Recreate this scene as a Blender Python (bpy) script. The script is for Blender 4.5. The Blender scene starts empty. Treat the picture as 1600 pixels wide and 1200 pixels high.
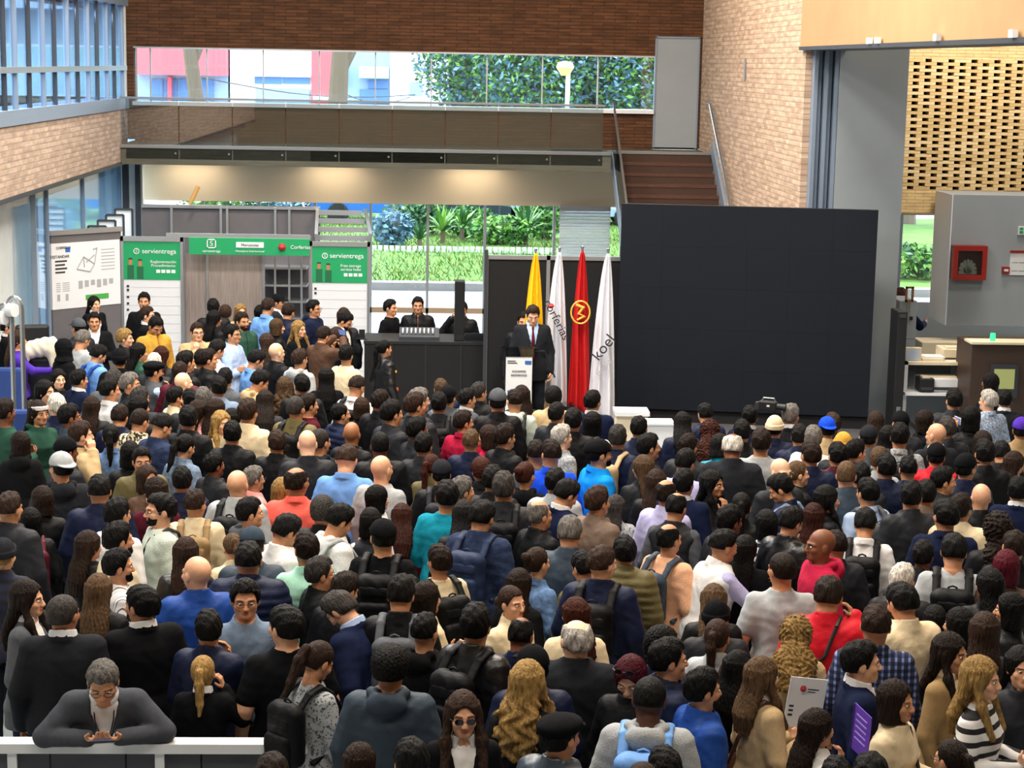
import bpy, bmesh, math, random
import numpy as np
from mathutils import Matrix, Vector, Euler

rnd = random.Random(7)
SC = bpy.context.scene
COL = SC.collection

# ------------------------------------------------------------------ camera
FPX, CAMZ = 2900.0, 5.1
YAW, PITCH, ROLL = math.atan(130 / FPX), math.atan(500 / FPX), 0.0185
def _basis():
    f = Vector((math.sin(YAW) * math.cos(PITCH), math.cos(YAW) * math.cos(PITCH), -math.sin(PITCH)))
    r = Vector((math.cos(YAW), -math.sin(YAW), 0))
    u = r.cross(f)
    c, s = math.cos(ROLL), math.sin(ROLL)
    r2 = r * c + u * s
    u2 = u * c - r * s
    return f, r2, u2
CF, CR, CU = _basis()
cam_data = bpy.data.cameras.new('camera')
cam_data.sensor_width = 36.0
cam_data.lens = 36.0 * FPX / 1600.0
cam_data.clip_end = 600
cam = bpy.data.objects.new('camera', cam_data)
M3 = Matrix((CR, CU, -CF)).transposed()
cam.matrix_world = Matrix.Translation((0, 0, CAMZ)) @ M3.to_4x4()
COL.objects.link(cam)
SC.camera = cam

def ray(px, py):
    return CF * FPX + CR * (px - 800) + CU * (600 - py)
def PY(px, py, Y):            # point on the plane y = Y seen at a pixel
    d = ray(px, py); t = Y / d.y
    return Vector((d.x * t, Y, CAMZ + d.z * t))
def PZ(px, py, z):            # point on the plane z = z seen at a pixel
    d = ray(px, py); t = (z - CAMZ) / d.z
    return Vector((d.x * t, d.y * t, z))
def proj(v):                  # world point to pixel
    d = Vector(v) - Vector((0, 0, CAMZ)); t = d.dot(CF)
    return 800 + FPX * d.dot(CR) / t, 600 - FPX * d.dot(CU) / t
def PX(px, py, X):            # point on the plane x = X seen at a pixel
    d = ray(px, py); t = X / d.x
    return Vector((X, d.y * t, CAMZ + d.z * t))

# ------------------------------------------------------------------ world, lights, exposure
world = bpy.data.worlds.new('sky'); SC.world = world
world.use_nodes = True
nt = world.node_tree
bg = nt.nodes['Background']
bg.inputs[0].default_value = (0.80, 0.90, 1.0, 1)
bg.inputs[1].default_value = 6.0
sun_d = bpy.data.lights.new('sun', 'SUN'); sun_d.energy = 6.0; sun_d.angle = 0.15; sun_d.color = (1, .96, .9)
sun = bpy.data.objects.new('sun', sun_d); sun.rotation_euler = (math.radians(38), 0, math.radians(-150)); COL.objects.link(sun)
def area(name, loc, rot, sx, sy, power, color):
    d = bpy.data.lights.new(name, 'AREA'); d.shape = 'RECTANGLE'; d.size = sx; d.size_y = sy
    d.energy = power; d.color = color
    o = bpy.data.objects.new(name, d); o.location = loc; o.rotation_euler = rot; COL.objects.link(o)
    return o
WARM = (1.0, 0.80, 0.58)
NEUT = (1.0, 0.90, 0.78)
SC.view_settings.view_transform = 'Standard'
SC.view_settings.look = 'None'
SC.view_settings.gamma = 1.0
SC.view_settings.use_curve_mapping = False
SC.view_settings.exposure = 0.25

# ------------------------------------------------------------------ helpers
def lin(c):
    if isinstance(c, str):
        c = [int(c[i:i + 2], 16) / 255 for i in (0, 2, 4)]
    return tuple((v / 12.92 if v <= .04045 else ((v + .055) / 1.055) ** 2.4) for v in c)

def tag(o, label=None, cat=None, group=None, kind=None):
    if label: o['label'] = label
    if cat: o['category'] = cat
    if group: o['group'] = group
    if kind: o['kind'] = kind
    return o

def empty(name, loc=(0, 0, 0), rz=0.0):
    o = bpy.data.objects.new(name, None); o.empty_display_size = .2
    o.location = loc; o.rotation_euler = (0, 0, rz); COL.objects.link(o)
    return o

class MB:
    """collects shapes into one mesh"""
    def __init__(s): s.v = []; s.f = []; s.m = []; s.mi = 0
    def quad(s, *p):
        n = len(s.v); s.v += [tuple(q) for q in p]; s.f.append(tuple(range(n, n + len(p)))); s.m.append(s.mi); return s
    def hexa(s, p):      # 8 points: bottom 4 ccw, top 4 ccw
        n = len(s.v); s.v += [tuple(q) for q in p]
        for f in ((3, 2, 1, 0), (4, 5, 6, 7), (0, 1, 5, 4), (1, 2, 6, 5), (2, 3, 7, 6), (3, 0, 4, 7)):
            s.f.append(tuple(n + i for i in f)); s.m.append(s.mi)
        return s
    def box(s, x0, x1, y0, y1, z0, z1):
        return s.hexa([(x0, y0, z0), (x1, y0, z0), (x1, y1, z0), (x0, y1, z0), (x0, y0, z1), (x1, y0, z1), (x1, y1, z1), (x0, y1, z1)])
    def cbox(s, c, d): return s.box(c[0] - d[0] / 2, c[0] + d[0] / 2, c[1] - d[1] / 2, c[1] + d[1] / 2, c[2] - d[2] / 2, c[2] + d[2] / 2)
    def bar(s, a, b, w, h=None):     # rectangular bar from a to b
        a, b = Vector(a), Vector(b); h = h or w
        d = (b - a).normalized(); up = Vector((0, 0, 1)) if abs(d.z) < .95 else Vector((0, 1, 0))
        x = d.cross(up).normalized() * (w / 2); y = x.cross(d).normalized() * (h / 2)
        return s.hexa([a - x - y, a + x - y, b + x - y, b - x - y, a - x + y, a + x + y, b + x + y, b - x + y])
    def tube(s, pts, r, n=10, caps=True):
        pts = [Vector(p) for p in pts]; rs = r if isinstance(r, (list, tuple)) else [r] * len(pts)
        base = len(s.v); up = None
        for i, p in enumerate(pts):
            d = (pts[min(i + 1, len(pts) - 1)] - pts[max(i - 1, 0)]).normalized()
            if up is None: up = Vector((0, 0, 1)) if abs(d.z) < .9 else Vector((1, 0, 0))
            x = d.cross(up).normalized(); y = x.cross(d).normalized(); up = y
            for k in range(n):
                a = 2 * math.pi * k / n
                s.v.append(tuple(p + x * (rs[i] * math.cos(a)) + y * (rs[i] * math.sin(a))))
        for i in range(len(pts) - 1):
            for k in range(n):
                k2 = (k + 1) % n
                s.f.append((base + i * n + k2, base + i * n + k, base + (i + 1) * n + k, base + (i + 1) * n + k2)); s.m.append(s.mi)
        if caps:
            s.f.append(tuple(base + k for k in range(n))); s.m.append(s.mi)
            e = base + (len(pts) - 1) * n
            s.f.append(tuple(e + n - 1 - k for k in range(n))); s.m.append(s.mi)
        return s
    def lathe(s, prof, c=(0, 0, 0), n=20):
        base = len(s.v)
        for r, z in prof:
            for k in range(n):
                a = 2 * math.pi * k / n
                s.v.append((c[0] + r * math.cos(a), c[1] + r * math.sin(a), c[2] + z))
        for i in range(len(prof) - 1):
            for k in range(n):
                k2 = (k + 1) % n
                s.f.append((base + i * n + k, base + i * n + k2, base + (i + 1) * n + k2, base + (i + 1) * n + k)); s.m.append(s.mi)
        return s
    def build(s, name, mat, parent=None, smooth=False, bevel=0):
        me = bpy.data.meshes.new(name); me.from_pydata(s.v, [], s.f)
        mats = mat if isinstance(mat, (list, tuple)) else [mat]
        for m in mats: me.materials.append(m)
        if len(mats) > 1: me.polygons.foreach_set('material_index', s.m)
        if smooth: me.shade_smooth()
        o = bpy.data.objects.new(name, me); COL.objects.link(o)
        if parent is not None: o.parent = parent
        if bevel:
            b = o.modifiers.new('bevel', 'BEVEL'); b.width = bevel; b.segments = 2; b.limit_method = 'ANGLE'
        return o

def mat(name, color=(.5, .5, .5), rough=.7, metal=0.0, spec=.5, bump=0.0, bscale=40, var=0.0, vscale=6, emit=None, objcol=False, detail=3, stretch=None, alpha=None, trans=0.0):
    m = bpy.data.materials.new(name); m.use_nodes = True
    n = m.node_tree.nodes; l = m.node_tree.links
    b = n['Principled BSDF']
    b.inputs['Roughness'].default_value = rough; b.inputs['Metallic'].default_value = metal
    b.inputs['Specular IOR Level'].default_value = spec
    c = lin(color); b.inputs['Base Color'].default_value = (*c, 1)
    src = None
    if objcol:
        oi = n.new('ShaderNodeObjectInfo'); src = oi.outputs['Color']
    tc = None
    if var or bump:
        tc = n.new('ShaderNodeTexCoord'); vec = tc.outputs['Object']
        if stretch:
            mp = n.new('ShaderNodeMapping'); mp.inputs['Scale'].default_value = stretch
            l.new(vec, mp.inputs[0]); vec = mp.outputs[0]
    if var:
        nz = n.new('ShaderNodeTexNoise'); nz.inputs['Scale'].default_value = vscale; nz.inputs['Detail'].default_value = detail
        l.new(vec, nz.inputs['Vector'])
        mr = n.new('ShaderNodeMapRange'); mr.inputs[1].default_value = .3; mr.inputs[2].default_value = .7
        mr.inputs[3].default_value = 1 - var; mr.inputs[4].default_value = 1 + var
        l.new(nz.outputs[0], mr.inputs[0])
        mx = n.new('ShaderNodeMix'); mx.data_type = 'RGBA'; mx.blend_type = 'MULTIPLY'; mx.inputs[0].default_value = 1
        if src is not None: l.new(src, mx.inputs[6])
        else: mx.inputs[6].default_value = (*c, 1)
        l.new(mr.outputs[0], mx.inputs[7]); src = mx.outputs[2]
    if src is not None: l.new(src, b.inputs['Base Color'])
    if bump:
        nz2 = n.new('ShaderNodeTexNoise'); nz2.inputs['Scale'].default_value = bscale; nz2.inputs['Detail'].default_value = 4
        l.new(vec, nz2.inputs['Vector'])
        bp = n.new('ShaderNodeBump'); bp.inputs['Strength'].default_value = bump; bp.inputs['Distance'].default_value = .02
        l.new(nz2.outputs[0], bp.inputs['Height']); l.new(bp.outputs[0], b.inputs['Normal'])
    if emit:
        b.inputs['Emission Color'].default_value = (*lin(emit[0]), 1); b.inputs['Emission Strength'].default_value = emit[1]
    if trans:
        b.inputs['Transmission Weight'].default_value = trans
    if alpha is not None:
        b.inputs['Alpha'].default_value = alpha
    return m
# ================================================================== people: implicit surfaces meshed into continuous bodies
def axis(lo, hi, base, zones):
    out = [lo]; p = lo
    while p < hi:
        h = base
        for a, b, z in zones:
            if a - h < p < b: h = min(h, z)
        p += h; out.append(p)
    return np.array(out, dtype=np.float32)

class Field:
    def __init__(s, xs, ys, zs):
        s.a = (xs, ys, zs); s.D = np.full((len(xs), len(ys), len(zs)), .5, dtype=np.float32)
    def sl(s, lo, hi):
        r = []
        for k in range(3):
            i0 = max(0, int(np.searchsorted(s.a[k], lo[k])) - 1); i1 = min(len(s.a[k]), int(np.searchsorted(s.a[k], hi[k])) + 1)
            r.append(slice(i0, max(i1, i0)))
        r = tuple(r)
        X = s.a[0][r[0]][:, None, None]; Y = s.a[1][r[1]][None, :, None]; Z = s.a[2][r[2]][None, None, :]
        return r, X, Y, Z
    def mix(s, r, d, k, op='u'):
        D = s.D[r]
        if op == 'u':
            if k > 0:
                h = np.maximum(k - np.abs(D - d), 0) / k
                s.D[r] = np.minimum(D, d) - h * h * k * .25
            else: s.D[r] = np.minimum(D, d)
        elif op == 's':
            e = -d
            if k > 0:
                h = np.maximum(k - np.abs(D - e), 0) / k
                s.D[r] = np.maximum(D, e) + h * h * k * .25
            else: s.D[r] = np.maximum(D, e)
    def cap(s, a, b, ra, rb=None, k=.02, op='u', sc=(1, 1, 1)):
        rb = ra if rb is None else rb
        a = np.array(a, dtype=np.float32); b = np.array(b, dtype=np.float32)
        m = max(ra, rb) * max(1, 1 / min(sc)) + k + .03
        r, X, Y, Z = s.sl(np.minimum(a, b) - m, np.maximum(a, b) + m)
        ba = b - a; L = float(ba @ ba) or 1e-9
        px, py, pz = X - a[0], Y - a[1], Z - a[2]
        h = np.clip((px * ba[0] + py * ba[1] + pz * ba[2]) / L, 0, 1)
        d = np.sqrt(((px - h * ba[0]) * sc[0]) ** 2 + ((py - h * ba[1]) * sc[1]) ** 2 + ((pz - h * ba[2]) * sc[2]) ** 2) - (ra + (rb - ra) * h)
        s.mix(r, d, k, op)
    def ell(s, c, rad, k=.02, op='u', noise=None, pad=.03):
        c = np.array(c, dtype=np.float32); rad = np.array(rad, dtype=np.float32)
        m = rad + k + pad
        r, X, Y, Z = s.sl(c - m, c + m)
        px, py, pz = X - c[0], Y - c[1], Z - c[2]
        q = np.sqrt((px / rad[0]) ** 2 + (py / rad[1]) ** 2 + (pz / rad[2]) ** 2)
        q2 = np.sqrt((px / rad[0] ** 2) ** 2 + (py / rad[1] ** 2) ** 2 + (pz / rad[2] ** 2) ** 2) + 1e-6
        d = q * (q - 1) / q2
        d = np.maximum(d, -float(rad.min()))
        if noise is not None: d = d + noise(X, Y, Z)
        s.mix(r, d, k, op)
    def loft(s, prof, z0, z1, grow=0.0, k=.02, cy=0.0, ridge=None, p=2.0):
        zz = np.array([q[0] for q in prof]); rx = np.array([q[1] for q in prof]) + grow; ry = np.array([q[2] for q in prof]) + grow
        oy = np.array([q[3] if len(q) > 3 else 0 for q in prof])
        r, X, Y, Z = s.sl((-.6, -.5, z0 - .04), (.6, .5, z1 + .04))
        z = s.a[2][r[2]]
        RX = np.interp(z, zz, rx)[None, None, :].astype(np.float32); RY = np.interp(z, zz, ry)[None, None, :].astype(np.float32); OY = np.interp(z, zz, oy)[None, None, :].astype(np.float32)
        q = ((np.abs(X) / RX) ** p + (np.abs(Y - OY - cy) / RY) ** p) ** (1 / p)
        d = (q - 1) * np.minimum(RX, RY)
        if ridge is not None: d = d + ridge(X, Y, Z)
        d = np.maximum(d, np.maximum(z0 - Z, Z - z1))
        s.mix(r, d.astype(np.float32), k)
    def cut(s, fn):                       # keep where fn < 0
        X = s.a[0][:, None, None]; Y = s.a[1][None, :, None]; Z = s.a[2][None, None, :]
        s.D = np.maximum(s.D, fn(X, Y, Z)).astype(np.float32)
    def disp(s, fn):
        X = s.a[0][:, None, None]; Y = s.a[1][None, :, None]; Z = s.a[2][None, None, :]
        s.D = (s.D + fn(X, Y, Z)).astype(np.float32)
    def mesh(s):
        D = s.D; xs, ys, zs = s.a
        D[0] = np.maximum(D[0], .001); D[-1] = np.maximum(D[-1], .001)
        D[:, 0] = np.maximum(D[:, 0], .001); D[:, -1] = np.maximum(D[:, -1], .001)
        D[:, :, 0] = np.maximum(D[:, :, 0], .001); D[:, :, -1] = np.maximum(D[:, :, -1], .001)
        I = D < 0
        nx, ny, nz = D.shape
        cnt = np.zeros((nx - 1, ny - 1, nz - 1), dtype=np.int8)
        for i in (0, 1):
            for j in (0, 1):
                for k in (0, 1):
                    cnt += I[i:nx - 1 + i, j:ny - 1 + j, k:nz - 1 + k]
        act = (cnt > 0) & (cnt < 8)
        ci, cj, ck = np.nonzero(act)
        n = len(ci)
        idx = np.full(act.shape, -1, dtype=np.int32); idx[ci, cj, ck] = np.arange(n)
        acc = np.zeros((n, 3)); num = np.zeros(n)
        for axn in range(3):
            for u in (0, 1):
                for v in (0, 1):
                    o0 = [0, 0, 0]; oth = [q for q in range(3) if q != axn]
                    o0[oth[0]] = u; o0[oth[1]] = v
                    o1 = list(o0); o1[axn] = 1
                    i0, j0, k0 = ci + o0[0], cj + o0[1], ck + o0[2]; i1, j1, k1 = ci + o1[0], cj + o1[1], ck + o1[2]
                    a = D[i0, j0, k0]; b = D[i1, j1, k1]
                    m = (a < 0) != (b < 0)
                    t = np.where(m, a / np.where(m, a - b, 1), 0)
                    x = xs[i0] + (xs[i1] - xs[i0]) * t; y = ys[j0] + (ys[j1] - ys[j0]) * t; z = zs[k0] + (zs[k1] - zs[k0]) * t
                    acc[m, 0] += x[m]; acc[m, 1] += y[m]; acc[m, 2] += z[m]; num[m] += 1
        V = acc / num[:, None]
        F = []
        A = I[:-1, 1:-1, 1:-1]; B = I[1:, 1:-1, 1:-1]; i, j, k = np.nonzero(A != B); s_ = A[i, j, k]; j = j + 1; k = k + 1
        q = np.stack([idx[i, j - 1, k - 1], idx[i, j, k - 1], idx[i, j, k], idx[i, j - 1, k]], 1); q[~s_] = q[~s_][:, ::-1]; F.append(q)
        A = I[1:-1, :-1, 1:-1]; B = I[1:-1, 1:, 1:-1]; i, j, k = np.nonzero(A != B); s_ = A[i, j, k]; i = i + 1; k = k + 1
        q = np.stack([idx[i - 1, j, k - 1], idx[i - 1, j, k], idx[i, j, k], idx[i, j, k - 1]], 1); q[~s_] = q[~s_][:, ::-1]; F.append(q)
        A = I[1:-1, 1:-1, :-1]; B = I[1:-1, 1:-1, 1:]; i, j, k = np.nonzero(A != B); s_ = A[i, j, k]; i = i + 1; j = j + 1
        q = np.stack([idx[i - 1, j - 1, k], idx[i, j - 1, k], idx[i, j, k], idx[i - 1, j, k]], 1); q[~s_] = q[~s_][:, ::-1]; F.append(q)
        return V, np.concatenate(F)

def mkmesh(name, V, F, mats, tint=None):
    me = bpy.data.meshes.new(name)
    me.vertices.add(len(V)); me.vertices.foreach_set('co', np.asarray(V, dtype=np.float32).ravel())
    me.loops.add(F.size); me.loops.foreach_set('vertex_index', F.ravel().astype(np.int32))
    me.polygons.add(len(F)); me.polygons.foreach_set('loop_start', np.arange(0, F.size, 4, dtype=np.int32))
    me.update(calc_edges=True)
    me.shade_smooth()
    for m in mats: me.materials.append(m)
    if tint is not None:
        at = me.color_attributes.new('tint', 'FLOAT_COLOR', 'POINT')
        at.data.foreach_set('color', np.concatenate([tint, np.ones((len(V), 1))], 1).astype(np.float32).ravel())
    return me

SS = lambda a, b, x: (lambda t: t * t * (3 - 2 * t))(np.clip((x - a) / (b - a), 0, 1))
PIV = np.array([0, -.005, 1.505]); WAIST = np.array([0, 0, .95])
def _rot(yaw, pitch):
    y = -yaw; cy, sy = np.cos(y), np.sin(y); cp, sp = np.cos(-pitch), np.sin(-pitch)
    Rz = np.array([[cy, -sy, 0], [sy, cy, 0], [0, 0, 1]]); Rx = np.array([[1, 0, 0], [0, cp, -sp], [0, sp, cp]])
    return Rz @ Rx
def deform(V, yaw, pitch, lean, head=True):
    V = V.copy()
    if head and (yaw or pitch):
        w = SS(1.43, 1.53, V[:, 2])
        for s in np.unique(np.round(w, 2)):
            if s <= 0: continue
            m = np.abs(w - s) < .0051
            V[m] = (V[m] - PIV) @ _rot(yaw * s, pitch * s).T + PIV
    if lean:
        w = SS(.82, 1.12, V[:, 2]); a = -lean * w
        q = V - WAIST
        V = np.stack([q[:, 0], q[:, 1] * np.cos(a) - q[:, 2] * np.sin(a), q[:, 1] * np.sin(a) + q[:, 2] * np.cos(a)], 1) + WAIST
    return V
def head_matrix(yaw, pitch, lean):
    R = Matrix(_rot(yaw, pitch).tolist()).to_4x4()
    M = Matrix.Translation(PIV.tolist()) @ R @ Matrix.Translation((-PIV).tolist())
    if lean:
        M = Matrix.Translation(WAIST.tolist()) @ Matrix.Rotation(-lean, 4, 'X') @ Matrix.Translation((-WAIST).tolist()) @ M
    return M

# arm poses: (elbow, wrist, hand direction, palm normal) for side +1 and -1 (x is mirrored for -1 unless given)
def V3(*a): return np.array(a, dtype=float)
POSES = {
    'down':  [(V3(.235, -.03, 1.12), V3(.235, .06, .875), V3(0, .15, -1), V3(-1, 0, 0))] * 2,
    'phone': [(V3(.235, .0, 1.13), V3(.075, .25, 1.15), V3(-.45, .6, .5), V3(-.5, .1, .5))] * 2,
    'cross': [(V3(.245, .06, 1.12), V3(-.03, .185, 1.14), V3(-1, -.1, .1), V3(0, -1, 0)), (V3(.245, .06, 1.13), V3(-.02, .20, 1.17), V3(-1, -.15, .1), V3(0, -1, 0))],
    'chin':  [(V3(.20, .14, 1.13), V3(.055, .15, 1.36), V3(-.1, .05, 1), V3(-.3, -1, 0)), (V3(.245, .04, 1.12), V3(-.06, .20, 1.13), V3(-1, 0, .1), V3(0, -1, 0))],
    'raise': [(V3(.235, .20, 1.34), V3(.085, .33, 1.52), V3(-.3, .15, .9), V3(-.6, .2, 0))] * 2,
    'ear':   [(V3(.30, .05, 1.24), V3(.150, .07, 1.46), V3(-.35, -.05, 1), V3(-.9, 0, -.2)), (V3(.235, -.03, 1.12), V3(.235, .06, .875), V3(0, .15, -1), V3(-1, 0, 0))],
    'reach': [(V3(.22, .20, 1.22), V3(.17, .44, 1.22), V3(-.1, 1, .25), V3(-1, 0, .3)), (V3(.235, -.03, 1.12), V3(.20, .12, .90), V3(0, .15, -1), V3(-1, 0, 0))],
    'rest':  [(V3(.32, .135, 1.272), V3(.080, .215, 1.355), V3(-.55, .55, .6), V3(-.3, -.4, .6))] * 2,
}
PROF = {
    'm': [(.78, .165, .118), (.92, .172, .122), (1.05, .156, .112), (1.18, .160, .112), (1.28, .170, .116), (1.35, .158, .106), (1.40, .122, .088), (1.44, .085, .072), (1.48, .055, .06)],
    'f': [(.78, .165, .120), (.90, .172, .125), (1.05, .132, .098), (1.18, .142, .105), (1.27, .148, .118, .012), (1.34, .138, .098), (1.39, .105, .080), (1.43, .070, .062), (1.47, .045, .05)],
}
SH = {'m': V3(.158, -.008, 1.372), 'f': V3(.138, -.008, 1.362)}
AR = {'m': (.057, .044, .031), 'f': (.048, .037, .027)}
def arms_of(sex, pose):
    res = []
    for i, sd in enumerate((1, -1)):
        e, w, u, n = [v.copy() for v in POSES[pose][i]]
        k = 1.0 if sex == 'm' else .91
        e[0] *= k; w[0] *= k
        S = SH[sex].copy()
        for v in (S, e, w, u, n): v[0] *= sd
        res.append((S, e, w, u / np.linalg.norm(u), n / np.linalg.norm(n), sd))
    return res

def hand(f, W, u, n, sd, k=.006):
    n = n - u * (n @ u); n /= np.linalg.norm(n)
    s = np.cross(u, n) * sd
    # s points to the little-finger or thumb side; thumb goes to +t
    t = s
    for i, (off, L) in enumerate(((.030, .066), (.010, .076), (-.010, .072), (-.029, .056))):
        kn = W + u * .082 + t * off * .95 - n * .004
        f.cap(W + t * off * .55, kn, .0125, .0105, k=.012)
        d1 = u * math.cos(.5) + n * math.sin(.5); d2 = u * math.cos(1.25) + n * math.sin(1.25)
        p1 = kn + d1 * L * .5; p2 = p1 + d2 * L * .5
        f.cap(kn, p1, .0095, .0088, k=k); f.cap(p1, p2, .0088, .0075, k=k)
    b = W + u * .022 + t * .022
    p1 = b + (u * .65 + t * .65 + n * .35) * .042; p2 = p1 + (u * .85 + t * .1 + n * .5) * .032
    f.cap(b, p1, .013, .010, k=.01); f.cap(p1, p2, .0098, .008, k=k)

def body_field(sex, pose):
    A = arms_of(sex, pose)
    xz = [(-.095, .095, .0065)]; yz = [(-.11, .135, .0065)]; zz = [(1.475, 1.74, .0065)]
    for S, e, w, u, n, sd in A:
        h = w + u * .09
        lo = np.minimum(w, h) - .045; hi = np.maximum(w, h) + .045
        hz = .0085 if pose in ('down',) else .0075
        xz.append((lo[0], hi[0], hz)); yz.append((lo[1], hi[1], hz)); zz.append((lo[2], hi[2], hz))
    mx = max(abs(float(v[0])) for a in A for v in (a[1], a[2])) + .14
    my = max(float((a[2] + a[3] * .2)[1]) for a in A) + .06
    f = Field(axis(-mx, mx, .022, xz), axis(-.2, max(my, .2), .022, yz), axis(-.03, 1.75, .032, zz))
    fem = sex == 'f'
    f.loft(PROF[sex], .80, 1.46, k=.02)
    for sd in (1, -1):                                   # legs, feet
        hx = .092
        f.cap((sd * hx, 0, .88), (sd * .095, .01, .48), .092, .060, k=.04)
        f.cap((sd * .095, .01, .48), (sd * .10, -.02, .10), .056, .038, k=.02)
        f.cap((sd * .10, -.03, .04), (sd * .115, .13, .035), .038, .032, k=.03)
    for S, e, w, u, n, sd in A:
        ra, rb, rc = AR[sex]
        f.cap(S, e, ra, rb, k=.05); f.cap(e, w, rb, rc, k=.012)
        hand(f, w, u, n, sd)
    rn = .048 if fem else .058
    f.cap((0, -.012, 1.41), (0, 0.002, 1.55), rn, rn, k=.03)
    # head
    f.ell((0, -.010, 1.628), (.0745, .094, .092), k=.03)
    f.ell((0, .030, 1.565), (.058, .060, .078), k=.03)
    f.ell((0, .012, 1.545), (.060 if not fem else .055, .062, .048), k=.02)
    f.cap((-.012, .074, 1.512), (.012, .074, 1.512), .020 if not fem else .016, k=.03)
    for sd in (1, -1):
        f.cap((sd * .016, .088, 1.617), (sd * .048, .070, 1.616), .010 if not fem else .008, k=.018)
        f.ell((sd * .042, .066, 1.573), (.022, .02, .02), k=.02)
        f.ell((sd * .031, .100, 1.599), (.017, .014, .012), k=.012, op='s')
        f.ell((sd * .076, -.004, 1.588), (.011, .021, .033), k=.008)
        f.ell((sd * .011, .101, 1.562), (.009, .010, .008), k=.008)
    f.cap((0, .090, 1.606), (0, .109, 1.567), .0085, .0125, k=.012)
    f.ell((0, .089, 1.541), (.022, .010, .0060), k=.006)
    f.ell((0, .088, 1.532), (.019, .010, .0062), k=.006)
    return f
_bc, _mc = {}, {}
def body_mesh(sex, pose, yaw, pitch, lean):
    key = (sex, pose, yaw, pitch, lean)
    if key in _mc: return _mc[key]
    if (sex, pose) not in _bc:
        V, F = body_field(sex, pose).mesh()
        T = np.ones((len(V), 3))
        x, y, z = V.T; ax = np.abs(x)
        fr = y > .05
        lips = fr & (((ax / .025) ** 2 + ((z - 1.537) / .011) ** 2) < 1) & (y > .075)
        T[lips] = (.80, .45, .45) if sex == 'f' else (.85, .60, .58)
        brow = fr & (ax > .013) & (ax < .053) & (np.abs(z - 1.6185 + .12 * np.maximum(ax - .035, 0)) < .0055)
        T[brow] = (.16, .13, .12)
        eye = fr & (((ax - .031) / .0165) ** 2 + ((z - 1.5985) / .0065) ** 2 < 1)
        T[eye] = (.30, .24, .22)
        _bc[(sex, pose)] = (V, F, T)
    V, F, T = _bc[(sex, pose)]
    me = mkmesh('body', deform(V, yaw, pitch, lean), F, [M_SKIN], T)
    _mc[key] = me
    return me

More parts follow.
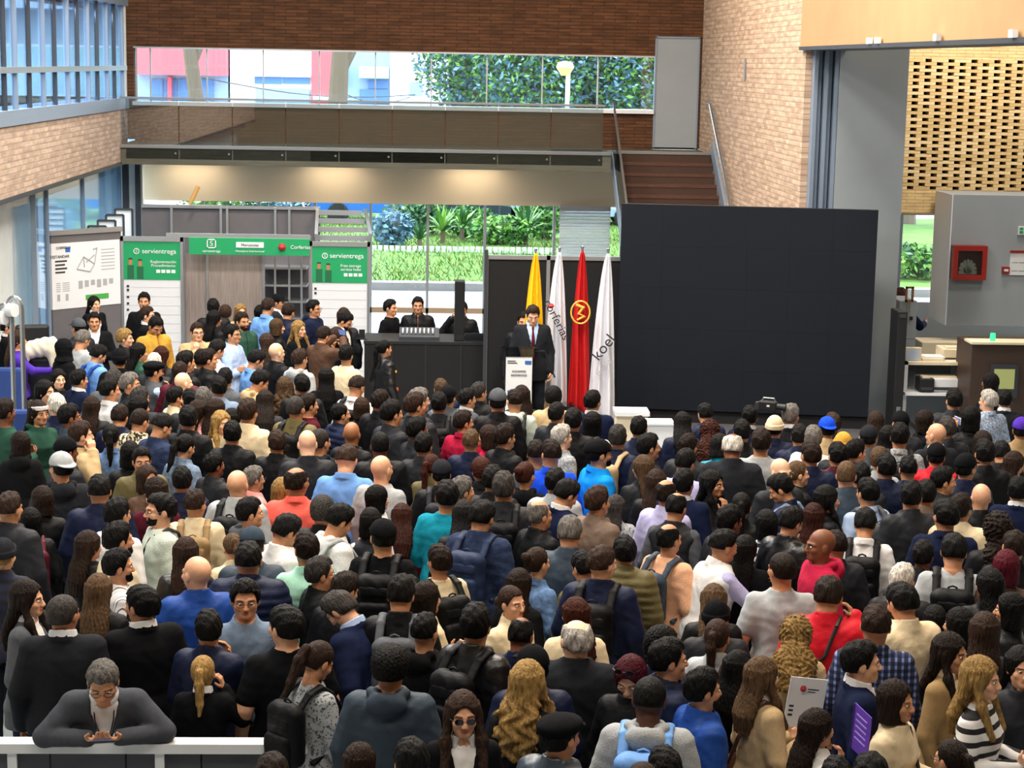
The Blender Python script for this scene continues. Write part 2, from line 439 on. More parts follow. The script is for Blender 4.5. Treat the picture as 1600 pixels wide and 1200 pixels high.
# ------------------------------------------------------------------ garments
def wr(a, s, ph=0):          # soft fabric folds
    return lambda X, Y, Z: (a * np.sin(X * s * 1.1 + 3 * np.sin(Z * s * .45 + ph)) * np.sin(Z * s * .8 + 2.2 * np.sin(X * s * .5) + Y * s * .6 + ph)).astype(np.float32)
def top_field(kind, sex, pose):
    A = arms_of(sex, pose)
    mx = max(abs(float(v[0])) for a in A for v in (a[1], a[2])) + .13
    my = max(float(a[2][1]) for a in A) + .09
    h = .0135
    f = Field(axis(-mx, mx, h, []), axis(-.26, max(my, .22), h, []), axis(.66, 1.62, h, [(1.40, 1.54, .010)]))
    fem = sex == 'f'
    ra, rb, rc = AR[sex]
    g = {'suit': .020, 'shirt': .012, 'tee': .010, 'hoodie': .022, 'jacket': .026, 'puffer': .036, 'sweater': .015, 'under': .006, 'vest': .024, 'coat': .028}[kind]
    hem = {'suit': .76, 'shirt': .84, 'tee': .84, 'hoodie': .85, 'jacket': .82, 'puffer': .84, 'sweater': .85, 'under': .86, 'vest': .84, 'coat': .68}[kind]
    amp = {'suit': .002, 'puffer': .002, 'tee': .003, 'shirt': .0035}.get(kind, .003)
    rid = wr(amp, 26, len(kind))
    if kind == 'puffer':
        rid = lambda X, Y, Z: (-.012 * np.abs(np.sin(Z * math.pi / .062)) + 0 * X + 0 * Y).astype(np.float32)
    prof = [(.6, .205, .155)] + [(q[0], q[1] + .016 * max(0, min(1, (1.02 - q[0]) / .1)), q[2] + .016 * max(0, min(1, (1.02 - q[0]) / .1))) + tuple(q[3:]) for q in PROF[sex]]
    f.loft(prof, hem, 1.475, grow=g, k=.02, ridge=rid, p=2.25)
    for S, e, w, u, n, sd in A:
        lift = V3(0, 0, .006 if kind != 'suit' else .016)
        if kind == 'vest':
            f.cap(S * V3(.6, 1, 1) + lift, S * V3(.95, 1, 1) + lift - V3(0, 0, .01), ra + g * .5, ra + g * .4, k=.06); continue
        if kind == 'tee':
            m = S + (e - S) * .72
            f.cap(S + lift, m, ra + g, rb + g + .012, k=.05); continue
        w2 = w - (w - e) / np.linalg.norm(w - e) * .005
        f.cap(S + lift, e, ra + g, rb + g * .9 + .004, k=.055); f.cap(e, w2, rb + g * .8 + .002, rc + g * .75 + .004, k=.015)
        if kind == 'suit': f.cap(S * V3(.55, 1, 1) + V3(0, -.005, .035), S * V3(1.05, 1, 1) + V3(0, 0, .028), .040, .046, k=.05)
    if kind not in ('puffer',):
        f.disp(wr(.0018 if kind == 'suit' else .003, 42, 1.3))
    else:
        def pr(X, Y, Z): return (-.006 * np.abs(np.sin(Z * math.pi / .062)) * (np.abs(X) > .17) + 0 * Y).astype(np.float32)
        f.disp(pr)
    # neck opening
    rn = .050 if fem else .059
    f.cap((0, -.006, 1.42), (0, .04, 1.60), rn, rn + .014, k=.01, op='s')
    if kind in ('shirt', 'jacket', 'puffer', 'coat', 'vest', 'hoodie', 'suit'):
        hh = {'shirt': .030, 'jacket': .045, 'puffer': .055, 'coat': .04, 'vest': .04, 'hoodie': .02, 'suit': .022}[kind]
        r, X, Y, Z = f.sl((-.16, -.16, 1.36), (.16, .16, 1.58))
        tilt = 1.452 + (-Y) * .30
        R = np.sqrt((X / 1.0) ** 2 + ((Y + .012) / 1.08) ** 2)
        d = np.maximum(np.abs(R - (rn + .012) + (Z - 1.47) * .25) - .0085, np.abs(Z - tilt) - hh)
        if kind in ('shirt', 'suit', 'jacket', 'coat', 'vest'):      # open at the throat
            d = np.maximum(d, Y - .035 - np.abs(X) * .3)
        f.mix(r, d.astype(np.float32), .012)
    if kind == 'hoodie':
        f.ell((0, -.115, 1.425), (.105, .055, .075), k=.03)
        f.cap((-.085, -.06, 1.475), (0, -.125, 1.455), .03, .035, k=.02); f.cap((.085, -.06, 1.475), (0, -.125, 1.455), .03, .035, k=.02)
        f.ell((0, -.085, 1.50), (.055, .035, .05), k=.015, op='s')
    if kind == 'suit':
        # V opening at the chest and a back vent
        f.cut(lambda X, Y, Z: np.where(Y > .03, -(np.abs(X) - np.clip((Z - 1.10) * .21, -.2, .10)) , -1.0) * 1.0)
        f.cut(lambda X, Y, Z: np.where((Y < -.05) & (Z < .93), .004 - np.abs(X), -1.0))
    if kind in ('jacket', 'coat'):
        f.cut(lambda X, Y, Z: np.where(Y > .05, .004 - np.abs(X), -1.0) + 0 * Z)
    return f
_tb, _tm = {}, {}
def top_mesh(kind, sex, pose, lean, material):
    key = (kind, sex, pose, lean, material.name)
    if key in _tm: return _tm[key]
    b = (kind, sex, pose)
    if b not in _tb: _tb[b] = top_field(kind, sex, pose).mesh()
    V, F = _tb[b]
    me = mkmesh(kind, deform(V, 0, 0, lean, head=False), F, [material]); _tm[key] = me
    return me
def leg_mesh():
    if 'leg' not in _tm:
        f = Field(axis(-.28, .28, .018, []), axis(-.2, .24, .018, []), axis(.02, 1.0, .02, []))
        f.loft([(.78, .168, .122), (.90, .174, .126), (1.0, .162, .118)], .80, .965, grow=.009, k=.02)
        for sd in (1, -1):
            f.cap((sd * .092, 0, .88), (sd * .097, .01, .48), .094, .074, k=.03); f.cap((sd * .097, .01, .48), (sd * .10, -.015, .07), .074, .060, k=.02)
        f.disp(wr(.004, 30)); V, F = f.mesh(); _tm['leg'] = mkmesh('trousers', V, F, [M_CLOTH])
        for sd in (1, -1):
            f = Field(axis(sd * .11 - .09, sd * .11 + .09, .012, []), axis(-.12, .24, .012, []), axis(-.01, .16, .012, []))
            f.cap((sd * .10, -.03, .05), (sd * .117, .14, .035), .048, .040, k=.03); f.cap((sd * .10, -.02, .06), (sd * .10, -.02, .11), .046, .044, k=.03)
            f.cut(lambda X, Y, Z: .002 - Z + 0 * X + 0 * Y); V, F = f.mesh(); _tm['shoe%d' % sd] = mkmesh('shoe', V, F, [M_SHOE])
    return _tm['leg']

# ------------------------------------------------------------------ hair, hats (canonical head space)
def hair_field(kind):
    long_ = kind in ('long', 'wavy', 'curlylong', 'longfront')
    lo = 1.17 if long_ else (1.30 if kind == 'pony' else 1.44)
    ww = .20 if kind in ('curlylong', 'wavy') else .16
    f = Field(axis(-ww, ww, .0072, []), axis(-.235 if kind in ('pony', 'bun', 'wavy', 'curlylong') else -.19, .20 if kind in ('cap', 'capback', 'flatcap') else .15, .0072, []), axis(lo, 1.79, .0078, []))
    X = f.a[0][:, None, None]; Y = f.a[1][None, :, None]; Z = f.a[2][None, None, :]
    th = np.arctan2(X, -(Y + .01))
    strand = (.0022 * np.sin(th * 34 + 2.5 * np.sin(Z * 22)) + .0016 * np.sin(th * 71 + Z * 30)).astype(np.float32)
    def low(n, s, fr, y0=.03, y1=.062):     # lower limit of the hair as a function of y
        return np.where(Y < -.03, n, np.where(Y < y0, s, s + (fr - s) * np.clip((Y - y0) / (y1 - y0), 0, 1)))
    if kind in ('short', 'fade', 'spiky', 'receding', 'balding', 'buzz', 'curly', 'slick', 'hathair'):
        gr = {'hathair': .009, 'short': .013, 'fade': .010, 'spiky': .016, 'receding': .010, 'balding': .008, 'buzz': .0075, 'curly': .024, 'slick': .012}[kind]
        f.ell((0, -.010, 1.628), (.0745 + gr, .094 + gr, .092 + gr), k=0)
        f.ell((0, -.045, 1.588), (.064 + gr * .7, .055 + gr * .7, .065), k=.02)
        if kind in ('short', 'spiky', 'slick', 'fade'): f.ell((0, .02, 1.675), (.062, .068, .058 + (.012 if kind == 'spiky' else .002)), k=.02)
        if kind == 'curly': f.disp(lambda x, y, z: (.007 * np.sin(x * 190) * np.sin(y * 190 + 1) * np.sin(z * 190 + 2)).astype(np.float32))
        elif kind == 'spiky': f.disp(lambda x, y, z: (.005 * np.sin(x * 150 + 2 * np.sin(z * 60)) * np.sin(y * 130 + z * 40)).astype(np.float32))
        else: f.D += (strand * .9 if kind != 'buzz' else strand * .3) + ((.0042 if kind != 'buzz' else 0) * np.sin(X * 90 + Y * 40) * np.sin(Y * 70 + Z * 50)).astype(np.float32)
        L = {'fade': low(1.585, 1.612, 1.678), 'buzz': low(1.56, 1.592, 1.672), 'receding': low(1.55, 1.582, 1.700), 'balding': low(1.555, 1.585, 1.70)}.get(kind, low(1.550, 1.580, 1.668))
        f.cut(lambda x, y, z: (L - z) + 0 * x)
        if kind == 'hathair': f.cut(lambda x, y, z: np.maximum(z - 1.672, y - .05) + 0 * x)
        if kind == 'receding': f.ell((0, .085, 1.73), (.05, .075, .06), k=.01, op='s'); 
        if kind == 'balding': f.ell((0, -.005, 1.74), (.066, .088, .075), k=.01, op='s'); f.cut(lambda x, y, z: (y - .035) + 0 * x + 0 * z)
        if kind not in ('buzz',):
            for sd in (1, -1): f.ell((sd * .088, .004, 1.585), (.02, .024, .032), k=.004, op='s')
    elif kind in ('long', 'wavy', 'curlylong', 'bob', 'longfront'):
        gr = .017 if kind != 'curlylong' else .035
        f.ell((0, -.012, 1.628), (.0745 + gr, .092 + gr, .092 + gr), k=0)
        bot = {'long': 1.22, 'longfront': 1.26, 'wavy': 1.20, 'curlylong': 1.22, 'bob': 1.475}[kind]
        wx = {'long': .098, 'longfront': .098, 'wavy': .125, 'curlylong': .145, 'bob': .098}[kind]
        wy = {'long': .052, 'longfront': .052, 'wavy': .062, 'curlylong': .080, 'bob': .080}[kind]
        if kind == 'bob':
            f.loft([(1.45, .098, .08, -.02), (1.53, .100, .088, -.02), (1.62, .092, .095, -.018), (1.66, .085, .09, -.015)], bot, 1.66, k=.02)
        else:
            f.loft([(bot, wx * .75, wy * .7, -.128), (bot + .12, wx * 1.04, wy, -.124), (1.45, wx * 1.05, wy * 1.05, -.098), (1.53, .094, wy * 1.2, -.062), (1.60, .094, .085, -.03), (1.66, .088, .092, -.015)], bot, 1.66, k=.03)
            if kind in ('longfront', 'wavy'):
                for sd in (1, -1): f.cap((sd * .082, .0, 1.60), (sd * .100, .045, 1.46), .020, .026, k=.04); f.cap((sd * .100, .045, 1.46), (sd * .105, .115, 1.30), .034, .024, k=.03, sc=(1, 1.3, 1))
        if kind in ('long', 'longfront', 'bob'): f.D += strand * 1.3
        elif kind == 'wavy': f.D += strand * 1.2 + (.009 * np.sin(th * 9 + 2.2 * np.sin(Z * 46)) * np.clip((1.60 - Z) * 8, 0, 1)).astype(np.float32)
        else: f.disp(lambda x, y, z: (.009 * np.sin(x * 95 + 3 * np.sin(z * 38 + x * 20)) * np.sin(z * 80 + 3 * np.sin(x * 33) + y * 45) + .006 * np.sin(x * 190 + 2 * np.sin(z * 90)) * np.sin(z * 170 + y * 130 + 2 * np.sin(x * 70))).astype(np.float32))
        # open the face
        f.ell((0, .105, 1.570), (.064, .085, .103), k=.012, op='s')
        f.cut(lambda x, y, z: np.where((np.abs(x) < .07) & (y > .0), 1.0, -1.0) * np.where(z < 1.56, 1.0, -1.0) * .004 + 0 if False else -1.0 + 0 * x + 0 * y + 0 * z)
    elif kind in ('pony', 'bun', 'lowbun'):
        gr = .010
        f.ell((0, -.012, 1.628), (.0745 + gr, .094 + gr, .092 + gr), k=0)
        f.ell((0, -.045, 1.590), (.066, .060, .060), k=.02)
        L = low(1.545, 1.585, 1.668, .02, .06)
        f.D += strand * .8
        f.cut(lambda x, y, z: (L - z) + 0 * x)
        for sd in (1, -1): f.ell((sd * .088, .002, 1.585), (.02, .022, .034), k=.004, op='s')
        if kind == 'pony':
            f.cap((0, -.095, 1.655), (0, -.135, 1.645), .020, .022, k=.012)
            f.cap((0, -.135, 1.645), (0, -.150, 1.56), .026, .034, k=.015); f.cap((0, -.150, 1.56), (.005, -.150, 1.42), .034, .028, k=.015); f.cap((.005, -.15, 1.42), (.0, -.155, 1.33), .026, .010, k=.01)
            r, x, y, z = f.sl((-.1, -.22, 1.3), (.1, -.115, 1.64)); f.D[r] += (.003 * np.sin(x * 260 + 1.5 * np.sin(z * 30))).astype(np.float32)
        else:
            zc = 1.665 if kind == 'bun' else 1.585
            f.ell((0, -.125, zc), (.042, .036, .040), k=.008, noise=lambda x, y, z: (.003 * np.sin(np.arctan2(x, z) * 9)).astype(np.float32))
    elif kind in ('cap', 'capback'):
        s = 1 if kind == 'cap' else -1
        f.ell((0, -.010, 1.640), (.092, .112, .102), k=0)
        f.cut(lambda x, y, z: (1.630 + .03 * (y * s) - z) + 0 * x)
        f.D += (.0012 * np.cos(th * 6) ** 40).astype(np.float32)
        f.ell((0, -.010, 1.744), (.009, .009, .006), k=.003)
        r, x, y, z = f.sl((-.1, -.23, 1.60), (.1, .23, 1.70))
        zz = 1.648 - .9 * x * x / .09 * .06 * 10 * .1 - (y * s - .09) * .22
        q = np.sqrt((x / .078) ** 2 + ((y * s - .085) / .085) ** 2)
        d = np.maximum(np.maximum((q - 1) * .07, np.abs(z - zz) - .0055), .05 - y * s)
        f.mix(r, d.astype(np.float32), .006)
    elif kind == 'flatcap':
        f.ell((0, .0, 1.668), (.098, .128, .050), k=0); f.ell((0, -.010, 1.640), (.088, .106, .080), k=.02)
        f.cut(lambda x, y, z: (1.628 + .12 * np.maximum(y, 0) - z) + 0 * x)
        f.ell((0, .118, 1.645), (.060, .038, .008), k=.01)
    elif kind == 'beanie':
        f.ell((0, -.012, 1.640), (.090, .110, .108), k=0)
        f.cut(lambda x, y, z: (1.605 + .35 * np.maximum(y, 0) - z) + 0 * x)
        f.D += (.0014 * np.sin(th * 44)).astype(np.float32)
        r, x, y, z = f.sl((-.14, -.15, 1.58), (.14, .15, 1.69))
        q = np.sqrt((x / .093) ** 2 + ((y + .012) / .113) ** 2)
        d = np.maximum(np.abs(q - 1) * .09 - .006, np.abs(z - 1.627 - .35 * np.maximum(y, 0)) - .024); f.mix(r, d.astype(np.float32), .006)
    elif kind == 'hijab':
        f.ell((0, -.010, 1.628), (.092, .112, .108), k=0)
        f.loft([(1.44, .15, .12, -.01), (1.50, .105, .10, 0), (1.60, .094, .105, -.005)], 1.44, 1.62, k=.03)
        f.ell((0, .12, 1.585), (.056, .075, .075), k=.012, op='s'); f.disp(wr(.004, 40))
    elif kind == 'headband':
        r, x, y, z = f.sl((-.14, -.15, 1.58), (.14, .15, 1.75))
        q = np.sqrt((x / .085) ** 2 + ((y + .010) / .106) ** 2)
        f.mix(r, np.maximum(np.abs(q - 1) * .085 - .006, np.abs(z - 1.655 - .1 * y) - .022).astype(np.float32), 0)
    elif kind == 'beard':
        f.ell((0, .030, 1.553), (.064, .062, .070), k=0); f.cap((-.012, .076, 1.512), (.012, .076, 1.512), .026, k=.03)
        f.cut(lambda x, y, z: np.maximum(z - (1.552 + .8 * np.maximum(np.abs(x) - .03, 0)), -z + 1.478) + 0 * y)
        f.cut(lambda x, y, z: .004 - y + 0 * x + 0 * z)
        f.ell((0, .108, 1.5365), (.026, .022, .0085), k=.004, op='s')
        f.cap((-.028, .083, 1.549), (.028, .083, 1.549), .008, k=.004)
        f.D += (.0015 * np.sin(X * 300) * np.sin(Z * 260)).astype(np.float32)
    return f
_hm = {}
def hair_mesh(kind):
    if kind not in _hm:
        V, F = hair_field(kind).mesh()
        _hm[kind] = mkmesh(kind, V, F, [M_HAIR if kind not in ('cap', 'capback', 'flatcap', 'beanie', 'hijab', 'headband') else M_CLOTH])
    return _hm[kind]
def eye_mesh():
    if 'eye' not in _hm:
        mb = MB()
        for i in range(6):
            pass
        n, m = 10, 7; c = V3(.031, .0875, 1.5985); R = .0105
        for i in range(m + 1):
            for k in range(n):
                t = math.pi * i / m; a = 2 * math.pi * k / n
                mb.v.append((R * math.sin(t) * math.cos(a), R * math.cos(t), R * math.sin(t) * math.sin(a)))
        for i in range(m):
            for k in range(n):
                mb.f.append((i * n + k, i * n + (k + 1) % n, (i + 1) * n + (k + 1) % n, (i + 1) * n + k)); mb.m.append(1 if i < 2 else 0)
        me = bpy.data.meshes.new('eye'); me.from_pydata(mb.v, [], mb.f); me.materials.append(M_EYEW); me.materials.append(M_IRIS)
        me.polygons.foreach_set('material_index', mb.m); me.shade_smooth(); _hm['eye'] = me
    return _hm['eye']
def glasses_mesh(dark=False):
    key = 'glasses%d' % dark
    if key not in _hm:
        mb = MB()
        for sd in (1, -1):
            pts = [(sd * .033 + .023 * math.cos(a) , .1085 - .10 * max(0, abs(sd * .033 + .023 * math.cos(a)) - .03), 1.597 + .017 * math.sin(a)) for a in [2 * math.pi * k / 14 for k in range(15)]]
            mb.mi = 0; mb.tube(pts, 0.0019, 5, False)
            mb.tube([(sd * .055, .104, 1.602), (sd * .076, .08, 1.603), (sd * .080, .0, 1.600)], .0024, 5)
            if dark: mb.mi = 1; mb.quad(*[(p[0], p[1], p[2]) for p in pts[:-1]])
        mb.mi = 0; mb.tube([(-.011, .110, 1.600), (.011, .110, 1.600)], 0.0019, 5)
        me = bpy.data.meshes.new('glasses'); me.from_pydata(mb.v, [], mb.f); me.materials.append(M_BLACKPL); me.materials.append(M_LENS)
        me.polygons.foreach_set('material_index', mb.m); _hm[key] = me
    return _hm[key]

# ------------------------------------------------------------------ materials for people
def skin_mat():
    m = mat('skin', rough=.48, objcol=True, var=.07, vscale=30, spec=.4)
    n = m.node_tree.nodes; l = m.node_tree.links; b = n['Principled BSDF']
    src = b.inputs['Base Color'].links[0].from_socket
    at = n.new('ShaderNodeAttribute'); at.attribute_name = 'tint'
    mx = n.new('ShaderNodeMix'); mx.data_type = 'RGBA'; mx.blend_type = 'MULTIPLY'; mx.inputs[0].default_value = 1
    l.new(src, mx.inputs[6]); l.new(at.outputs['Color'], mx.inputs[7]); l.new(mx.outputs[2], b.inputs['Base Color'])
    b.inputs['Subsurface Weight'].default_value = 0.0
    return m
M_SKIN = skin_mat()
M_HAIR = mat('hair', rough=.55, objcol=True, var=.45, vscale=60, stretch=(1, 1, .25), bump=.7, bscale=120, spec=.14)
M_CLOTH = mat('cloth', rough=.88, objcol=True, var=.12, vscale=14, bump=.85, bscale=7, spec=.08, stretch=(1, 1, .7))
M_SUIT = mat('suiting', rough=.85, objcol=True, var=.07, vscale=60, bump=.6, bscale=6, spec=.08, stretch=(1, 1, .6))
M_KNIT = mat('knit', rough=.95, objcol=True, var=.14, vscale=120, bump=.25, bscale=110, spec=.15)
M_DENIM = mat('denim', rough=.9, objcol=True, var=.30, vscale=24, bump=.5, bscale=22, spec=.2)
M_SHELL = mat('nylon', rough=.55, objcol=True, var=.10, vscale=10, bump=.9, bscale=7, spec=.15, stretch=(1, 1, .8))
M_LEATHER = mat('leather', rough=.36, objcol=True, var=.15, vscale=12, bump=.5, bscale=12, spec=.5)
M_SHOE = mat('shoe_leather', (.03, .028, .026), rough=.4)
M_EYEW = mat('eye_white', (.88, .86, .83), rough=.2)
M_IRIS = mat('iris', (.09, .05, .03), rough=.15)
M_BLACKPL = mat('black_plastic', (.03, .03, .033), rough=.35)
M_LENS = mat('dark_lens', (.10, .07, .12), rough=.08)
def plaid_mat():
    m = mat('plaid', rough=.9); n = m.node_tree.nodes; l = m.node_tree.links; b = n['Principled BSDF']
    tc = n.new('ShaderNodeTexCoord'); sp = n.new('ShaderNodeSeparateXYZ'); l.new(tc.outputs['Object'], sp.inputs[0])
    def wave(sock, fr, th):
        a = n.new('ShaderNodeMath'); a.operation = 'MULTIPLY'; a.inputs[1].default_value = fr; l.new(sock, a.inputs[0])
        s = n.new('ShaderNodeMath'); s.operation = 'SINE'; l.new(a.outputs[0], s.inputs[0])
        g = n.new('ShaderNodeMath'); g.operation = 'GREATER_THAN'; g.inputs[1].default_value = th; l.new(s.outputs[0], g.inputs[0]); return g.outputs[0]
    w1, w2 = wave(sp.outputs[0], 170, .45), wave(sp.outputs[2], 150, .0)
    oi = n.new('ShaderNodeObjectInfo')
    m1 = n.new('ShaderNodeMix'); m1.data_type = 'RGBA'; m1.inputs[7].default_value = (*lin('7488b8'), 1); l.new(w1, m1.inputs[0]); l.new(oi.outputs['Color'], m1.inputs[6])
    m2 = n.new('ShaderNodeMix'); m2.data_type = 'RGBA'; m2.blend_type = 'MULTIPLY'; m2.inputs[7].default_value = (.28, .26, .42, 1); l.new(w2, m2.inputs[0]); l.new(m1.outputs[2], m2.inputs[6])
    l.new(m2.outputs[2], b.inputs['Base Color']); return m
def stripe_mat(name, c2, fr, th, axis_=2):
    m = mat(name, rough=.9); n = m.node_tree.nodes; l = m.node_tree.links; b = n['Principled BSDF']
    tc = n.new('ShaderNodeTexCoord'); sp = n.new('ShaderNodeSeparateXYZ'); l.new(tc.outputs['Object'], sp.inputs[0])
    a = n.new('ShaderNodeMath'); a.operation = 'MULTIPLY'; a.inputs[1].default_value = fr; l.new(sp.outputs[axis_], a.inputs[0])
    s = n.new('ShaderNodeMath'); s.operation = 'SINE'; l.new(a.outputs[0], s.inputs[0])
    g = n.new('ShaderNodeMath'); g.operation = 'GREATER_THAN'; g.inputs[1].default_value = th; l.new(s.outputs[0], g.inputs[0])
    oi = n.new('ShaderNodeObjectInfo'); mx = n.new('ShaderNodeMix'); mx.data_type = 'RGBA'; mx.inputs[7].default_value = (*lin(c2), 1)
    l.new(g.outputs[0], mx.inputs[0]); l.new(oi.outputs['Color'], mx.inputs[6]); l.new(mx.outputs[2], b.inputs['Base Color']); return m
def spot_mat(name, c2, sc, th):
    m = mat(name, rough=.9); n = m.node_tree.nodes; l = m.node_tree.links; b = n['Principled BSDF']
    tc = n.new('ShaderNodeTexCoord'); nz = n.new('ShaderNodeTexNoise'); nz.inputs['Scale'].default_value = sc; l.new(tc.outputs['Object'], nz.inputs['Vector'])
    g = n.new('ShaderNodeMath'); g.operation = 'GREATER_THAN'; g.inputs[1].default_value = th; l.new(nz.outputs[0], g.inputs[0])
    oi = n.new('ShaderNodeObjectInfo'); mx = n.new('ShaderNodeMix'); mx.data_type = 'RGBA'; mx.inputs[7].default_value = (*lin(c2), 1)
    l.new(g.outputs[0], mx.inputs[0]); l.new(oi.outputs['Color'], mx.inputs[6]); l.new(mx.outputs[2], b.inputs['Base Color']); return m
M_PLAID = plaid_mat()
M_STRIPE = stripe_mat('striped_knit', '17161b', 85, .25)
M_PIN = stripe_mat('striped_cotton', '5b5f6b', 330, .75, 0)
M_SPOT = spot_mat('patterned_knit', '4a4d52', 55, .58)
M_CHECK = spot_mat('check_cloth', '23221f', 28, .5)
M_CHECK2 = spot_mat('fine_check_cloth', '7d8288', 60, .5)

# ------------------------------------------------------------------ one person
SKINS = {'l': 'd9a584', 'm': 'c08a66', 't': 'a8714d', 'd': '7a4a31', 'k': '4a2d20', 'p': 'e6b998'}
HAIRS = {'k': '0b0a0a', 'b': '1f1510', 'br': '2e2019', 'lb': '503d2a', 'bl': '927444', 'g': '625e5a', 'w': 'bdb8b0', 'au': '35170e', 'r': '7a1c28', 'dg': '322f2d', 'mr': '4a0e1c'}
TOPMAT = {'suit': 'M_SUIT', 'shirt': 'M_CLOTH', 'tee': 'M_CLOTH', 'hoodie': 'M_KNIT', 'jacket': 'M_SHELL', 'puffer': 'M_SHELL', 'sweater': 'M_KNIT', 'vest': 'M_SHELL', 'coat': 'M_CLOTH'}
_shared = {}
def child(name, me, parent, color=None, mw=None):
    o = bpy.data.objects.new(name, me); COL.objects.link(o); o.parent = parent
    if color is not None: o.color = (*color, 1)
    if mw is not None: o.matrix_local = mw
    return o
def jit(c, a=.12):
    k = 1 + rnd.uniform(-a, a); return tuple(min(1, v * k) for v in c)

def person(loc, rz, H, sex='m', skin='m', hair='short', hc='k', top='jacket', tc='1c1e24', pose='down', yaw=0, pitch=0, lean=0, mat_=None, inner=None, glasses=0, beard=0, hat=None, hatc='16161a', trc='17181d', tie=None, wide=1.0, eyes=False):
    """builds one person; returns the root (the body itself)"""
    base = 1.72
    s = H / base
    y, p, le = math.radians(yaw), math.radians(pitch), math.radians(lean)
    me = body_mesh(sex, pose, round(y, 3), round(p, 3), round(le, 3))
    o = bpy.data.objects.new('person', me); COL.objects.link(o)
    o.location = loc; o.rotation_euler = (0, 0, rz); o.scale = (s * wide, s * wide, s)
    sk = jit(lin(SKINS[skin]), .10); o.color = (*sk, 1)
    HM = head_matrix(y, p, le)
    if hair and hair != 'bald':
        child('hair', hair_mesh(hair), o, jit(lin(HAIRS[hc]), .25), HM)
    if hat: child({'cap': 'cap', 'capback': 'cap', 'flatcap': 'cap', 'beanie': 'beanie', 'hijab': 'headscarf', 'headband': 'headband'}[hat], hair_mesh(hat), o, lin(hatc), HM)
    if beard: child('beard', hair_mesh('beard'), o, jit(lin(HAIRS[beard if isinstance(beard, str) else hc]), .1), HM)
    if glasses: child('glasses', glasses_mesh(glasses == 2), o, None, HM)
    if eyes:
        for sd in (1, -1):
            child('eye', eye_mesh(), o, None, HM @ Matrix.Translation((sd * .031, .0845, 1.5985)) @ Matrix.Diagonal((1.15, 1, .58, 1)))
    m = globals()[mat_ or TOPMAT[top]]
    nm = {'suit': 'suit_jacket', 'tee': 't_shirt'}.get(top, top)
    child(nm, top_mesh(top, sex, pose, round(le, 3), m), o, jit(lin(tc), .06))
    if top in ('suit', 'vest') or inner:
        child('shirt', top_mesh('under' if top == 'suit' else 'under', sex, pose, round(le, 3), M_CLOTH), o, lin(inner or 'd9dbe0'))
        if top == 'suit': child('collar', collar_mesh(sex, round(le, 3)), o, lin(inner or 'd9dbe0'))
    if tie: child('tie', tie_mesh(round(le, 3)), o, lin(tie))
    child('trousers', leg_mesh(), o, jit(lin(trc), .2))
    for sd in (1, -1): child('shoe', _tm['shoe%d' % sd], o)
    return o
def collar_mesh(sex, lean):
    key = ('collar', sex, lean)
    if key not in _tm:
        rn = .056 if sex == 'f' else .064
        f = Field(axis(-.12, .12, .0065, []), axis(-.12, .12, .0065, []), axis(1.38, 1.56, .0065, []))
        r, X, Y, Z = f.sl((-.2, -.2, 1.3), (.2, .2, 1.6))
        R = np.sqrt(X ** 2 + ((Y + .010) / 1.06) ** 2); tilt = 1.475 + (-Y) * .32
        d = np.maximum(np.abs(R - (rn + .010) + (Z - 1.47) * .2) - .0065, np.abs(Z - tilt) - .030)
        d = np.maximum(d, Y - .045 - np.abs(X) * .3); f.mix(r, d.astype(np.float32), 0)
        V, F = f.mesh(); _tm[key] = mkmesh('collar', deform(V, 0, 0, lean, False), F, [M_CLOTH])
    return _tm[key]
def tie_mesh(lean):
    key = ('tie', lean)
    if key not in _tm:
        f = Field(axis(-.06, .06, .006, []), axis(.02, .2, .006, []), axis(.95, 1.48, .008, []))
        f.cap((0, .075, 1.435), (0, .085, 1.405), .017, .014, k=0); f.cap((0, .085, 1.41), (0, .138, 1.28), .014, .022, k=.004, sc=(1, 1.6, 1)); f.cap((0, .138, 1.28), (0, .128, 1.05), .022, .030, k=.004, sc=(1, 1.6, 1))
        V, F = f.mesh(); _tm[key] = mkmesh('tie', deform(V, 0, 0, lean, False), F, [M_SUIT])
    return _tm[key]

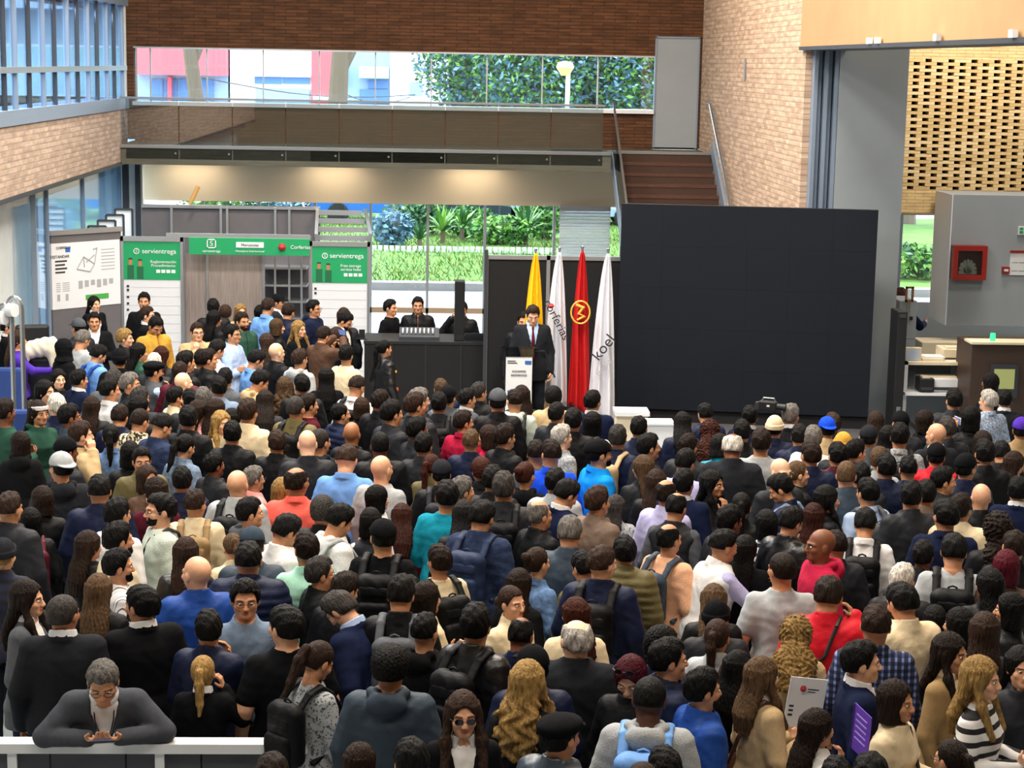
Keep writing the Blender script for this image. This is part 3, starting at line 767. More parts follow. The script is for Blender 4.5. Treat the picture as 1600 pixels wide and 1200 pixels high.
# ------------------------------------------------------------------ things people carry
_bp = {}
def backpack(person_o, color, label, lean=0, sex='m', style=0, group='backpacks worn in the crowd'):
    """a backpack hanging on a person's back"""
    if 'pack' not in _bp:
        f = Field(axis(-.20, .20, .012, []), axis(-.40, -.08, .012, []), axis(.90, 1.50, .012, []))
        r, X, Y, Z = f.sl((-1, -1, 0), (1, 1, 2))
        def rb(cx, cy, cz, hx, hy, hz, rr):
            qx, qy, qz = np.abs(X - cx) - hx + rr, np.abs(Y - cy) - hy + rr, np.abs(Z - cz) - hz + rr
            return (np.sqrt(np.maximum(qx, 0) ** 2 + np.maximum(qy, 0) ** 2 + np.maximum(qz, 0) ** 2) + np.minimum(np.maximum(qx, np.maximum(qy, qz)), 0) - rr).astype(np.float32)
        f.mix(r, rb(0, -.205, 1.185, .140 , .070, .200, .066), 0)
        f.disp(wr(.004, 30)); _bp['pack'] = f.mesh()
        g = Field(axis(-.16, .16, .012, []), axis(-.42, -.2, .012, []), axis(.92, 1.4, .012, []))
        r, X, Y, Z = g.sl((-1, -1, 0), (1, 1, 2))
        g.mix(r, rb(0, -.265, 1.09, .112, .042, .110, .04), 0); g.mix(r, rb(0, -.258, 1.27, .10, .026, .045, .025), 0); g.disp(wr(.003, 40)); _bp['pocket'] = g.mesh()
        _bp['me'] = mkmesh('pack_body', *_bp['pack'], [M_SHELL]); _bp['pk'] = mkmesh('front_pocket', *_bp['pocket'], [M_SHELL])
        for sx in ('m', 'f'):
            x = SH[sx][0] * .66
            for sd in (1, -1):
                h = Field(axis(sd * x - .06, sd * x + .06, .010, []), axis(-.22, .24, .010, []), axis(.95, 1.56, .010, []))
                top = 1.458 if sx == 'm' else 1.445
                pts = [(sd * x, -.175, 1.35), (sd * x, -.10, top - .015), (sd * x, -.01, top + .012), (sd * x, .07, top - .045), (sd * x * 1.05, .155, 1.28), (sd * x * 1.2, .13, 1.10), (sd * x * 1.4, -.1, 1.0)]
                for a, b in zip(pts[:-1], pts[1:]): h.cap(a, b, .022, k=.012, sc=(.75, 1.35, 1.35))
                _bp['st%s%d' % (sx, sd)] = mkmesh('strap', *h.mesh(), [M_SHELL])
        m = MB(); m.tube([(-.03, -.19, 1.37), (-.025, -.19, 1.392), (0, -.192, 1.402), (.025, -.19, 1.392), (.03, -.19, 1.37)], .007, 8)
        me = bpy.data.meshes.new('handle'); me.from_pydata(m.v, [], m.f); me.materials.append(M_SHELL); me.shade_smooth(); _bp['hd'] = me
    c = lin(color)
    root = bpy.data.objects.new('backpack', _bp['me']); COL.objects.link(root)
    root.matrix_world = (Matrix.Translation(person_o.location) @ Matrix.Rotation(person_o.rotation_euler.z, 4, 'Z') @ Matrix.Diagonal((*person_o.scale, 1)) @
                         (Matrix.Translation(WAIST.tolist()) @ Matrix.Rotation(-math.radians(lean), 4, 'X') @ Matrix.Translation((-WAIST).tolist()) if lean else Matrix.Identity(4)))
    root.color = (*c, 1)
    child('front_pocket', _bp['pk'], root, tuple(v * 1.15 for v in c))
    for sd in (1, -1): child('strap', _bp['st%s%d' % (sex, sd)], root, c)
    child('handle', _bp['hd'], root, c)
    tag(root, label, 'backpack', group)
    return root
# ================================================================== the hall
def nodes_of(m): return m.node_tree.nodes, m.node_tree.links, m.node_tree.nodes['Principled BSDF']
def brick_mat(name, c1, c2, cm, bw, bh, mort=.008, plane='XZ', rough=.85, bump=.5, var=.25):
    m = bpy.data.materials.new(name); m.use_nodes = True; n, l, b = nodes_of(m)
    b.inputs['Roughness'].default_value = rough; b.inputs['Specular IOR Level'].default_value = .25
    tc = n.new('ShaderNodeTexCoord'); sp = n.new('ShaderNodeSeparateXYZ'); cb = n.new('ShaderNodeCombineXYZ')
    l.new(tc.outputs['Object'], sp.inputs[0]); l.new(sp.outputs[0 if plane[0] == 'X' else 1], cb.inputs[0]); l.new(sp.outputs[2], cb.inputs[1])
    br = n.new('ShaderNodeTexBrick'); l.new(cb.outputs[0], br.inputs['Vector'])
    br.inputs['Scale'].default_value = 1; br.inputs['Brick Width'].default_value = bw; br.inputs['Row Height'].default_value = bh
    br.inputs['Mortar Size'].default_value = mort; br.inputs['Mortar Smooth'].default_value = .2; br.inputs['Bias'].default_value = -.1
    br.inputs['Color1'].default_value = (*lin(c1), 1); br.inputs['Color2'].default_value = (*lin(c2), 1); br.inputs['Mortar'].default_value = (*lin(cm), 1)
    nz = n.new('ShaderNodeTexNoise'); nz.inputs['Scale'].default_value = 5; nz.inputs['Detail'].default_value = 6
    mp = n.new('ShaderNodeMapping'); mp.inputs['Scale'].default_value = (.6, 3, 1); l.new(cb.outputs[0], mp.inputs[0]); l.new(mp.outputs[0], nz.inputs['Vector'])
    mr = n.new('ShaderNodeMapRange'); mr.inputs[1].default_value = .3; mr.inputs[2].default_value = .7; mr.inputs[3].default_value = 1 - var; mr.inputs[4].default_value = 1 + var
    l.new(nz.outputs[0], mr.inputs[0])
    mx = n.new('ShaderNodeMix'); mx.data_type = 'RGBA'; mx.blend_type = 'MULTIPLY'; mx.inputs[0].default_value = 1
    l.new(br.outputs['Color'], mx.inputs[6]); l.new(mr.outputs[0], mx.inputs[7]); l.new(mx.outputs[2], b.inputs['Base Color'])
    bp = n.new('ShaderNodeBump'); bp.inputs['Strength'].default_value = bump; bp.inputs['Distance'].default_value = .01; bp.invert = True
    l.new(br.outputs['Fac'], bp.inputs['Height']); l.new(bp.outputs[0], b.inputs['Normal'])
    return m
def glass_mat(name, tint, refl=.12, rough=.02, flat=False):
    m = bpy.data.materials.new(name); m.use_nodes = True; n = m.node_tree.nodes; l = m.node_tree.links
    n.remove(n['Principled BSDF']); out = n['Material Output']
    tr = n.new('ShaderNodeBsdfTransparent'); tr.inputs[0].default_value = (*tint, 1)
    gl = n.new('ShaderNodeBsdfGlossy'); gl.inputs['Roughness'].default_value = rough; gl.inputs[0].default_value = (.95, .98, 1, 1)
    fr = n.new('ShaderNodeFresnel'); fr.inputs[0].default_value = 1.5
    ad = n.new('ShaderNodeMath'); ad.operation = 'MAXIMUM'; ad.inputs[1].default_value = refl; l.new(fr.outputs[0], ad.inputs[0])
    ms = n.new('ShaderNodeMixShader'); ms.inputs[0].default_value = refl
    if not flat: l.new(ad.outputs[0], ms.inputs[0])
    l.new(tr.outputs[0], ms.inputs[1]); l.new(gl.outputs[0], ms.inputs[2]); l.new(ms.outputs[0], out.inputs[0])
    return m
B_DARK = brick_mat('brown_brick', '62402a', '4e3322', '3c2c20', .42, .062, .008, 'XZ', var=.3)
B_TAN_X = brick_mat('tan_brick_side', 'c6ab92', 'aa8e78', '9f8d80', .25, .075, .010, 'YZ', var=.25)
B_TAN_Y = brick_mat('tan_brick_front', 'dcc290', 'd0b482', 'b89c70', .25, .0475, .006, 'XZ', var=.2)
B_LEFT = brick_mat('pinkish_brick', 'b9a594', 'a08b7c', '9a8c82', .25, .075, .010, 'YZ', var=.2)
M_PLASTER = mat('cream_plaster', 'ab8860', rough=.85, var=.05, vscale=2)
M_CREAM = mat('cream_paint', 'd8cbb0', rough=.8)
M_WALLW = mat('white_paint', 'dbe6ea', rough=.75, var=.03)
M_GREYW = mat('grey_paint', '8f979e', rough=.7, var=.05, vscale=1.5)
M_COLUMN = mat('column_grey', '8b949b', rough=.6, var=.06, vscale=1.2)
M_BLUEM = mat('blue_grey_metal', '7f8fa3', rough=.45, metal=.2)
M_ALU = mat('aluminium', 'b9bec4', rough=.35, metal=.8)
M_STEEL = mat('steel', 'a8adb2', rough=.3, metal=.9)
M_WHITE = mat('white_laminate', 'd9dde1', rough=.5)
M_DKFRAME = mat('dark_frame', '3b3f46', rough=.5, metal=.3)
M_BLACK = mat('black_cloth', '0e0f12', rough=.9, bump=.2, bscale=12)
M_BLKPAINT = mat('black_paint', '101216', rough=.55)
M_SCREEN = mat('led_screen', '141922', rough=.6, spec=.2, var=.05, vscale=1.5)
M_SLABF = mat('slab_edge', '4d4d42', rough=.8, var=.15, vscale=6, stretch=(.5, 1, 6))
M_STAIR = mat('stair_tread', '4a2c1e', rough=.6, var=.2, vscale=10)
M_FLOOR = mat('polished_floor', '9aa2a8', rough=.28, var=.08, vscale=1.2)
M_GLASS = glass_mat('clear_glass', (.93, .97, .98), .06)
M_GLASSG = glass_mat('railing_glass', (.74, .80, .82), .16)
M_GLASSM = glass_mat('office_glass', (.72, .86, .98), .38, .06, True)
M_CEIL = mat('ceiling_paint', 'b8a890', rough=.9)
M_LAMP = mat('lamp_diffuser', 'ffffff', emit=('fff0d8', 6.0))
M_LAMPC = mat('lamp_tube', 'ffffff', emit=('f4f9ff', 9.0))
def struct(o): o['kind'] = 'structure'; return o

XL = PY(196, 165, 33).x
XR = PY(1095, 150, 35).x
YB, YS, YG = 35.0, 32.4, 34.6            # upper back wall, slab edge, lower glazing
zf = lambda px, py, Y: PY(px, py, Y).z
ZMF = zf(600, 234, YS)                   # mezzanine floor
ZSB = zf(600, 263, YS)                   # slab bottom
ZBH = zf(600, 318, YG)                   # lower window head

# floor, ceiling, enclosing walls
struct(MB().box(-22, 24, -9, 36, -.15, 0).build('floor', M_FLOOR))
struct(MB().box(-22, 24, -9, 36, 10.0, 10.2).build('ceiling', M_CEIL))
struct(MB().box(-22, 24, -9.3, -9, 0, 10).build('wall_front', M_CREAM))
struct(MB().box(-22.3, -22, -9.3, 36, 0, 10).build('wall_left', M_CREAM))
struct(MB().box(24, 24.3, -9.3, 36, 0, 10).build('wall_right', M_CREAM))

# upper back wall with the long window and the grey door
wx0, wx1 = PY(209, 110, YB).x, PY(1022, 130, YB).x
dx1 = PY(1091, 150, YB).x
wz0, wz1 = zf(615, 165, YB), zf(615, 80, YB)
dz1 = zf(1057, 60, YB)
w = MB(); w.box(XL - 4, wx0, YB, YB + .4, ZMF, 10); w.box(wx0, wx1, YB, YB + .4, wz1, 10); w.box(wx0, wx1, YB, YB + .4, ZMF - .3, wz0 - .06)
w.box(wx1, dx1, YB, YB + .4, dz1, 10); w.box(dx1, XR + .3, YB, YB + .4, ZMF, 10)
struct(w.build('wall_back', B_DARK))
dr = struct(MB().box(wx1 + .01, dx1 - .01, YB - .02, YB + .06, ZMF + .01, dz1).build('door_1', M_GREYW))
fm = MB()
for a, b_ in ((wx1, wx1 + .03), (dx1 - .03, dx1)): fm.box(a, b_, YB - .04, YB + .06, ZMF, dz1 + .02)
fm.box(wx1, dx1, YB - .04, YB + .06, dz1, dz1 + .03); fm.build('door_frame', M_BLUEM, dr)
win = struct(MB().box(wx0 - .02, wx1, YB - .10, YB + .42, wz0 - .07, wz0 + .0).build('window_1', M_WHITE))
MB().box(wx0, wx1, YB - .03, YB + .1, wz1 - .03, wz1).build('window_head', M_ALU, win)
pw = (PY(926, 130, YB).x - PY(839, 130, YB).x)
x = wx1; k = 0
while x > wx0 + .05:
    x2 = max(wx0, x - pw)
    MB().box(x2 + .015, x - .015, YB + .18, YB + .19, wz0, wz1).build('pane', M_GLASS, win)
    MB().box(x2 - .012, x2 + .012, YB + .16, YB + .21, wz0, wz1).build('mullion', M_ALU, win)
    x = x2

# mezzanine slab, soffit, bulkhead
sx1 = PY(955, 238, YS).x                      # slab end at the stairs
sl = MB(); sl.box(XL - .2, sx1, YS, YB + .2, ZSB, ZMF - .03); sl.box(sx1, XR, YS + .75, YB + .2, ZSB, ZMF - .03)
struct(sl.build('floor_mezzanine', M_SLABF))
tr_ = MB(); tr_.box(XL - .2, sx1, YS - .03, YS + .05, ZMF - .035, ZMF + .02); tr_.box(sx1, XR, YS + .72, YS + .80, ZMF - .035, ZMF + .015)
struct(tr_.build('trim_1', M_STEEL))
struct(MB().box(XL - .2, XR, YG - .05, YG + .15, ZBH, ZSB).build('wall_bulkhead', M_CREAM))
# glass balustrade
bal = tag(empty('glass_balustrade', (XL, YS, ZMF)), 'glass balustrade with steel rail along the upper gallery edge', 'balustrade')
bal.matrix_world = Matrix.Identity(4)
bz = ZMF + .80
x = PY(943, 200, YS).x; pw = .915
MB().box(XL, x + .02, YS - .01, YS + .03, bz, bz + .035).build('top_rail', M_STEEL, bal)
while x > XL + .1:
    x2 = max(XL, x - pw)
    MB().box(x2 + .008, x - .008, YS + .0, YS + .014, ZMF - .22, bz).build('glass_panel', M_GLASSG, bal)
    for zz in (ZMF - .12,):
        MB().cbox((x - .06, YS - .01, zz), (.03, .03, .03)).build('clamp', M_STEEL, bal)
    x = x2
# stairs
stair = struct(empty('stairs', (0, 0, 0)))
st0 = YS + .72; rise, go = ZMF / 21, .29
sxl = PY(958, 240, YS + .7).x
for i in range(20):
    y1 = st0 - i * go; z1 = ZMF - (i + 1) * rise
    MB().box(sxl, XR - .06, y1 - go - .03, y1, z1 - .05, z1).build('tread', M_STAIR, stair)
    MB().box(sxl, XR - .06, y1 - .02, y1, z1, z1 + rise - .05).build('riser', mat('stair_riser', '3a2318', rough=.7) if i == 0 else bpy.data.materials['stair_riser'], stair)
sg = tag(empty('stair_balustrade'), 'sloping glass balustrade with steel handrail down the stair flight', 'balustrade')
sl_ = rise / go
for i in range(4):
    ya, yb = st0 - i * 1.25, st0 - (i + 1) * 1.25 + .02
    za, zb = ZMF - (st0 - ya) * sl_, ZMF - (st0 - yb) * sl_
    MB().hexa([(sxl - .02, yb, zb - .2), (sxl - .006, yb, zb - .2), (sxl - .006, ya, za - .2), (sxl - .02, ya, za - .2), (sxl - .02, yb, zb + .85), (sxl - .006, yb, zb + .85), (sxl - .006, ya, za + .85), (sxl - .02, ya, za + .85)]).build('glass_panel', M_GLASSG, sg)
MB().bar((sxl - .013, st0, ZMF + .86), (sxl - .013, st0 - 5, ZMF + .86 - 5 * sl_), .035).build('handrail', M_STEEL, sg)
MB().bar((sxl - .013, st0, ZMF - .1), (sxl - .013, st0 - 5, ZMF - .1 - 5 * sl_), .04, .25).build('stringer', M_BLUEM, sg)
hr = tag(empty('wall_handrail'), 'steel handrail and pale stringer against the brick wall by the stairs', 'handrail')
MB().tube([(XR - .10, st0 + .35, ZMF + .86), (XR - .10, st0, ZMF + .86), (XR - .10, st0 - 5, ZMF + .86 - 5 * sl_)], .024, 8).build('rail', M_STEEL, hr)
MB().bar((XR - .03, st0, ZMF + .12), (XR - .03, st0 - 5, ZMF + .12 - 5 * sl_), .05, .22).build('stringer', M_BLUEM, hr)
for i in range(5):
    y = st0 - .3 - i * 1.0; z = ZMF + .86 - (st0 - y) * sl_
    MB().bar((XR, y, z - .05), (XR - .10, y, z - .02), .02).build('bracket', M_STEEL, hr)

# lower glazing
gl = struct(MB().box(PY(310, 400, YG).x, PY(1000, 400, YG).x, YG - .05, YG + .1, 0, .08).build('window_2', M_ALU))
xs_ = [PY(px, 400, YG).x for px in (318, 405, 492, 579, 668, 757, 865, 970)]
zr = zf(670, 485, YG)
for a, b_ in zip(xs_[:-1], xs_[1:]):
    MB().box(a + .02, b_ - .02, YG + .03, YG + .042, zr + .05, ZBH).build('pane', M_GLASS, gl)
    MB().box(a + .02, b_ - .02, YG + .03, YG + .042, .08, zr - .05).build('pane', M_GLASS, gl)
    MB().box(a, b_, YG - .03, YG + .08, zr - .05, zr + .05).build('transom', mat('rail_tan', 'a08a70', rough=.5) if a == xs_[0] else bpy.data.materials['rail_tan'], gl)
for a in xs_: MB().box(a - .025, a + .025, YG - .03, YG + .08, .08, ZBH).build('mullion', M_ALU, gl)
bl = tag(empty('window_blind'), 'pale slatted blind in the glazing above the flags', 'blind')
ba, bb = PY(874, 360, YG - .1).x, PY(953, 360, YG - .1).x
for i in range(17):
    z = zf(915, 323 + i * 4.7, YG - .1)
    MB().hexa([(ba, YG - .13, z - .03), (bb, YG - .13, z - .03), (bb, YG - .08, z + .012), (ba, YG - .08, z + .012), (ba, YG - .135, z - .026), (bb, YG - .135, z - .026), (bb, YG - .085, z + .016), (ba, YG - .085, z + .016)]).build('slat', M_WHITE, bl)
MB().box(ba, bb, YG - .15, YG - .06, ZBH - .05, ZBH).build('headrail', M_ALU, bl)

# left mezzanine: brick band, metal sill, office windows
yl0 = PX(-60, 200, XL).y
ZB0 = PX(150, 271, XL).z; ZS0 = PX(100, 184, XL).z; ZS1 = PX(100, 163, XL).z; ZT = PX(100, 108, XL).z; ZW1 = PX(172, 5, XL).z
lw = MB(); lw.box(XL - .35, XL, 8, 33.2, ZB0 + .06, ZS0); struct(lw.build('wall_left_brick', B_LEFT))
struct(MB().box(XL - .5, XL + .03, 8, 33.2, ZS0, ZS1).build('trim_2', M_BLUEM))
tm = MB(); tm.box(XL - .4, XL + .02, 8, 33.2, ZB0, ZB0 + .06); struct(tm.build('trim_3', M_DKFRAME))
struct(MB().box(XL - 6, XL + .03, 8, 33.3, ZW1, 10).build('wall_left_fascia', M_BLUEM))
struct(MB().box(XL - 6, XL - .3, 8, 33.4, ZB0 - .2, ZB0).build('ceiling_left', M_WALLW))
struct(MB().box(XL - 6, XL - .5, 8, 33.3, ZS0 - .1, ZS0 + .0).build('floor_office', M_GREYW))
struct(MB().box(XL - 6.2, XL - 6, 8, 33.3, ZS0, ZW1).build('wall_office', M_WALLW))
struct(MB().box(XL - 6, XL - .0, 33.0, 33.2, ZS1, ZW1).build('wall_office_end', M_WALLW))
w3 = struct(MB().box(XL - .08, XL + .01, 8, 33.2, ZT - .04, ZT + .04).build('window_3', M_ALU))
maj = [27, 71, 109, 141, 170, 194]; mnr = [49, 89, 124.5, 155, 181.5]
ys_ = [(PX(p, 110, XL).y, 1) for p in maj] + [(PX(p, 110, XL).y, 0) for p in mnr]
y = min(q[0] for q in ys_)
kk = 0
while y > 10:
    y -= .62; kk += 1; ys_.append((y, kk % 2 == 0))
ys_.sort()
for (y0, m0), (y1, m1) in zip(ys_[:-1], ys_[1:]):
    if y0 < 14: continue
    for a, b_ in ((ZS1, ZT - .04), (ZT + .04, ZW1)):
        MB().box(XL - .05, XL - .04, y0 + .02, y1 - .02, a, b_).build('pane', M_GLASSM, w3)
for y, m in ys_:
    if y < 14: continue
    t = .030 if m else .014
    MB().box(XL - .065, XL + .0, y - t, y + t, ZS1, ZW1).build('mullion', M_BLUEM if m else M_DKFRAME, w3)
for i, (yy, xx) in enumerate(((24.0, XL - 1.6), (26.0, XL - 2.6), (26.0, XL - 1.2), (29.5, XL - 1.5), (29.5, XL - 3.0))):
    q = tag(empty('office_lamp'), 'ceiling tube lamp in the upper office behind the glass', 'lamp', 'office ceiling lamps')
    MB().box(xx - .5, xx + .5, yy - .10, yy + .10, ZW1 - .06, ZW1 - .0).build('housing', M_WHITE, q)
    MB().box(xx - .46, xx + .46, yy - .07, yy + .07, ZW1 - .075, ZW1 - .06).build('tube', M_LAMPC, q)
# wall and glazing under the left mezzanine
XLL = XL - .55
struct(MB().box(XLL - .2, XLL, 8, 28.2, 0, ZB0).build('wall_left_lower', M_WALLW))
g = struct(MB().box(XL - .3, XL - .2, PX(52, 350, XL).y, 33.6, 0, .08).build('window_4', M_ALU))
gy = [PX(p, 350, XL - .25).y for p in (53, 73, 130, 188)]
for a, b_ in zip(gy[:-1], gy[1:]): MB().box(XL - .26, XL - .25, a + .02, b_ - .02, .08, ZB0).build('pane', M_GLASSM, g)
for a in gy: MB().box(XL - .29, XL - .22, a - .025, a + .025, .08, ZB0).build('mullion', M_BLUEM, g)
struct(MB().box(XL - 6, XL - 3.5, 28.2, 34, 0, ZB0).build('wall_left_room', M_WALLW)); struct(MB().box(XL - 6, XL + .12, 34.0, 34.2, 0, ZSB).build('wall_left_room_end', M_WALLW))
fr = MB()
for p in (196, 216): q = PY(p, 290, 33.8).x; fr.box(q - .05, q + .05, 33.75, 33.9, 0, ZSB)
struct(fr.build('door_2', M_DKFRAME))

# right brick wall, column, beam
YC = 25.0
struct(MB().box(XR, XR + .35, YC + .2, YB + .2, 0, 10).build('wall_right_brick', B_TAN_X))
ZBM = zf(1290, 73, YC)
cx0, cx1 = PY(1308, 200, YC).x, PY(1415, 200, YC).x
col = struct(MB().box(cx0, cx1, YC, YC + .9, 0, ZBM).build('wall_column', M_COLUMN))
xa = PY(1268, 200, YC).x
for i in range(5):
    a = xa + (cx0 - xa) * i / 5
    MB().box(a + .012, a + (cx0 - xa) / 5 - .006, YC + .02 + (.09 if i % 2 else 0), YC + .6, 0, ZBM).build('panel', M_BLUEM, col)
beam = struct(MB().box(XR - .02, XR + .5, 3, YC + .5, ZBM, 10).build('wall_beam', M_PLASTER))
MB().box(XR - .06, XR + .5, 3, YC + .4, ZBM - .05, ZBM - .002).build('track', M_DKFRAME, beam)
for p in (1368, 1381, 1475, 1595):
    yy = PX(p, 62, XR).y
    MB().cbox((XR - .07, yy, ZBM + .03), (.05, .12, .07)).build('bracket', M_WHITE, beam)
MB().tube([(XR - .02, PX(1166, 100, XR).y, zf(1166, 126, 31)), (XR - .03, PX(1167, 100, XR).y, zf(1167, 91, 31))], .02, 6).build('wall_conduit', M_ALU, struct(empty('trim_4')))

# pierced brick screen
YP = 27.2
px0 = PY(1404, 200, YP).x
pz0, pz1 = zf(1500, 334, YP), zf(1500, 58, YP)
ch = .0475; L, gap = .245, .095; per = L + gap
lat0, lat1 = zf(1500, 297, YP), zf(1500, 94, YP)
nr = int(round((lat1 - lat0) / ch)); 
pier = struct(MB().box(px0 - .3, px0 + 9, YP, YP + .14, pz0, lat0).build('wall_pierced', B_TAN_Y))
MB().box(px0 - .3, px0 + 9, YP, YP + .14, lat0 + nr * ch, 7).build('upper_courses', B_TAN_Y, pier)
MB().box(px0 - .3, px0 + .06, YP, YP + .14, lat0, lat0 + nr * ch).build('edge_courses', B_TAN_Y, pier)
M_LBR = [mat('lattice_brick%d' % i, c, rough=.85, var=.15, vscale=9) for i, c in enumerate(('dcc290', 'd4b884', 'e2ca9c', 'ccb07c'))]
bms = []
for i in range(4):
    me = MB().box(-L / 2, L / 2, 0, .20, .0015, ch - .0015).build('brick_src', M_LBR[i]); bms.append(me.data); bpy.data.objects.remove(me)
nb = 0
xmax = PY(1600, 200, YP).x
far = MB()
for r in range(nr):
    off = (r % 2) * per / 2
    j = 0
    while True:
        xc = px0 + .05 + off + j * per; j += 1
        if xc > px0 + 8.8: break
        if xc - L / 2 < xmax + .1 and nb < 300:
            o = bpy.data.objects.new('brick', rnd.choice(bms)); COL.objects.link(o); o.parent = pier
            o.location = (xc, YP + rnd.uniform(-.006, .004), lat0 + r * ch); nb += 1
        else: far.box(xc - L / 2, xc + L / 2, YP, YP + .20, lat0 + r * ch + .003, lat0 + (r + 1) * ch - .003)
fo = far.build('bricks_beyond', M_LBR[0], pier); fo['kind'] = 'stuff'
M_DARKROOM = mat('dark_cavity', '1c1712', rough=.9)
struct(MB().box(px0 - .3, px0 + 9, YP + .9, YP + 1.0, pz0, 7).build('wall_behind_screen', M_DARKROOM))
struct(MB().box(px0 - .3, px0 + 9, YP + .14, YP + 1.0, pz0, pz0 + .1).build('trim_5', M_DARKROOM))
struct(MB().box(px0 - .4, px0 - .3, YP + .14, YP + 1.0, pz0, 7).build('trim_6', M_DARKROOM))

# grey wall block under it with fire cabinet, notice and signs
YW = 26.2
gx0 = PY(1484, 420, YW).x; gz1 = zf(1540, 338, YW); gz0 = zf(1482, 508, YW)
struct(MB().box(gx0, gx0 + 9, YW, YW + .9, gz0, gz1 + .3).build('wall_grey_block', M_GREYW)); struct(MB().box(gx0 - .02, gx0 - .002, YW + .01, YW + .9, gz0, gz1 + .3).build('trim_painted_daylight', mat('painted_daylight', 'dfe9f5', rough=.5)))  # left face painted bluish white to stand in for daylight on it
M_RED = mat('red_enamel', '8e2018', rough=.4); M_REDD = mat('dark_red', '4a1512', rough=.4)
hc = tag(empty('fire_hose_cabinet'), 'red fire hose cabinet with glass front on the grey wall', 'fire cabinet')
def rectY(px0_, py0_, px1_, py1_, Y): 
    a = PY(px0_, (py0_ + py1_) / 2, Y); b_ = PY(px1_, (py0_ + py1_) / 2, Y); c_ = PY((px0_ + px1_) / 2, py0_, Y); d_ = PY((px0_ + px1_) / 2, py1_, Y)
    return a.x, b_.x, d_.z, c_.z
a, b_, c_, d_ = rectY(1488, 384, 1541, 437, YW - .1)
t = .07
MB().box(a, b_, YW - .03, YW, c_, d_).build('back_plate', M_REDD, hc)
fm = MB(); fm.box(a, a + t, YW - .14, YW, c_, d_); fm.box(b_ - t, b_, YW - .14, YW, c_, d_); fm.box(a + t, b_ - t, YW - .14, YW, c_, c_ + t); fm.box(a + t, b_ - t, YW - .14, YW, d_ - t, d_); fm.build('frame', M_RED, hc)
hs_ = MB(); cxm, czm = (a + b_) / 2 - .01, c_ + .10
for i in range(9):
    an = math.pi * i / 8; hs_.bar((cxm, YW - .06, czm), (cxm + .13 * math.cos(an), YW - .06, czm + .19 * math.sin(an)), .03, .05)
hs_.build('folded_hose', mat('hose_canvas', 'c8c4b8', rough=.9), hc)
MB().box(a + t, b_ - t, YW - .125, YW - .12, c_ + t, d_ - t).build('glass_door', M_GLASS, hc)
nb_ = tag(empty('notice_board'), 'white notice sheet with red header on the grey wall edge', 'notice')
a, b_, c_, d_ = rectY(1578, 393, 1612, 430, YW - .02)
MB().box(a, b_, YW - .025, YW, c_, d_).build('sheet', M_WHITE, nb_); MB().box(a - .01, b_, YW - .04, YW - .02, d_ - .02, d_ + .015).build('header', M_RED, nb_)
for i in range(6): MB().box(a + .03 + (i % 3) * .1, a + .11 + (i % 3) * .1, YW - .028, YW - .025, c_ + .06 + (i // 3) * .12, c_ + .065 + (i // 3) * .12).build('text_line', M_DKFRAME, nb_)
cp = tag(empty('fire_call_point'), 'small red fire call point beside the notice', 'call point')
a, b_, c_, d_ = rectY(1566, 417, 1577, 427, YW - .03)
MB().box(a, b_, YW - .05, YW, c_, d_).build('box', M_RED, cp); MB().box(a + .02, b_ - .02, YW - .055, YW - .05, c_ + .03, d_ - .03).build('button', M_WHITE, cp)
ex = tag(empty('exit_sign'), 'small green and white exit sign high on the grey wall', 'sign')
a, b_, c_, d_ = rectY(1591, 354, 1615, 367, YW - .03)
MB().box(a, b_, YW - .03, YW, c_, d_).build('plate', M_WHITE, ex)
M_GREEN = mat('booth_green', '12925a', rough=.5)
for i in range(2):
    for j in range(2): MB().box(a + .02 + i * .06, a + .07 + i * .06, YW - .033, YW - .03, c_ + .015 + j * .05, c_ + .055 + j * .05).build('symbol', M_GREEN, ex)

# glazing at the far right back
g5 = struct(MB().box(XR + .4, 14, YB - .05, YB + .1, 0, .1).build('window_5', M_WHITE))
gz = zf(1430, 336, YB); gs = zf(1430, 472, YB)
MB().box(XR + .4, 14, YB, YB + .15, .1, gs).build('apron', M_WHITE, g5)
MB().box(XR + .4, 14, YB - .02, YB + .15, gz, 10).build('upper_wall', M_CREAM, g5)
for px in (1300, 1350, 1406, 1461, 1500, 1560):
    q = PY(px, 400, YB).x; MB().box(q - .03, q + .03, YB, YB + .1, gs, gz).build('mullion', M_ALU, g5)
    q2 = PY(px + 52, 400, YB).x; MB().box(q + .03, q2 - .03, YB + .04, YB + .05, gs, gz).build('pane', M_GLASS, g5)

# ceiling luminaires that light the hall
for i, (lx, ly) in enumerate([(-5, 6), (0, 6), (3.0, 6), (-4.2, 12.5), (-.6, 12.5), (2.8, 12.5), (-4.0, 19.5), (-.6, 19.5), (2.8, 19.5), (-3.0, 26.5), (1.5, 26.5), (8.5, 13), (8.5, 20)]):  # last two added over the right bay to light the column
    q = tag(empty('ceiling_luminaire'), 'square ceiling luminaire over the hall', 'lamp', 'hall ceiling luminaires')
    MB().box(lx - .9, lx + .9, ly - .9, ly + .9, 9.90, 10.0).build('housing', M_WHITE, q)
    ao = area('luminaire_light', (lx, ly, 9.86), (0, 0, 0), 1.7, 1.7, {6: 170, 12.5: 340, 13: 200, 20: 200}.get(ly, 560), NEUT); ao.parent = q
for px in (300, 740, 520):
    o = PY(px, 285, YG - .4)
    ao = area('soffit_light', (o.x, YG - .5, ZSB - .03), (0, 0, 0), .9, .5, 9, WARM)
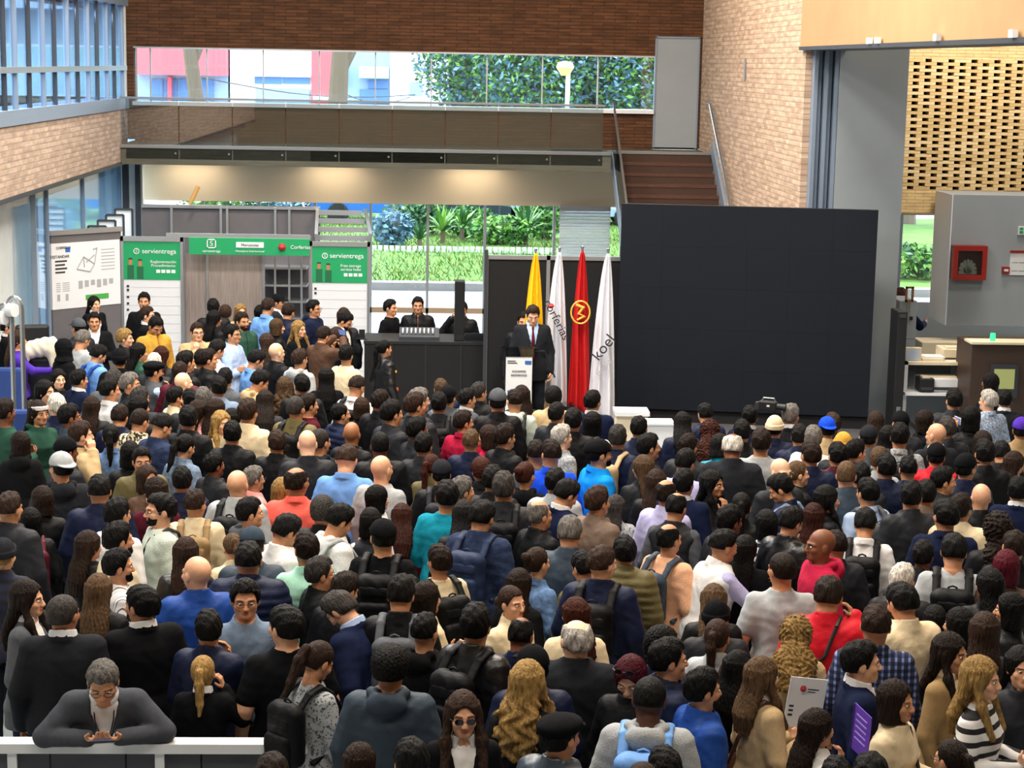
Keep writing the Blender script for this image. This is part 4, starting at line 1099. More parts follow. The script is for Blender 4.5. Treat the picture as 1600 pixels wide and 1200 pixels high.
# unseen wall washers for the right bay
ao = area('bay_fill_light', (PY(1510, 200, YP).x, YP - 2.2, 7.5), (math.radians(28), 0, 0), 2.2, .5, 190, NEUT)  # added to brighten the pierced brick screen
ao = area('brick_wash', (XR - 3.2, 29.5, 9.3), (0, math.radians(-50), 0), 1.0, 4.0, 200, WARM)  # out of view, gives the brick its warm wash

ao = area('office_fill_light', (XL - 2.5, 27, ZW1 - .1), (0, 0, 0), 4, 10, 800, (.75, .88, 1.0))  # added fill that brightens the office behind its panes
ao = area('side_room_fill_light', (XL - 2.0, 30.8, ZB0 - .32), (0, 0, 0), 2.5, 4, 160, (.85, .95, 1.0))  # added fill in place of daylight in the side room
ao = area('side_wall_fill_light', (XL + .6, 20, 9.7), (0, math.radians(25), 0), 1.0, 10, 330, (.9, .95, 1.0))  # unseen fill added to brighten the left wall

for q in [o for o in COL.objects if o.type == 'LIGHT' and o.name.split('.')[0] in ('office_fill_light', 'side_room_fill_light', 'side_wall_fill_light', 'bay_fill_light', 'brick_wash', 'soffit_light')]:
    kind = {'office_fill_light': ('office_light_panel', 'wide ceiling light panel in the upper office'), 'side_room_fill_light': ('side_room_light_panel', 'ceiling light panel in the side room under the brick band'), 'side_wall_fill_light': ('wall_washer', 'long ceiling washer above the office windows'), 'bay_fill_light': ('bay_washer', 'ceiling washer in front of the pierced brick screen'), 'brick_wash': ('brick_washer', 'ceiling washer aimed at the tan brick wall by the stairs'), 'soffit_light': ('soffit_downlight', 'recessed downlight under the gallery slab')}[q.name.split('.')[0]]
    t = tag(empty(kind[0]), kind[1], 'lamp', 'lamps washing the walls'); t.location = q.location; t.rotation_euler = q.rotation_euler
    MB().box(-q.data.size / 2 - .02, q.data.size / 2 + .02, -q.data.size_y / 2 - .02, q.data.size_y / 2 + .02, .005, .05).build('housing', M_WHITE, t)  # housing box added to each area light
    q.parent = t; q.location = (0, 0, 0); q.rotation_euler = (0, 0, 0)
# ================================================================== stage, screen, flags, lectern
def text(body, loc, size, m, parent, rx=90, rz=0, align='CENTER', ext=.002, name='lettering', bold=0.0, ry=0):
    cu = bpy.data.curves.new(name, 'FONT'); cu.body = body; cu.size = size; cu.extrude = ext; cu.align_x = align; cu.align_y = 'CENTER'; cu.offset = bold; cu.resolution_u = 4
    o = bpy.data.objects.new(name, cu); COL.objects.link(o); o.data.materials.append(m)
    bpy.context.view_layer.update()
    me = bpy.data.meshes.new_from_object(o.evaluated_get(bpy.context.evaluated_depsgraph_get()))
    bpy.data.objects.remove(o); o = bpy.data.objects.new(name, me); COL.objects.link(o)
    o.location = loc; o.rotation_euler = (math.radians(rx), math.radians(ry), math.radians(rz)); o.parent = parent
    return o
ZST = .38
sa, sb = PY(757, 600, 22.6).x, PY(1362, 640, 22.6).x
stg = struct(MB().box(sa, sb + .3, 22.2, 25.2, 0, ZST - .03).build('stage_platform', M_BLACK))
MB().box(sa, sb + .3, 22.15, 25.2, ZST - .03, ZST).build('deck', mat('stage_deck', '4a4a4d', rough=.7), stg)
# white low bench pieces by the screen
wb = tag(empty('stage_bench'), 'low white bench in front of the black screen base', 'bench')
a = PY(958, 640, 22.0); b_ = PY(1011, 640, 22.0)
z1 = zf(985, 637, 22.0); z0 = zf(985, 652, 22.0)
MB().box(a.x, b_.x, 21.7, 22.05, z1 - .05, z1).build('top', M_WHITE, wb); MB().box(a.x + .02, b_.x - .02, 21.75, 22.0, 0, z1 - .05).build('body', M_CREAM, wb)
wt = tag(empty('white_plinth'), 'white plinth beside the bench at the foot of the screen', 'plinth')
a, b_, c_, d_ = rectY(1003, 659, 1050, 684, 21.4)
MB().box(a, b_, 21.3, 21.6, 0, d_ - .02).build('body', M_WHITE, wt); MB().box(a - .02, b_ + .02, 21.28, 21.62, d_ - .02, d_).build('top', M_WHITE, wt)

# big LED screen: turned slightly, right end nearer
p0, p1 = PY(967, 478, 24.55), PY(1364, 500, 24.05)
zt, zb = zf(967, 318, 24.55), zf(965, 637, 24.55)
scr = tag(empty('led_screen'), 'large switched-off black video screen standing on the stage', 'screen')
u = Vector((p1.x - p0.x, p1.y - p0.y, 0)); W = u.length; u.normalize(); nrm = Vector((u.y, -u.x, 0))
def sp_(s, d, z): q = Vector((p0.x, p0.y, 0)) + u * s + nrm * d; return (q.x, q.y, z)
def sbox(mb, s0, s1, d0, d1, z0, z1):
    return mb.hexa([sp_(s0, d1, z0), sp_(s1, d1, z0), sp_(s1, d0, z0), sp_(s0, d0, z0), sp_(s0, d1, z1), sp_(s1, d1, z1), sp_(s1, d0, z1), sp_(s0, d0, z1)])
sbox(MB(), 0, W, -.10, -.02, zb, zt).build('cabinet', M_BLKPAINT, scr)
nc, nrr = 6, 5
for i in range(nc):
    for j in range(nrr):
        sbox(MB(), W * i / nc + .0006, W * (i + 1) / nc - .0006, -.02, .0, zb + (zt - zb) * j / nrr + .0006, zb + (zt - zb) * (j + 1) / nrr - .0006).build('display_panel', M_SCREEN, scr)
sbox(MB(), .35, W - .0, -.12, -.04, ZST, zb).build('base_skirt', M_BLACK, scr)
for s in (.2, W / 2, W - .2): sbox(MB(), s - .04, s + .04, -.3, -.1, ZST, zt - .2).build('rear_strut', M_BLKPAINT, scr)

# black backdrop wall with aluminium frame
bd = tag(empty('backdrop_wall'), 'black exhibition backdrop panels in an aluminium frame behind the flags', 'partition')
YD = 25.3
x0, x1, x2 = PY(759, 500, YD).x, PY(855, 500, YD).x, PY(975, 500, YD).x
zt_ = zf(850, 402, YD)
for a, b_ in ((x0, x1), (x1, x2)):
    MB().box(a + .025, b_ - .025, YD, YD + .02, .05, zt_ - .03).build('panel', M_BLACK, bd)
    MB().box(a, b_, YD - .02, YD + .04, zt_ - .035, zt_ + .02).build('top_rail', M_ALU, bd)
for a in (x0, x1, x2): MB().box(a - .025, a + .025, YD - .02, YD + .04, 0, zt_ + .02).build('post', M_ALU, bd)
MB().box(x0 - .03, x0 + .02, YD - .03, YD + .03, 0, zf(757, 390, YD)).build('corner_post', M_DKFRAME, bd)

# flags
def flag(px, top, bot, wbot, color, label, m, lean=0.0, Y=23.6):
    root = empty('flag'); tag(root, label, 'flag', 'flags in a row behind the lectern')
    pt = PY(px, top, Y); zb_ = PY(px, bot, Y).z; s = FPX / Y
    MB().tube([(pt.x + lean, Y + .05, ZST), (pt.x, Y, pt.z + .03)], .014, 8).build('pole', M_STEEL, root)
    MB().lathe([(0, .05), (.02, .04), (.022, .02), (.012, 0)], (pt.x, Y, pt.z + .02), 10).build('finial', M_STEEL, root)
    MB().lathe([(.16, 0), (.16, .02), (.04, .05), (.02, .12)], (pt.x + lean, Y + .05, ZST), 16).build('base', M_STEEL, root)
    w0, (wl, wr_) = .03, wbot
    n, k = 40, 44
    vs, fs = [], []
    for i in range(n + 1):
        t = i / n; z = pt.z + (zb_ - pt.z) * t
        e = min(1, t * 1.05) ** .6
        for j in range(k + 1):
            q = j / k
            xl = pt.x - .012 - wl * e; xr = pt.x + .012 + wr_ * e
            x = xl + (xr - xl) * q
            y = Y - .03 + (.012 + .05 * e) * math.sin(q * 15 + .6 * math.sin(t * 5)) - .05 * e * math.sin(q * math.pi)
            zz = z - (.18 * e * abs(q - .15) if t > .9 else 0) * (t - .9) * 10
            vs.append((x, y, zz))
    for i in range(n):
        for j in range(k):
            a = i * (k + 1) + j; fs.append((a, a + k + 1, a + k + 2, a + 1))
    me = bpy.data.meshes.new('cloth'); me.from_pydata(vs, [], fs); me.shade_smooth(); me.materials.append(m)
    c = bpy.data.objects.new('cloth', me); COL.objects.link(c); c.parent = root
    so = c.modifiers.new('thickness', 'SOLIDIFY'); so.thickness = .004
    return root, pt
FY = mat('flag_yellow', 'f2c200', rough=.75); FW = mat('flag_white', 'dfe1ea', rough=.75); FR = mat('flag_red', 'c00a10', rough=.7)
M_GOLD = mat('gold', 'e0b040', rough=.4); M_INK = mat('ink', '24262c', rough=.7); M_DRED = mat('logo_red', 'a01c28', rough=.6)
flag(837, 396, 640, (.17, .15), None, 'yellow flag hanging on its pole behind the speaker', FY)
r2, f2 = flag(874, 394, 618, (.18, .13), None, 'white flag with dark lettering between yellow and red flags', FW)
r3, f3 = flag(910, 392, 632, (.13, .13), None, 'red flag with golden emblem', FR)
r4, f4 = flag(950, 396, 644, (.20, .13), None, 'white flag with dark lettering beside the big screen', FW)
yy = 23.6 - .16
o = PY(907, 488, yy)
ring = MB(); ring.tube([(o.x + .12 * math.cos(t), yy, o.z + .145 * math.sin(t)) for t in [math.pi * 2 * i / 24 for i in range(25)]], .012, 6, False); ring.build('emblem_ring', M_GOLD, r3)
em = MB(); em.tube([(o.x - .06, yy, o.z + .10), (o.x + .03, yy, o.z + .06), (o.x - .02, yy, o.z - .02), (o.x + .05, yy, o.z - .05), (o.x - .04, yy, o.z - .10)], [.02, .03, .022, .028, .012], 8); em.build('emblem', M_GOLD, r3)
o = PY(943, 543, yy); text('koel', o, .21, M_INK, r4, ry=-52, align='CENTER', ext=.004)
o = PY(943, 574, yy); text('messe', o, .10, mat('pale_ink', 'a8acb4', rough=.7), r4, ry=-50, ext=.003)
o = PY(870, 500, yy); text('corferias', (o.x, yy, o.z), .16, M_INK, r2, ry=62, ext=.004)
o = PY(861, 478, yy); MB().lathe([(0, -.03), (.02, -.03), (.045, 0), (.02, .03), (0, .03)], (o.x, yy, o.z), 12).build('emblem', M_DRED, r2)

# lectern
lec = tag(empty('lectern'), 'clear acrylic lectern with white printed front on the stage', 'lectern')
YL = 22.75
a, b_, c_, d_ = rectY(790, 558, 831, 640, YL)
M_ACRY = glass_mat('acrylic', (.80, .84, .86), .12)
lfp = MB().box(a, b_, YL, YL + .02, ZST, d_).build('front_panel', M_WHITE, lec)
MB().box(b_ - .005, b_ + .008, YL + .02, YL + .42, ZST, d_ + .10).build('side_panel', M_ACRY, lec); MB().box(a - .008, a + .004, YL + .02, YL + .42, ZST, d_ + .10).build('side_panel', M_ACRY, lec)
tz = zf(812, 541, YL)
MB().hexa([(a - .06, YL - .04, tz - .02), (b_ + .05, YL - .04, tz - .02), (b_ + .10, YL + .46, tz - .14), (a - .02, YL + .46, tz - .14), (a - .06, YL - .04, tz), (b_ + .05, YL - .04, tz), (b_ + .10, YL + .46, tz - .12), (a - .02, YL + .46, tz - .12)]).build('reading_top', M_ACRY, lec)
MB().box(a, b_ + .02, YL - .005, YL + .005, d_, tz - .03).build('upper_panel', M_ACRY, lec)
text('INICIAMOS', ((a + b_) / 2, YL - .004, d_ - .18), .035, M_INK, lfp); text('PROYECTOS', ((a + b_) / 2, YL - .004, d_ - .23), .035, M_INK, lfp)
M_BLUEP = mat('print_blue', '2b5fae', rough=.6); M_GREENP = mat('print_green', '3f9a45', rough=.6)
MB().box(b_ - .09, b_ - .01, YL - .004, YL, d_ - .09, d_ - .045).build('print_flag', M_BLUEP, lfp)
for i in range(2): MB().box(a + .02, a + .12 + .02 * i, YL - .004, YL, d_ - .055 - i * .025, d_ - .045 - i * .025).build('print_line', M_INK, lfp)
cxm = (a + b_) / 2
MB().lathe([(0, 0), (.05, .02), (.065, .06), (.045, .105), (0, .12)], (cxm + .06, YL - .004, d_ - .50), 12).build('print_tree', M_GREENP, lfp)
MB().box(cxm - .14, cxm + .03, YL - .005, YL, d_ - .46, d_ - .42).build('print_car', M_BLUEP, lfp)
mic = tag(empty('microphone'), 'gooseneck microphone on the lectern in front of the speaker', 'microphone')
m0 = PY(846, 556, YL + .2); 
MB().tube([(b_ + .03, YL + .3, tz - .1), (b_ - .02, YL + .28, tz + .04), (b_ - .10, YL + .25, tz + .13)], .007, 6).build('gooseneck', M_BLKPAINT, mic); MB().tube([(b_ - .10, YL + .25, tz + .125), (b_ - .115, YL + .26, tz + .165)], [.012, .015], 8).build('capsule', M_BLKPAINT, mic)
MB().tube([(b_ + .02, YL + .3, tz - .12), PY(851, 548, YL + .1), PY(867, 590, YL + .1)], .010, 6).build('spare_arm', M_BLKPAINT, mic)

# technicians' table and kit
tt = tag(empty('technician_table'), 'long black skirted table below the back glazing', 'table')
YT = 25.6
a, b_ = PY(568, 560, YT).x, PY(792, 560, YT).x; z1 = zf(660, 534, YT)
MB().box(a, b_, YT, YT + .8, z1 - .04, z1).build('top', M_BLKPAINT, tt); MB().box(a + .01, b_ - .01, YT + .01, YT + .03, 0, z1 - .04).build('front_skirt', M_BLACK, tt)
for q in (a + .01, b_ - .03): MB().box(q, q + .02, YT + .03, YT + .78, 0, z1 - .04).build('side_skirt', M_BLACK, tt)
for px in (612, 665, 720): q = PY(px, 560, YT).x; MB().box(q - .008, q + .008, YT - .004, YT + .012, 0, z1 - .04).build('skirt_seam', mat('seam', '1c1e22') if px == 612 else bpy.data.materials['seam'], tt)
mx_ = tag(empty('mixing_desk'), 'flat grey mixing desk on the black table', 'mixer')
q = PY(655, 525, YT + .3); MB().hexa([(q.x - .28, YT + .1, z1), (q.x + .28, YT + .1, z1), (q.x + .28, YT + .6, z1), (q.x - .28, YT + .6, z1), (q.x - .28, YT + .1, z1 + .05), (q.x + .28, YT + .1, z1 + .05), (q.x + .28, YT + .6, z1 + .12), (q.x - .28, YT + .6, z1 + .12)]).build('body', M_DKFRAME, mx_)
for i in range(8): MB().box(q.x - .24 + i * .06, q.x - .22 + i * .06, YT + .2, YT + .5, z1 + .09, z1 + .12).build('fader', M_WHITE, mx_)
lp = tag(empty('laptop'), 'open laptop on the black technicians table', 'laptop')
q = PY(712, 528, YT + .3); q = q + Vector((.28, 0, 0)); MB().box(q.x - .15, q.x + .15, YT + .15, YT + .4, z1, z1 + .02).build('keyboard', M_DKFRAME, lp); MB().hexa([(q.x - .17, YT + .12, z1 + .02), (q.x + .17, YT + .12, z1 + .02), (q.x + .17, YT + .135, z1 + .02), (q.x - .17, YT + .135, z1 + .02), (q.x - .15, YT + .06, z1 + .12), (q.x + .15, YT + .06, z1 + .12), (q.x + .15, YT + .075, z1 + .12), (q.x - .15, YT + .075, z1 + .12)]).build('lid', M_DKFRAME, lp)
sc_ = tag(empty('loudspeaker'), 'tall black column loudspeaker in front of a standing technician', 'loudspeaker')
a, b_, c_, d_ = rectY(710, 438, 726, 532, YT + .2)
MB().box(a, b_, YT + .1, YT + .3, z1, d_).build('cabinet', M_BLKPAINT, sc_, bevel=.01); MB().box(a + .01, b_ - .01, YT + .095, YT + .10, z1 + .1, d_ - .02).build('grille', M_BLACK, sc_)
sm = tag(empty('small_monitor'), 'small black monitor on a stalk at the table end', 'monitor')
a, b_, c_, d_ = rectY(562, 515, 568, 531, YT + .2)
MB().box(a - .01, b_ + .02, YT + .2, YT + .22, c_, d_).build('panel', M_BLKPAINT, sm); MB().tube([((a + b_) / 2, YT + .23, z1), ((a + b_) / 2, YT + .23, c_)], .01, 6).build('stalk', M_BLKPAINT, sm)
MB().box(a - .04, b_ + .05, YT + .15, YT + .3, z1, z1 + .012).build('foot', M_BLKPAINT, sm)

# ================================================================== exhibition booths
M_WOOD = mat('grey_wood', '8a7f7a', rough=.6, var=.18, vscale=8, stretch=(6, 6, .4))
M_PANELW = mat('booth_white', 'd2d6dc', rough=.55)
M_PANELG = mat('booth_grey', '5c5a5e', rough=.7, var=.05)
YBO = 28.5
def T(p): return rectY(*p, YBO)
booth = tag(empty('exhibition_booth'), 'exhibition booth with green header, wood panel and open shelves', 'booth')
def pan(px0_, py0_, px1_, y1z, name, m, par, Y=YBO, th=.04):
    a, b_, c_, d_ = rectY(px0_, py0_, px1_, py0_ + 100, Y)
    return MB().box(a, b_, Y, Y + th, y1z, d_).build(name, m, par), a, b_, d_
# header
a, b_, c_, d_ = rectY(296, 372, 484, 398, YBO)
hdr = MB().box(a, b_, YBO - .05, YBO, c_, d_).build('header', M_GREEN, booth)
MB().box(a - .35, b_, YBO - .02, YBO + .05, d_, d_ + .06).build('header_rail', M_ALU, booth)
hz = (c_ + d_) / 2
def logo_s(x, z, s, par, Y):
    m = MB(); m.tube([(x + s * math.cos(t), Y, z + s * math.sin(t)) for t in [math.pi * 2 * i / 16 for i in range(17)]], s * .14, 5, False); m.build('logo_ring', M_WHITE, par); text('S', (x, Y, z), s * 1.5, M_WHITE, par)
q = PY(331, 380, YBO).x
m = MB(); e = .07
m.box(q - e, q + e, YBO - .056, YBO - .05, hz + .04 + e - .015, hz + .04 + e); m.box(q - e, q + e, YBO - .056, YBO - .05, hz + .04 - e, hz + .04 - e + .015); m.box(q - e, q - e + .015, YBO - .056, YBO - .05, hz + .04 - e, hz + .04 + e); m.box(q + e - .015, q + e, YBO - .056, YBO - .05, hz + .04 - e, hz + .04 + e); m.build('logo_frame', M_WHITE, hdr)
text('S', (q, YBO - .055, hz + .04), .11, M_WHITE, hdr); text('servientrega', (q, YBO - .055, hz - .075), .055, M_WHITE, hdr)
q = PY(391, 384, YBO).x
MB().box(q - .21, q + .21, YBO - .057, YBO - .05, hz - .015, hz + .07).build('header_plate', M_WHITE, hdr); text('Mercancías', (q, YBO - .06, hz + .026), .06, M_INK, hdr); text('Mensajería Internacional', (q, YBO - .055, hz - .07), .045, M_WHITE, hdr)
q = PY(441, 386, YBO).x
MB().lathe([(0, -.05), (.045, -.04), (.06, 0), (.04, .05), (0, .055)], (q, YBO - .05, hz), 12).build('header_emblem', M_DRED, hdr); text('Corferias', (q + .28, YBO - .055, hz), .08, M_WHITE, hdr)
# wood panels
for i, (p0_, p1_) in enumerate(((290, 324), (324, 412))):
    a, b_, c_, d_ = rectY(p0_, 398, p1_, 560, YBO + .35)
    MB().box(a + .01, b_ - .01, YBO + .3, YBO + .34, 0, d_ + .02).build('wood_panel', M_WOOD, booth)
for p in (287, 324, 412, 484): q = PY(p, 450, YBO + .25).x; MB().box(q - .018, q + .018, YBO + .25, YBO + .29, 0, PY(p, 369, YBO + .25).z).build('post', M_ALU, booth)
# shelves
a, b_, c_, d_ = rectY(412, 398, 484, 530, YBO + .9)
MB().box(a, b_, YBO + .9, YBO + .94, 0, d_ + .1).build('shelf_back', M_PANELG, booth)
for py in (420, 447, 472, 498): z = zf(450, py, YBO + .6); MB().box(a + .02, b_ - .02, YBO + .5, YBO + .9, z, z + .03).build('shelf', M_ALU, booth)
for p in (430, 452, 471): q = PY(p, 450, YBO + .48).x; MB().box(q - .015, q + .015, YBO + .46, YBO + .5, 0, zf(p, 398, YBO + .48)).build('upright', M_ALU, booth)
# upper rear frames
a, b_, c_, d_ = rectY(222, 326, 500, 372, YBO + 3.2)
MB().box(a, b_, YBO + 3.2, YBO + 3.25, 0, d_).build('rear_panel', M_PANELG, booth); MB().box(a, b_, YBO + 3.15, YBO + 3.27, d_, d_ + .05).build('rear_rail', M_ALU, booth)
for p in (268, 345, 355, 430, 452, 495): q = PY(p, 350, YBO + 3.1).x; MB().box(q - .02, q + .02, YBO + 3.1, YBO + 3.14, 0, d_ + .03).build('rear_post', M_ALU, booth)
# three roof rails above the right-hand panel
for i in range(4):
    Yq = YBO + .5 + i * .75
    a, b_, c_, d_ = rectY(492 + i * 1.2, 366 - i * 13, 578 - i * 4, 372 - i * 13, Yq)
    MB().box(a, b_, Yq, Yq + .05, d_ - .10, d_ - .02).build('roof_rail', M_ALU, booth)
for sgn, pp in ((1, 579), (-1, 494)):
    q0, q1 = PY(pp, 368, YBO), PY(pp - 8 if sgn > 0 else pp + 2, 328, YBO + 3.0)
    MB().bar(q0, q1, .05).build('roof_beam', M_ALU, booth)
# printed green and white wall panels
def green_panel(px0_, py0_, px1_, pyg, lab, l1, l2, dots):
    r = tag(empty('printed_panel'), lab, 'panel', 'green printed booth panels')
    a, b_, c_, d_ = rectY(px0_, py0_, px1_, pyg, YBO)
    MB().box(a, b_, YBO, YBO + .05, 0, d_ + .02).build('board', M_PANELW, r)
    gp = MB().box(a + .01, b_ - .01, YBO - .006, YBO, c_, d_ - .01).build('green_print', M_GREEN, r)
    MB().box(a - .02, b_ + .02, YBO - .02, YBO + .06, d_ + .0, d_ + .07).build('top_rail', M_ALU, r)
    for q in (a, b_): MB().box(q - .02, q + .02, YBO - .02, YBO + .06, 0, d_ + .07).build('edge_post', M_ALU, r)
    w_, h_ = b_ - a, d_ - c_; Yt = YBO - .008
    logo_s(a + w_ * .24, c_ + h_ * .74, .04, gp, Yt); text('servientrega', (a + w_ * .62, Yt, c_ + h_ * .74), .105, M_WHITE, gp)
    text(l1, (a + w_ * .69, Yt, c_ + h_ * .47), .062, M_WHITE, gp); text(l2, (a + w_ * .69, Yt, c_ + h_ * .37), .062, M_WHITE, gp)
    for i in range(4): MB().box(a + w_ * (.57 + i * .085), a + w_ * (.635 + i * .085), YBO - .01, YBO - .005, c_ + h_ * .18, c_ + h_ * .265).build('icon', M_WHITE, gp)
    for i, (ox, hh) in enumerate(((.14, .52), (.30, .49))):      # two printed couriers in green uniform
        x = a + w_ * ox
        MB().box(x - .05, x + .05, YBO - .009, YBO - .006, c_ + .01, c_ + h_ * (hh - .15)).build('print_uniform', mat('uniform_green', '0c5c3a') if 'uniform_green' not in bpy.data.materials else bpy.data.materials['uniform_green'], gp)
        MB().box(x - .025, x + .025, YBO - .009, YBO - .006, c_ + h_ * (hh - .14), c_ + h_ * hh).build('print_face', mat('print_skin', 'a8714d') if 'print_skin' not in bpy.data.materials else bpy.data.materials['print_skin'], gp)
        MB().box(x - .03, x + .03, YBO - .0095, YBO - .006, c_ + h_ * hh, c_ + h_ * (hh + .04)).build('print_cap', M_INK, gp)
    for (px, py) in dots:
        q = PY(px, py, YBO); MB().cbox((q.x, YBO - .003, q.z), (.035, .006, .035)).build('bullet', M_INK, r)
    z = c_ - .12
    for i in range(10):
        MB().box(a + .03, b_ - .03, YBO - .002, YBO, z, z + .006).build('slat_line', mat('line_grey', 'b4b9c0') if 'line_grey' not in bpy.data.materials else bpy.data.materials['line_grey'], r); z -= .14
green_panel(191, 377, 284, 437, 'white panel with green print headed Reglamentación, beside the technical poster', 'Reglamentación', 'Procedimiento', [(200, 447), (200, 453), (200, 464), (200, 474), (200, 484)])
green_panel(486, 385, 576, 442, 'white panel with green print headed Free storage, beside the open shelves', 'Free storage', 'service hubs', [(493, 451), (493, 458)])
# technical poster on a turned dark panel
po = tag(empty('technical_poster'), 'white technical poster with line drawings on a dark turned panel', 'poster')
A_, B_ = PY(76, 430, 27.6), PY(190, 430, YBO)
u2 = Vector((B_.x - A_.x, B_.y - A_.y, 0)); W2 = u2.length; u2.normalize(); n2 = Vector((u2.y, -u2.x, 0)); ang = math.degrees(math.atan2(u2.y, u2.x))
def q2(s, d, z): v = Vector((A_.x, A_.y, 0)) + u2 * s + n2 * d; return (v.x, v.y, z)
def pbox(s0, s1, d0, d1, z0, z1): return MB().hexa([q2(s0, d1, z0), q2(s1, d1, z0), q2(s1, d0, z0), q2(s0, d0, z0), q2(s0, d1, z1), q2(s1, d1, z1), q2(s1, d0, z1), q2(s0, d0, z1)])
ptop = zf(135, 378, 28.0); pbot = zf(135, 482, 28.0)
pbox(0, W2, -.05, 0, 0, ptop + .12).build('panel', M_PANELG, po); pbox(-.02, W2 + .02, -.06, .02, ptop + .12, ptop + .19).build('top_rail', M_ALU, po); pbox(-.03, .02, -.06, .02, 0, ptop + .12).build('post', M_ALU, po)
shp = pbox(.05, W2 - .03, 0, .008, pbot + .02, ptop).build('sheet', M_PANELW, po)
ph = ptop - pbot
def pr(s0, s1, t0, t1, m, nm='print_block'): pbox(.05 + (W2 - .08) * s0, .05 + (W2 - .08) * s1, .008, .010, pbot + ph * t0, pbot + ph * t1).build(nm, m, shp)
M_PG = mat('print_grey', '9a9da2', rough=.7)
pr(.20, .27, .86, .93, M_BLUEP, 'print_flag'); pr(.48, .82, .12, .20, M_GREENP, 'green_bar')
for i in range(4): pr(.05, .22 - .03 * (i % 2), .72 - i * .055, .745 - i * .055, M_INK, 'print_line')
for i in range(5):
    pr(.06, .12, .40 - i * .03, .412 - i * .03, M_PG, 'print_line'); pr(.15, .25, .40 - i * .03, .412 - i * .03, M_PG, 'print_line')
for i in range(2): pr(.07 + i * .12, .11 + i * .12, .14, .24, M_PG, 'print_icon')
for i in range(6): pr(.38 + i * .09, .44 + i * .09, .30 + .02 * (i % 3), .42, M_PG, 'print_icon')
dw = MB()
for s in [((.36, .60), (.46, .78)), ((.46, .78), (.62, .66)), ((.62, .66), (.55, .55)), ((.55, .55), (.36, .60)), ((.46, .78), (.47, .62)), ((.62, .66), (.66, .90)), ((.66, .90), (.60, .88)), ((.50, .70), (.62, .80))]:
    p_ = [q2(.05 + (W2 - .08) * k[0], .010, pbot + ph * k[1]) for k in s]; dw.bar(p_[0], p_[1], .012)
dw.build('line_drawing', M_PG, shp)
for i in range(7): pr(.72, .92, .86 - i * .05, .872 - i * .05, M_PG, 'print_line')
q = q2(W2 * .1, .012, pbot + ph * .93); text('CORFERIAS', q, .05, M_INK, shp, rz=ang, align='LEFT')
q = q2(W2 * .16, .012, pbot + ph * .80); text('ESTANDAR', q, .06, M_INK, shp, rz=ang); 
# low glazed partitions behind the poster
pf = tag(empty('counter_frames'), 'row of dark framed counters on the slope behind the poster panel', 'counter')
for i, px in enumerate((138, 153, 166, 180)):
    o = PY(px, 365 - i * 9, 29.6 + i * .4)
    m = MB(); m.bar((o.x, o.y, o.z - .5), (o.x, o.y, o.z + .12), .03); m.bar((o.x + .28, o.y, o.z - .5), (o.x + .28, o.y, o.z + .12), .03); m.bar((o.x, o.y, o.z + .12), (o.x + .28, o.y, o.z + .12), .03); m.build('frame', M_DKFRAME, pf)
    MB().box(o.x, o.x + .28, o.y + .01, o.y + .03, 0, o.z + .10).build('panel', M_WALLW, pf)
st = tag(empty('wooden_pole'), 'short pale wooden pole leaning above the rear booth rail', 'pole')
o = PY(297, 318, YBO + 3.0); o2 = PY(310, 291, YBO + 3.0); MB().tube([o, o2], .035, 8).build('shaft', mat('pale_wood', 'c89a58', rough=.6), st)

# ================================================================== barriers and posts
def barrier(p0_, p1_, z, label, endpost=False, Yd=None):
    r = tag(empty('barrier'), label, 'barrier')
    a = PZ(p0_[0], p0_[1], z); b_ = PZ(p1_[0], p1_[1], z)
    y = (a.y + b_.y) / 2
    MB().box(a.x, b_.x, y - .06, y + .06, z - .06, z).build('top_rail', M_WHITE, r)
    return r, a.x, b_.x, y
r, xa_, xb_, yb_ = barrier((-40, 1157), (524, 1158), 1.08, 'dark panelled barrier with white top rail at the lower left', True)
M_DPAN = mat('dark_panel', '3c3f48', rough=.6, var=.05)
n = 4
for i in range(n):
    s0, s1 = xa_ + (xb_ - .35 - xa_) * i / n, xa_ + (xb_ - .35 - xa_) * (i + 1) / n
    MB().box(s0 + .005, s1 - .005, yb_ - .02, yb_ + .02, .08, 1.02).build('infill_panel', M_DPAN, r)
for q in (xb_ - .06, xa_ + .2, (xa_ + xb_) / 2): MB().box(q, q + .055, yb_ - .045, yb_ + .045, 0, 1.02).build('post', M_WHITE, r)
MB().box(xb_ - .35, xb_ - .06, yb_ - .012, yb_ + .012, .08, 1.02).build('end_panel', M_ACRY, r)
BAR_Y = yb_
r, xa_, xb_, yb_ = barrier((-30, 757), (50, 757), 1.0, 'white topped barrier by the crowd at the far left edge')
MB().box(xa_, xb_, yb_ - .02, yb_ + .02, .1, .94).build('infill_panel', M_DPAN, r)
for q in (xa_, xb_ - .05): MB().box(q, q + .05, yb_ - .04, yb_ + .04, 0, .94).build('post', M_WHITE, r)
